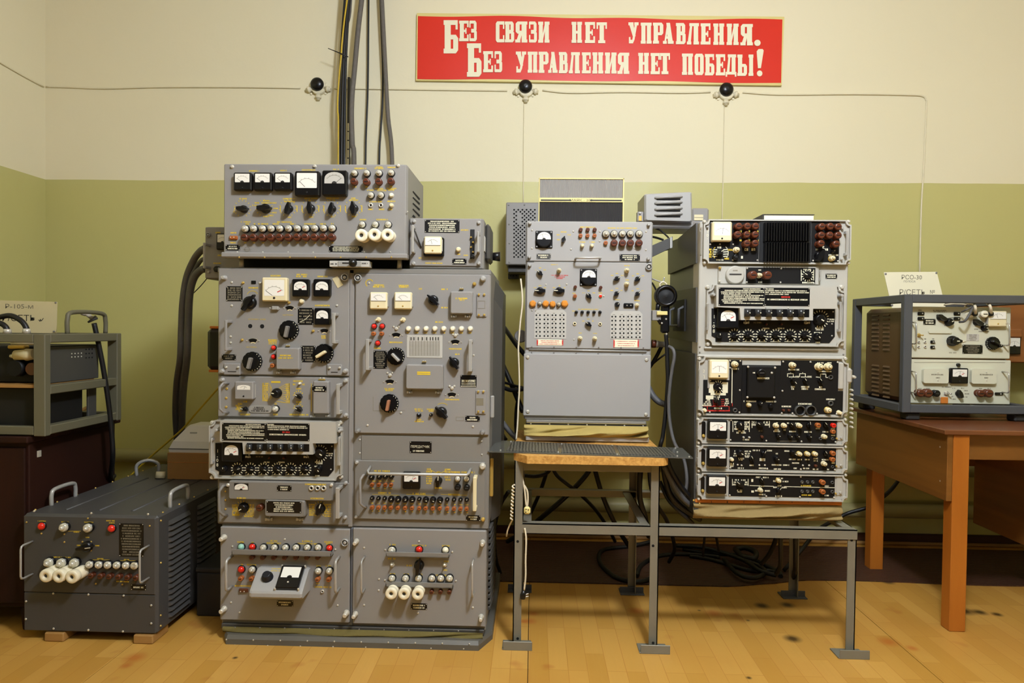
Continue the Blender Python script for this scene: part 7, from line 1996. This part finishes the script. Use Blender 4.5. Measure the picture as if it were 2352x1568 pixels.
# ================================================================ wall wiring: junction boxes and painted-over wire
def jbox(px, py, label, bottom=True):
    c = at(px, py, WALL_Y - .03); r = .021 * 1.85
    o = thing('junction_box', label, 'junction box', (c.x, WALL_Y, c.z - .06), 'round junction boxes on the back wall')
    build(MB().lathe([(r * 1.12, WALL_Y), (r * 1.12, WALL_Y - .02), (r, WALL_Y - .024)], 22, 0, c.x + .004, c.z - .012), 'box_body', ['wall_wire'], o)
    build(MB().lathe([(r * .98, WALL_Y - .020), (r * .98, WALL_Y - .032), (r * .85, WALL_Y - .040), (r * .55, WALL_Y - .047), (r * .2, WALL_Y - .050)], 24, 0, c.x, c.z), 'black_cap', ['black'], o)
    for dx, dz in ((-1, -.25), (1, -.2)) + (((0, -1),) if bottom else ((.25, -1),)):
        L = math.hypot(dx, dz); dx, dz = dx / L, dz / L
        P = lambda t: (c.x + .002 + dx * t, WALL_Y - .012, c.z - .012 + dz * t)
        build(MB().tube([P(r * .9), P(r * 1.3), P(r * 1.32), P(r * 1.6), P(r * 1.62), P(r * 1.9)], [.014, .014, .018, .018, .012, .010], 10), 'cable_gland', ['wall_wire'], o)
    b = MB()
    for dx, dz in ((.9, .75), (-.9, -.9), (.95, -.85)): b.lathe([(.006, WALL_Y), (.006, WALL_Y - .008)], 8, 0, c.x + dx * r * 1.15, c.z - .012 + dz * r)
    tag(build(b, 'mounting_lugs', ['wall_wire'], o), kind='stuff')
jbox(728, 193, 'round junction box with black cap, left of the ceiling cables')
jbox(1207, 198, 'round junction box with black cap, middle one under the red slogan board')
jbox(1669, 205, 'round junction box with black cap, under the right end of the slogan board')
WW = WALL_Y - .006
def wallwire(pts, label, r=.0045):
    o = build(MB().tube(smooth_path([at(x, y, WW) for x, y in pts], 5), r, 8), 'wall_wire', ['wall_wire']); return tag(o, label, 'wire', 'painted wires on the wall')
lw = [onx(-60, 108, WALL_L + .006), onx(0, 143, WALL_L + .006), onx(50, 172, WALL_L + .006), onx(100, 199, WALL_L + .006)]
tag(build(MB().tube(smooth_path(lw, 4), .0045, 8), 'wall_wire', ['wall_wire']), 'painted wire slanting along the left wall into the corner', 'wire', 'painted wires on the wall')
wallwire([(106, 199), (150, 200), (240, 203), (370, 200), (540, 200), (690, 202)], 'painted wire from the left corner to the first junction box')
wallwire([(768, 203), (860, 204), (1000, 206), (1165, 208)], 'painted wire between the left and the middle junction box')
wallwire([(1246, 207), (1310, 213), (1430, 211), (1560, 213), (1632, 211)], 'painted wire between the middle and the right junction box')
wallwire([(1706, 212), (1790, 217), (1960, 216), (2090, 218), (2120, 221), (2127, 230), (2128, 245), (2122, 380), (2116, 480), (2112, 640)], 'painted wire from the right junction box, turning down behind the right table')
wallwire([(1204, 238), (1203, 320), (1202, 470)], 'thin painted wire running straight down from the middle junction box', .0028)
wallwire([(1664, 242), (1662, 360), (1658, 520)], 'thin painted wire running straight down from the right junction box', .0028)

# ================================================================ cables from the ceiling behind the transmitter
Yz = (640, 0, 3.92)
def yc(pts, Y): return [at(640 + x / 3.92, y / 3.92, Y) for x, y in pts]
def extend(pts, up=3.24, down=None):
    a, b_ = pts[0], pts[1]; t = (up - a.z) / max(1e-3, a.z - b_.z); P = [a + (a - b_) * t] + pts
    if down is not None: P = P + [Vector((P[-1].x, P[-1].y, down))]
    return P
DZ = 1.45
def drop(pts, Y, r, mt_, label, nm='ceiling_cable'):
    return wire(nm, extend(yc(pts, Y), 3.24, DZ), r, mt_, label, 'cable', 'cables from the ceiling', 5, 10)
drop([(595, 0), (575, 250), (560, 470), (550, 700), (540, 1000), (545, 1460)], 3.80, .006, 'cable_black', 'leftmost black cable of the ceiling bundle')
drop([(617, 0), (592, 180), (573, 360), (562, 500), (548, 660), (534, 860), (532, 1000), (538, 1200)], 3.78, .0045, 'cable_yellow', 'bright yellow cable in the ceiling bundle')
drop([(628, 0), (606, 240), (590, 470), (580, 700), (572, 1000), (566, 1460)], 3.80, .0085, 'cable_black', 'thick black cable in the middle of the ceiling bundle')
drop([(640, 0), (622, 200), (608, 470), (600, 700), (595, 1000), (590, 1460)], 3.82, .0075, 'cable_black', 'right-hand black cable of the ceiling bundle')
drop([(652, 0), (640, 150), (600, 300), (576, 600), (562, 900), (556, 1200), (580, 1460)], 3.84, .006, 'cable_grey', 'thin grey-brown cable crossing inside the ceiling bundle')
drop([(748, 0), (718, 250), (682, 640), (662, 850), (656, 1050), (664, 1300), (678, 1460)], 3.82, .0140, 'cable_grey', 'thick braided grey hose right of the ceiling bundle')
drop([(810, 0), (808, 250), (803, 800), (790, 1150), (783, 1460)], 3.90, .0052, 'cable_black', 'single thin black cable left of the far grey hose')
drop([(916, 0), (925, 250), (938, 600), (936, 900), (918, 1200), (906, 1460)], 3.90, .0055, 'cable_black', 'thin black cable running behind the far grey hose')
drop([(930, 0), (945, 300), (965, 700), (985, 1050), (1022, 1460)], 3.86, .0120, 'cable_grey', 'braided grey hose nearest the slogan board')
a, c = yc([(445, 435), (560, 482), (625, 512)], 3.77), None
tag(build(MB().tube(a, [.002, .003, .003], 6), 'cable_tie', ['cable_black']), 'black cable tie sticking out of the ceiling cable bundle', 'cable tie')
o = thing('slotted_strip', 'slotted metal strip fixed to the wall beside the ceiling cable bundle', 'strip', at(640 + 624 / 3.92, 360, 3.9))
x0_, x1_ = at(640 + 614 / 3.92, 300, 3.9).x, at(640 + 636 / 3.92, 300, 3.9).x
zA, zB = at(800, 690 / 3.92, 3.9).z, at(800, 1470 / 3.92, 3.9).z
build(MB().cbox(x0_, x1_, 3.905, WALL_Y, zB, zA, .001), 'strip_body', ['grey_dark'], o)
for i in range(5): zz_ = at(800, (1135 + i * 80) / 3.92, 3.9).z; build(MB().cbox(x0_ + .003, x1_ - .003, 3.903, 3.906, zz_ - .035 * .75, zz_ + .018, .001), 'slot', ['paper_white'], o)
for px in (805, 925):
    pass

# ---- hoses down the left of the rack
def tp(x, y, Y): return at(300 + x / 2.489, 500 + y / 2.489, Y)
wire('braided_hose', [tp(428, 172, 2.86), tp(400, 190, 2.88), tp(362, 240, 2.92), tp(320, 340, 2.95), tp(298, 480, 2.96), tp(290, 640, 2.97), tp(284, 800, 2.98), tp(264, 940, 3.12), tp(256, 1100, 3.28), tp(262, 1230, 3.36), tp(268, 1330, 3.38)], .0145, 'cable_dark_grey', 'thick grey braided hose, left of the pair curving down from the side meter unit', 'hose', 'braided hoses beside the transmitter', 6, 12)
wire('braided_hose', [tp(432, 292, 2.86), tp(400, 300, 2.88), tp(362, 345, 2.90), tp(338, 440, 2.92), tp(330, 600, 2.94), tp(322, 800, 2.96), tp(304, 960, 3.10), tp(296, 1100, 3.27), tp(292, 1240, 3.35), tp(292, 1330, 3.37)], .0155, 'cable_dark_grey', 'thick grey braided hose, right of the pair curving down from the side meter unit', 'hose', 'braided hoses beside the transmitter', 6, 12)
wire('braided_hose', [tp(430, 232, 2.88), tp(402, 245, 2.90), tp(372, 290, 2.93), tp(340, 360, 2.95), tp(322, 480, 2.96), tp(314, 640, 2.985), tp(306, 820, 3.0), tp(285, 960, 3.14), tp(276, 1200, 3.37), tp(278, 1320, 3.40)], .009, 'cable_dark_grey', 'thinner dark hose tucked between the two braided hoses', 'hose', 'braided hoses beside the transmitter', 6, 10)
wire('thin_wire', [tp(438, 345, 2.9), tp(400, 390, 2.93), tp(350, 440, 2.95)], .002, 'cable_black', 'short thin dark wire between side meter unit and hoses', 'wire')
wire('yellow_cable', [at(505, 887, 3.24), at(460, 938, 3.27), at(420, 984, 3.30), at(386, 1014, 3.31), at(340, 1054, 3.32), at(298, 1094, 3.30)], .0048, 'cable_yellow', 'taut yellow cable slanting down to the far end of the power unit', 'cable')
ck = thing('rubber_connector', 'black rubber connector on the left flank of the transmitter rack', 'connector', (xl - .02, 2.72, 1.0))
za, zb_ = at(490, 752, 2.72).z, at(490, 850, 2.72).z
build(MB().cbox(at(483, 800, 2.72).x, xl - .001, 2.68, 2.76, zb_, za, .018), 'connector_body', ['black'], ck)
build(MB().cbox(at(489, 800, 2.72).x, xl - .001, 2.69, 2.75, za - .004, za + .006, .002), 'orange_gasket', ['rust_tag'], ck)
build(MB().cbox(at(487, 800, 2.72).x, xl - .001, 2.69, 2.75, zb_ - .006, zb_ + .004, .002), 'orange_gasket', ['rust_tag'], ck)

# ================================================================ handset and cables round the switchboard
Qz = (1460, 480, 4.125)
HY = 2.80
def qp(x, y, Y): return at(1460 + x / 4.125, 480 + y / 4.125, Y)
hs = thing('handset', 'black telephone handset hanging at the right side of the switchboard', 'handset', qp(285, 1000, HY))
c = qp(285, 822, HY); r = .085 / 2 * 1.03
build(MB().lathe([(r * .8, HY + .03), (r * 1.02, HY + .02), (r * 1.04, HY - .008), (r * .92, HY - .018), (r * .78, HY - .02), (r * .70, HY - .008)], 26, 0, c.x, c.z, cap=False).lathe([(r * .70, HY - .008), (r * .3, HY - .010), (r * .1, HY - .014)], 22, 1, c.x, c.z), 'earpiece', ['black', 'black_matte'], hs)
g0, g1 = qp(282, 890, HY), qp(284, 1175, HY)
build(MB().cbox(g0.x - .016, g0.x + .017, HY - .008, HY + .024, g1.z, g0.z, .007), 'grip', ['black'], hs)
build(MB().tube([qp(215, 900, HY), qp(205, 960, HY + .01), qp(215, 1040, HY + .01), qp(240, 1085, HY)], [.010, .008, .009, .008], 8), 'press_bar', ['black'], hs)
s0, s1 = qp(203, 985, HY - .012), qp(303, 985, HY - .012)
build(MB().cbox(s0.x, s1.x, HY - .013, HY + .03, s0.z - .008, s0.z + .008, .002), 'holding_strap', ['plastic_cream'], hs)
build(MB().tube(smooth_path([qp(235, 745, HY), qp(230, 710, HY), qp(262, 690, HY), qp(292, 712, HY), qp(295, 745, HY)], 5), .003, 8), 'hanging_loop', ['cable_white'], hs)
build(MB().cbox(b_ := pI.p(1624, 800).x, qp(195, 985, HY).x + .02, HY + .0, HY + .04, s0.z - .03, s0.z + .012, .002), 'holder', ['grey'], hs)
b = MB()
for q6 in ((285, 1042), (245, 1080), (288, 1182)): v = qp(*q6, HY); b.lathe([(.004, HY - .008), (.003, HY - .011)], 8, 0, v.x, v.z)
tag(build(b, 'screws', ['nickel'], hs), kind='stuff')
hk = [qp(250, 690, 2.82), qp(272, 650, 2.82), qp(278, 640, 2.82)]
tag(build(MB().tube(smooth_path([qp(155, 660, 2.84), qp(240, 690, 2.82), qp(262, 682, 2.82), qp(272, 645, 2.82)], 4), .003, 6), 'hook', ['alu']), 'small metal hook carrying the handset loop', 'hook')
def kp(x, y, Y): return at(1100 + x / 4.3556, 780 + y / 4.3556, Y)
wire('handset_cable', [qp(287, 1185, 2.80), kp(1880, 60, 2.80), kp(1885, 250, 2.80), kp(1890, 420, 2.80), kp(1870, 700, 2.80), kp(1840, 960, 2.80), kp(1815, 1060, 2.80), kp(1800, 1200, 2.85), kp(1790, 1350, 2.95)], .0085, 'cable_black', 'thick black cord running down from the handset', 'cable', 'cables right of the switchboard')
wire('grey_cable', [kp(1895, 65, 2.80), kp(1940, 95, 2.78), kp(1955, 170, 2.77), kp(1930, 310, 2.77), kp(1912, 450, 2.77), kp(1898, 650, 2.77), kp(1915, 860, 2.76), kp(1960, 1040, 2.74), kp(2050, 1200, 2.72), kp(2080, 1400, 2.70), kp(2060, 1560, 2.70)], .007, 'cable_dark_grey', 'grey cable curving down beside the receiver rack flank', 'cable', 'cables right of the switchboard')
wire('black_cable', [kp(1830, 60, 2.95), kp(1780, 160, 2.95), kp(1735, 235, 2.97), kp(1690, 300, 3.0)], .008, 'cable_black', 'short thick black cable behind the switchboard\'s right edge', 'cable', 'cables right of the switchboard')
wire('black_cable', [kp(1870, 140, 2.96), kp(1790, 200, 2.97), kp(1720, 260, 3.0)], .004, 'cable_black', 'short thin black cable behind the switchboard\'s right edge', 'cable', 'cables right of the switchboard')
wire('black_cable', [kp(1690, 470, 2.95), kp(1740, 560, 2.93), kp(1800, 620, 2.92), kp(1870, 650, 2.90)], .014, 'cable_dark_grey', 'thick grey cable leaving the switchboard\'s right side at mid height', 'cable', 'cables right of the switchboard')
wire('black_cable', [qp(158, 700, 3.0), qp(190, 760, 2.95), qp(200, 790, 2.93)], .004, 'cable_black', 'thin black wire ending behind the handset earpiece', 'cable', 'cables right of the switchboard')
wire('black_cable', [qp(155, 175, 3.1), qp(230, 200, 3.06), qp(290, 250, 3.04), qp(310, 270, 3.03)], .004, 'cable_black', 'upper thin black wire over the slanted duct', 'cable', 'wires over the slanted duct')
wire('black_cable', [qp(155, 262, 3.1), qp(210, 275, 3.06), qp(260, 292, 3.04)], .005, 'cable_black', 'lower thin black wire over the slanted duct', 'cable', 'wires over the slanted duct')
cn = thing('cable_connector', 'metal threaded cable connector on the switchboard\'s right side', 'connector', qp(210, 1280, 2.9))
build(MB().tube([qp(150, 1275, 2.90), qp(190, 1278, 2.90)], .017, 14), 'socket', ['brown_bakelite'], cn); build(MB().tube([qp(190, 1278, 2.90), qp(215, 1280, 2.90), qp(216, 1280, 2.90), qp(275, 1282, 2.90)], [.015, .015, .012, .012], 14), 'sleeve', ['nickel'], cn)
# left of the switchboard
G2 = 'cables between transmitter and switchboard'
wire('black_cable', [kp(190, 130, 3.2), kp(230, 230, 3.15), kp(320, 430, 3.1), kp(390, 600, 3.08), kp(440, 720, 3.05)], .012, 'cable_black', 'thick black cable slanting from the rack flank down behind the switchboard', 'cable', G2)
wire('black_cable', [at(1135, 720, 3.3), at(1160, 755, 3.2), at(1185, 790, 3.12), at(1206, 815, 3.1)], .011, 'cable_black', 'thick black cable entering the switchboard\'s left edge near the hole grid', 'cable', G2)
wire('black_cable', [kp(195, 415, 3.15), kp(280, 435, 3.1), kp(380, 465, 3.06), kp(450, 480, 3.05)], .006, 'cable_black', 'upper of two level black cables at mid height left of the switchboard', 'cable', G2)
wire('black_cable', [kp(195, 450, 3.12), kp(260, 485, 3.08), kp(340, 505, 3.05), kp(450, 490, 3.04)], .010, 'cable_black', 'lower of two level black cables at mid height left of the switchboard', 'cable', G2)
wire('black_cable', [kp(385, 600, 3.1), kp(370, 700, 3.1), kp(365, 850, 3.1), kp(375, 1000, 3.12), kp(370, 1150, 3.2)], .006, 'cable_black', 'black cable hanging straight down just left of the switchboard', 'cable', G2)
wire('grey_cable', [kp(205, 770, 3.1), kp(240, 830, 3.06), kp(310, 920, 3.03), kp(370, 980, 3.02), kp(420, 1030, 3.0)], .012, 'cable_dark_grey', 'thick grey cable running down to the tray left of the switchboard', 'cable', G2)
wire('black_cable', [kp(205, 880, 3.15), kp(240, 950, 3.12), kp(270, 1000, 3.1)], .009, 'cable_black', 'short dark cable low on the rack flank beside the tray', 'cable', G2)
wire('black_cable', [kp(210, 70, 3.25), kp(240, 180, 3.22), kp(235, 300, 3.22), kp(205, 380, 3.22)], .004, 'cable_black', 'thin black loop near the rack\'s right flank', 'cable', G2)
wire('white_cable', [at(1196, 640, 2.80), at(1200, 690, 2.79), at(1195, 740, 2.79), at(1191, 790, 2.79), kp(395, 120, 2.79), kp(402, 320, 2.79), kp(404, 480, 2.79), kp(395, 650, 2.79), kp(385, 860, 2.79), kp(372, 1000, 2.79)], .0035, 'cable_white', 'pale thin cord hanging down along the switchboard\'s left edge', 'cable', G2)
o = thing('hanging_socket', 'grey round hanging socket behind the switchboard\'s left edge', 'socket', at(1193, 768, 2.95))
v = at(1196, 772, 2.95); build(MB().lathe([(.026, 2.97), (.028, 2.955), (.024, 2.945)], 18, 0, v.x, v.z), 'socket_body', ['grey'], o)
# under the stand
def wp(x, y, Y): return at(1120 + x / 3.074, 1030 + y / 3.074, Y)
G3 = 'black cables hanging under the stand'
hang = [([wp(215, 75, 2.95), wp(330, 105, 3.0), wp(430, 90, 3.05), wp(490, 60, 3.1)], .009, 'black cable sagging just under the chipboard board, left part'),
        ([wp(240, 188, 3.2), wp(340, 195, 3.2), wp(420, 170, 3.2), wp(470, 100, 3.15)], .009, 'black cable loop under the chipboard, above the lower rail'),
        ([wp(455, 130, 3.3), wp(490, 190, 3.3), wp(560, 250, 3.3), wp(640, 310, 3.35), wp(760, 430, 3.45), wp(850, 560, 3.58), wp(900, 655, 3.7)], .009, 'black cable slanting right under the board centre'),
        ([wp(760, 60, 3.3), wp(700, 180, 3.35), wp(560, 330, 3.4), wp(400, 470, 3.45), wp(250, 590, 3.6), wp(140, 655, 3.7)], .013, 'thick black cable slanting left under the board centre'),
        ([wp(748, 110, 3.25), wp(780, 230, 3.25), wp(815, 340, 3.25), wp(870, 470, 3.25), wp(940, 600, 3.3), wp(1000, 690, 3.35)], .011, 'black cable dropping from the board centre to the floor'),
        ([wp(430, 120, 3.4), wp(400, 220, 3.45), wp(360, 330, 3.5), wp(300, 460, 3.55), wp(240, 560, 3.62), wp(205, 655, 3.7)], .010, 'dark grey cable slanting left below the board, near the left leg'),
        ([wp(1090, 90, 2.95), wp(1075, 200, 2.95), wp(1075, 350, 2.97), wp(1110, 480, 3.0), wp(1140, 620, 3.1)], .012, 'black cable beside the stand\'s middle legs'),
        ([wp(1140, 60, 2.9), wp(1150, 250, 2.95), wp(1200, 400, 3.0), wp(1270, 520, 3.1), wp(1320, 700, 3.3), wp(1280, 800, 3.4)], .009, 'black cable curving from the middle legs to the floor pile'),
        ([wp(150, 300, 3.1), wp(90, 400, 3.15), wp(50, 560, 3.2), wp(55, 760, 3.25), wp(90, 880, 3.3)], .009, 'black cable curving down beside the transmitter\'s right side')]
for pts, r, nm in hang: wire('black_cable', pts, r, 'cable_black', nm, 'cable', G3, 6, 8)
for i, (pts, r, mt_, nm) in enumerate((([wp(1240, 60, 2.72), wp(1250, 180, 2.72), wp(1290, 320, 2.73), wp(1380, 420, 2.74), wp(1480, 480, 2.76)], .010, 'cable_black', 'outermost black cable of the bunch sweeping into the receiver rack base'),
        ([wp(1250, 120, 2.70), wp(1310, 250, 2.70), wp(1380, 350, 2.70), wp(1450, 410, 2.72), wp(1500, 440, 2.76)], .012, 'cable_dark_grey', 'thick grey cable of the bunch sweeping into the receiver rack base'),
        ([wp(1235, 100, 2.74), wp(1270, 280, 2.74), wp(1330, 390, 2.74), wp(1420, 460, 2.75), wp(1500, 500, 2.78)], .011, 'cable_black', 'lower black cable of the bunch sweeping into the receiver rack base'),
        ([wp(1215, 230, 2.78), wp(1270, 350, 2.76), wp(1330, 420, 2.74), wp(1420, 500, 2.74), wp(1450, 530, 2.75)], .008, 'cable_black', 'lowest black cable of the bunch beside the stand\'s middle leg'),
        ([wp(1262, 60, 2.68), wp(1300, 160, 2.68), wp(1370, 270, 2.69), wp(1440, 350, 2.70), wp(1490, 390, 2.74)], .009, 'cable_black', 'innermost black cable of the bunch close to the receiver rack'))):
    wire('bunch_cable', pts, r, mt_, nm, 'cable', 'bunch of cables at the receiver rack base')
def fp(x, y, z=.016): return onz(1120 + x / 3.074, 1030 + y / 3.074, z)
def fx(x, y, z=.016): return onz(1600 + x / 3.824, 1130 + y / 3.824, z)
floor_c = [[fp(1180, 650, .03), fp(1000, 690), fp(830, 710), fp(785, 760), fp(810, 830), fp(900, 905), fp(1000, 935), fp(1100, 935), fp(1180, 900)],
           [fp(1050, 900), fp(1090, 820), fp(1200, 760), fp(1320, 745), fp(1480, 750), fp(1640, 765)],
           [fx(-120, 500), fx(60, 530), fx(250, 545), fx(430, 560), fx(600, 640), fx(720, 700), fx(740, 740)],
           [fx(-60, 560), fx(120, 590), fx(300, 640), fx(480, 690), fx(640, 690), fx(730, 720)],
           [fx(240, 590, .03), fx(330, 690, .03), fx(430, 745, .03), fx(540, 745, .03), fx(600, 700, .03), fx(540, 640, .03), fx(400, 590, .04)],
           [fx(340, 500, .05), fx(430, 490, .06), fx(520, 530, .06), fx(500, 580, .05), fx(400, 560, .05), fx(340, 500, .05)],
           [fx(-180, 470, .03), fx(0, 480, .04), fx(200, 520, .04), fx(420, 600, .04), fx(560, 690, .04), fx(700, 730, .03)]]
fl_names = ['wide black cable loop on the floor round the stand\'s rear middle foot', 'black cable on the mat running right from the rear middle foot', 'black cable crossing the mat straight to the rear right leg', 'black cable lying behind the coil on the mat under the low shelf',
            'black cable forming the front curve of the tangle on the mat', 'short thick black coil on top of the cable tangle', 'topmost long black cable of the tangle on the mat']
for i, pts in enumerate(floor_c): wire('floor_cable', pts, .011 if i not in (5,) else .014, 'cable_black', fl_names[i], 'cable', 'black cables tangled on the floor mat', 6, 8)
def vx(x, y, Y): return at(1600 + x / 3.824, 1130 + y / 3.824, Y)
for pts, r, nm in (([vx(712, 330, 3.0), vx(690, 430, 3.05), vx(640, 540, 3.12), vx(570, 630, 3.18)], .010, 'black cable dropping left of the rear right leg'),
                   ([vx(738, 330, 2.95), vx(738, 480, 2.97), vx(735, 640, 3.0), vx(700, 715, 3.05)], .010, 'black cable dropping along the left of the rear right leg'),
                   ([vx(868, 330, 3.0), vx(868, 520, 3.03), vx(866, 660, 3.05), vx(850, 755, 3.12)], .010, 'black cable dropping along the right of the rear right leg'),
                   ([vx(75, 330, 3.1), vx(65, 450, 3.15), vx(55, 560, 3.2)], .006, 'thin black cable dropping under the low shelf, left one'),
                   ([vx(160, 330, 3.1), vx(180, 430, 3.15), vx(195, 520, 3.2)], .006, 'thin black cable dropping under the low shelf, right one')):
    wire('black_cable', pts, r, 'cable_black', nm, 'cable', 'cables below the low shelf')
def vp(x, y, Y): return at(1900 + x / 2.613, 900 + y / 2.613, Y)
wire('black_cable', [vp(500, 400, 3.75), vp(470, 450, 3.73), vp(430, 525, 3.70), vp(380, 590, 3.68), vp(310, 650, 3.68), vp(250, 690, 3.70), vp(130, 725, 3.72), vp(60, 760, 3.72), vp(-60, 830, 3.6), vp(-140, 930, 3.45), onz(1800, 1310, .014)], .010, 'cable_black', 'black cable sagging behind the right table\'s rear leg', 'cable')
wire('black_cable', [vp(1045, 400, 3.80), vp(1068, 480, 3.80), vp(1075, 620, 3.80), vp(1070, 800, 3.82)], .007, 'cable_black', 'black cable hanging on the wall behind the right table', 'cable')
# pale cords on the stand's left leg
wire('white_cable', [wp(245, 205, 2.56), wp(252, 240, 2.55), wp(262, 300, 2.55), wp(270, 380, 2.55), wp(278, 412, 2.55)], .0035, 'cable_white', 'pale cord tied round the stand\'s left leg, going to the cream socket', 'cable', 'pale cords on the stand')
wire('white_cable', [wp(258, 258, 2.55), wp(280, 300, 2.55), wp(284, 360, 2.55), wp(280, 410, 2.55)], .0035, 'cable_white', 'pale cord strand right beside the cord to the cream socket', 'cable', 'pale cords on the stand')
wire('white_cable', [wp(262, 560, 2.54), wp(272, 640, 2.535), wp(268, 780, 2.535), wp(268, 900, 2.535), wp(258, 1000, 2.535)], .0035, 'cable_white', 'long pale cord hanging beside the stand\'s left leg', 'cable', 'pale cords on the stand')
o = thing('plug', 'dark plug with metal pins at the end of the pale cord', 'plug', wp(258, 1050, 2.535))
build(MB().tube([wp(256, 1000, 2.535), wp(250, 1030, 2.535), wp(248, 1058, 2.535)], [.007, .011, .010], 10), 'plug_body', ['black'], o)
for dx in (0, 14): build(MB().tube([wp(256, 1035 + dx, 2.535), wp(290, 1022 + dx * 1.4, 2.535)], .0022, 6), 'pin', ['chrome'], o)
o = thing('cream_socket', 'small cream plastic socket hanging above the stand\'s lower rail', 'socket', wp(278, 440, 2.54))
p = Panel(o, 2.545, (1120, 1030, 3.074)); p.slab(256, 412, 302, 466, 'plastic_cream', .014, .006, 'socket_body'); p.Y -= .014; p.hole(272, 428, 4); p.hole(288, 432, 4); p.hole(270, 448, 4); p.done()
tw = []
for i in range(40):
    t = i / 39; c = wp(182 - 14 * t, 252 + 245 * t, 2.54); tw.append(c + Vector((.004 * math.cos(i * 1.6), .004 * math.sin(i * 1.6) - .006, 0)))
wire('twisted_cable', tw + [wp(160, 530, 2.55), wp(140, 580, 2.56), wp(134, 620, 2.57)], .003, 'cable_white', 'twisted pale cord hanging left of the stand\'s left leg', 'cable', 'pale cords on the stand', 2, 6)
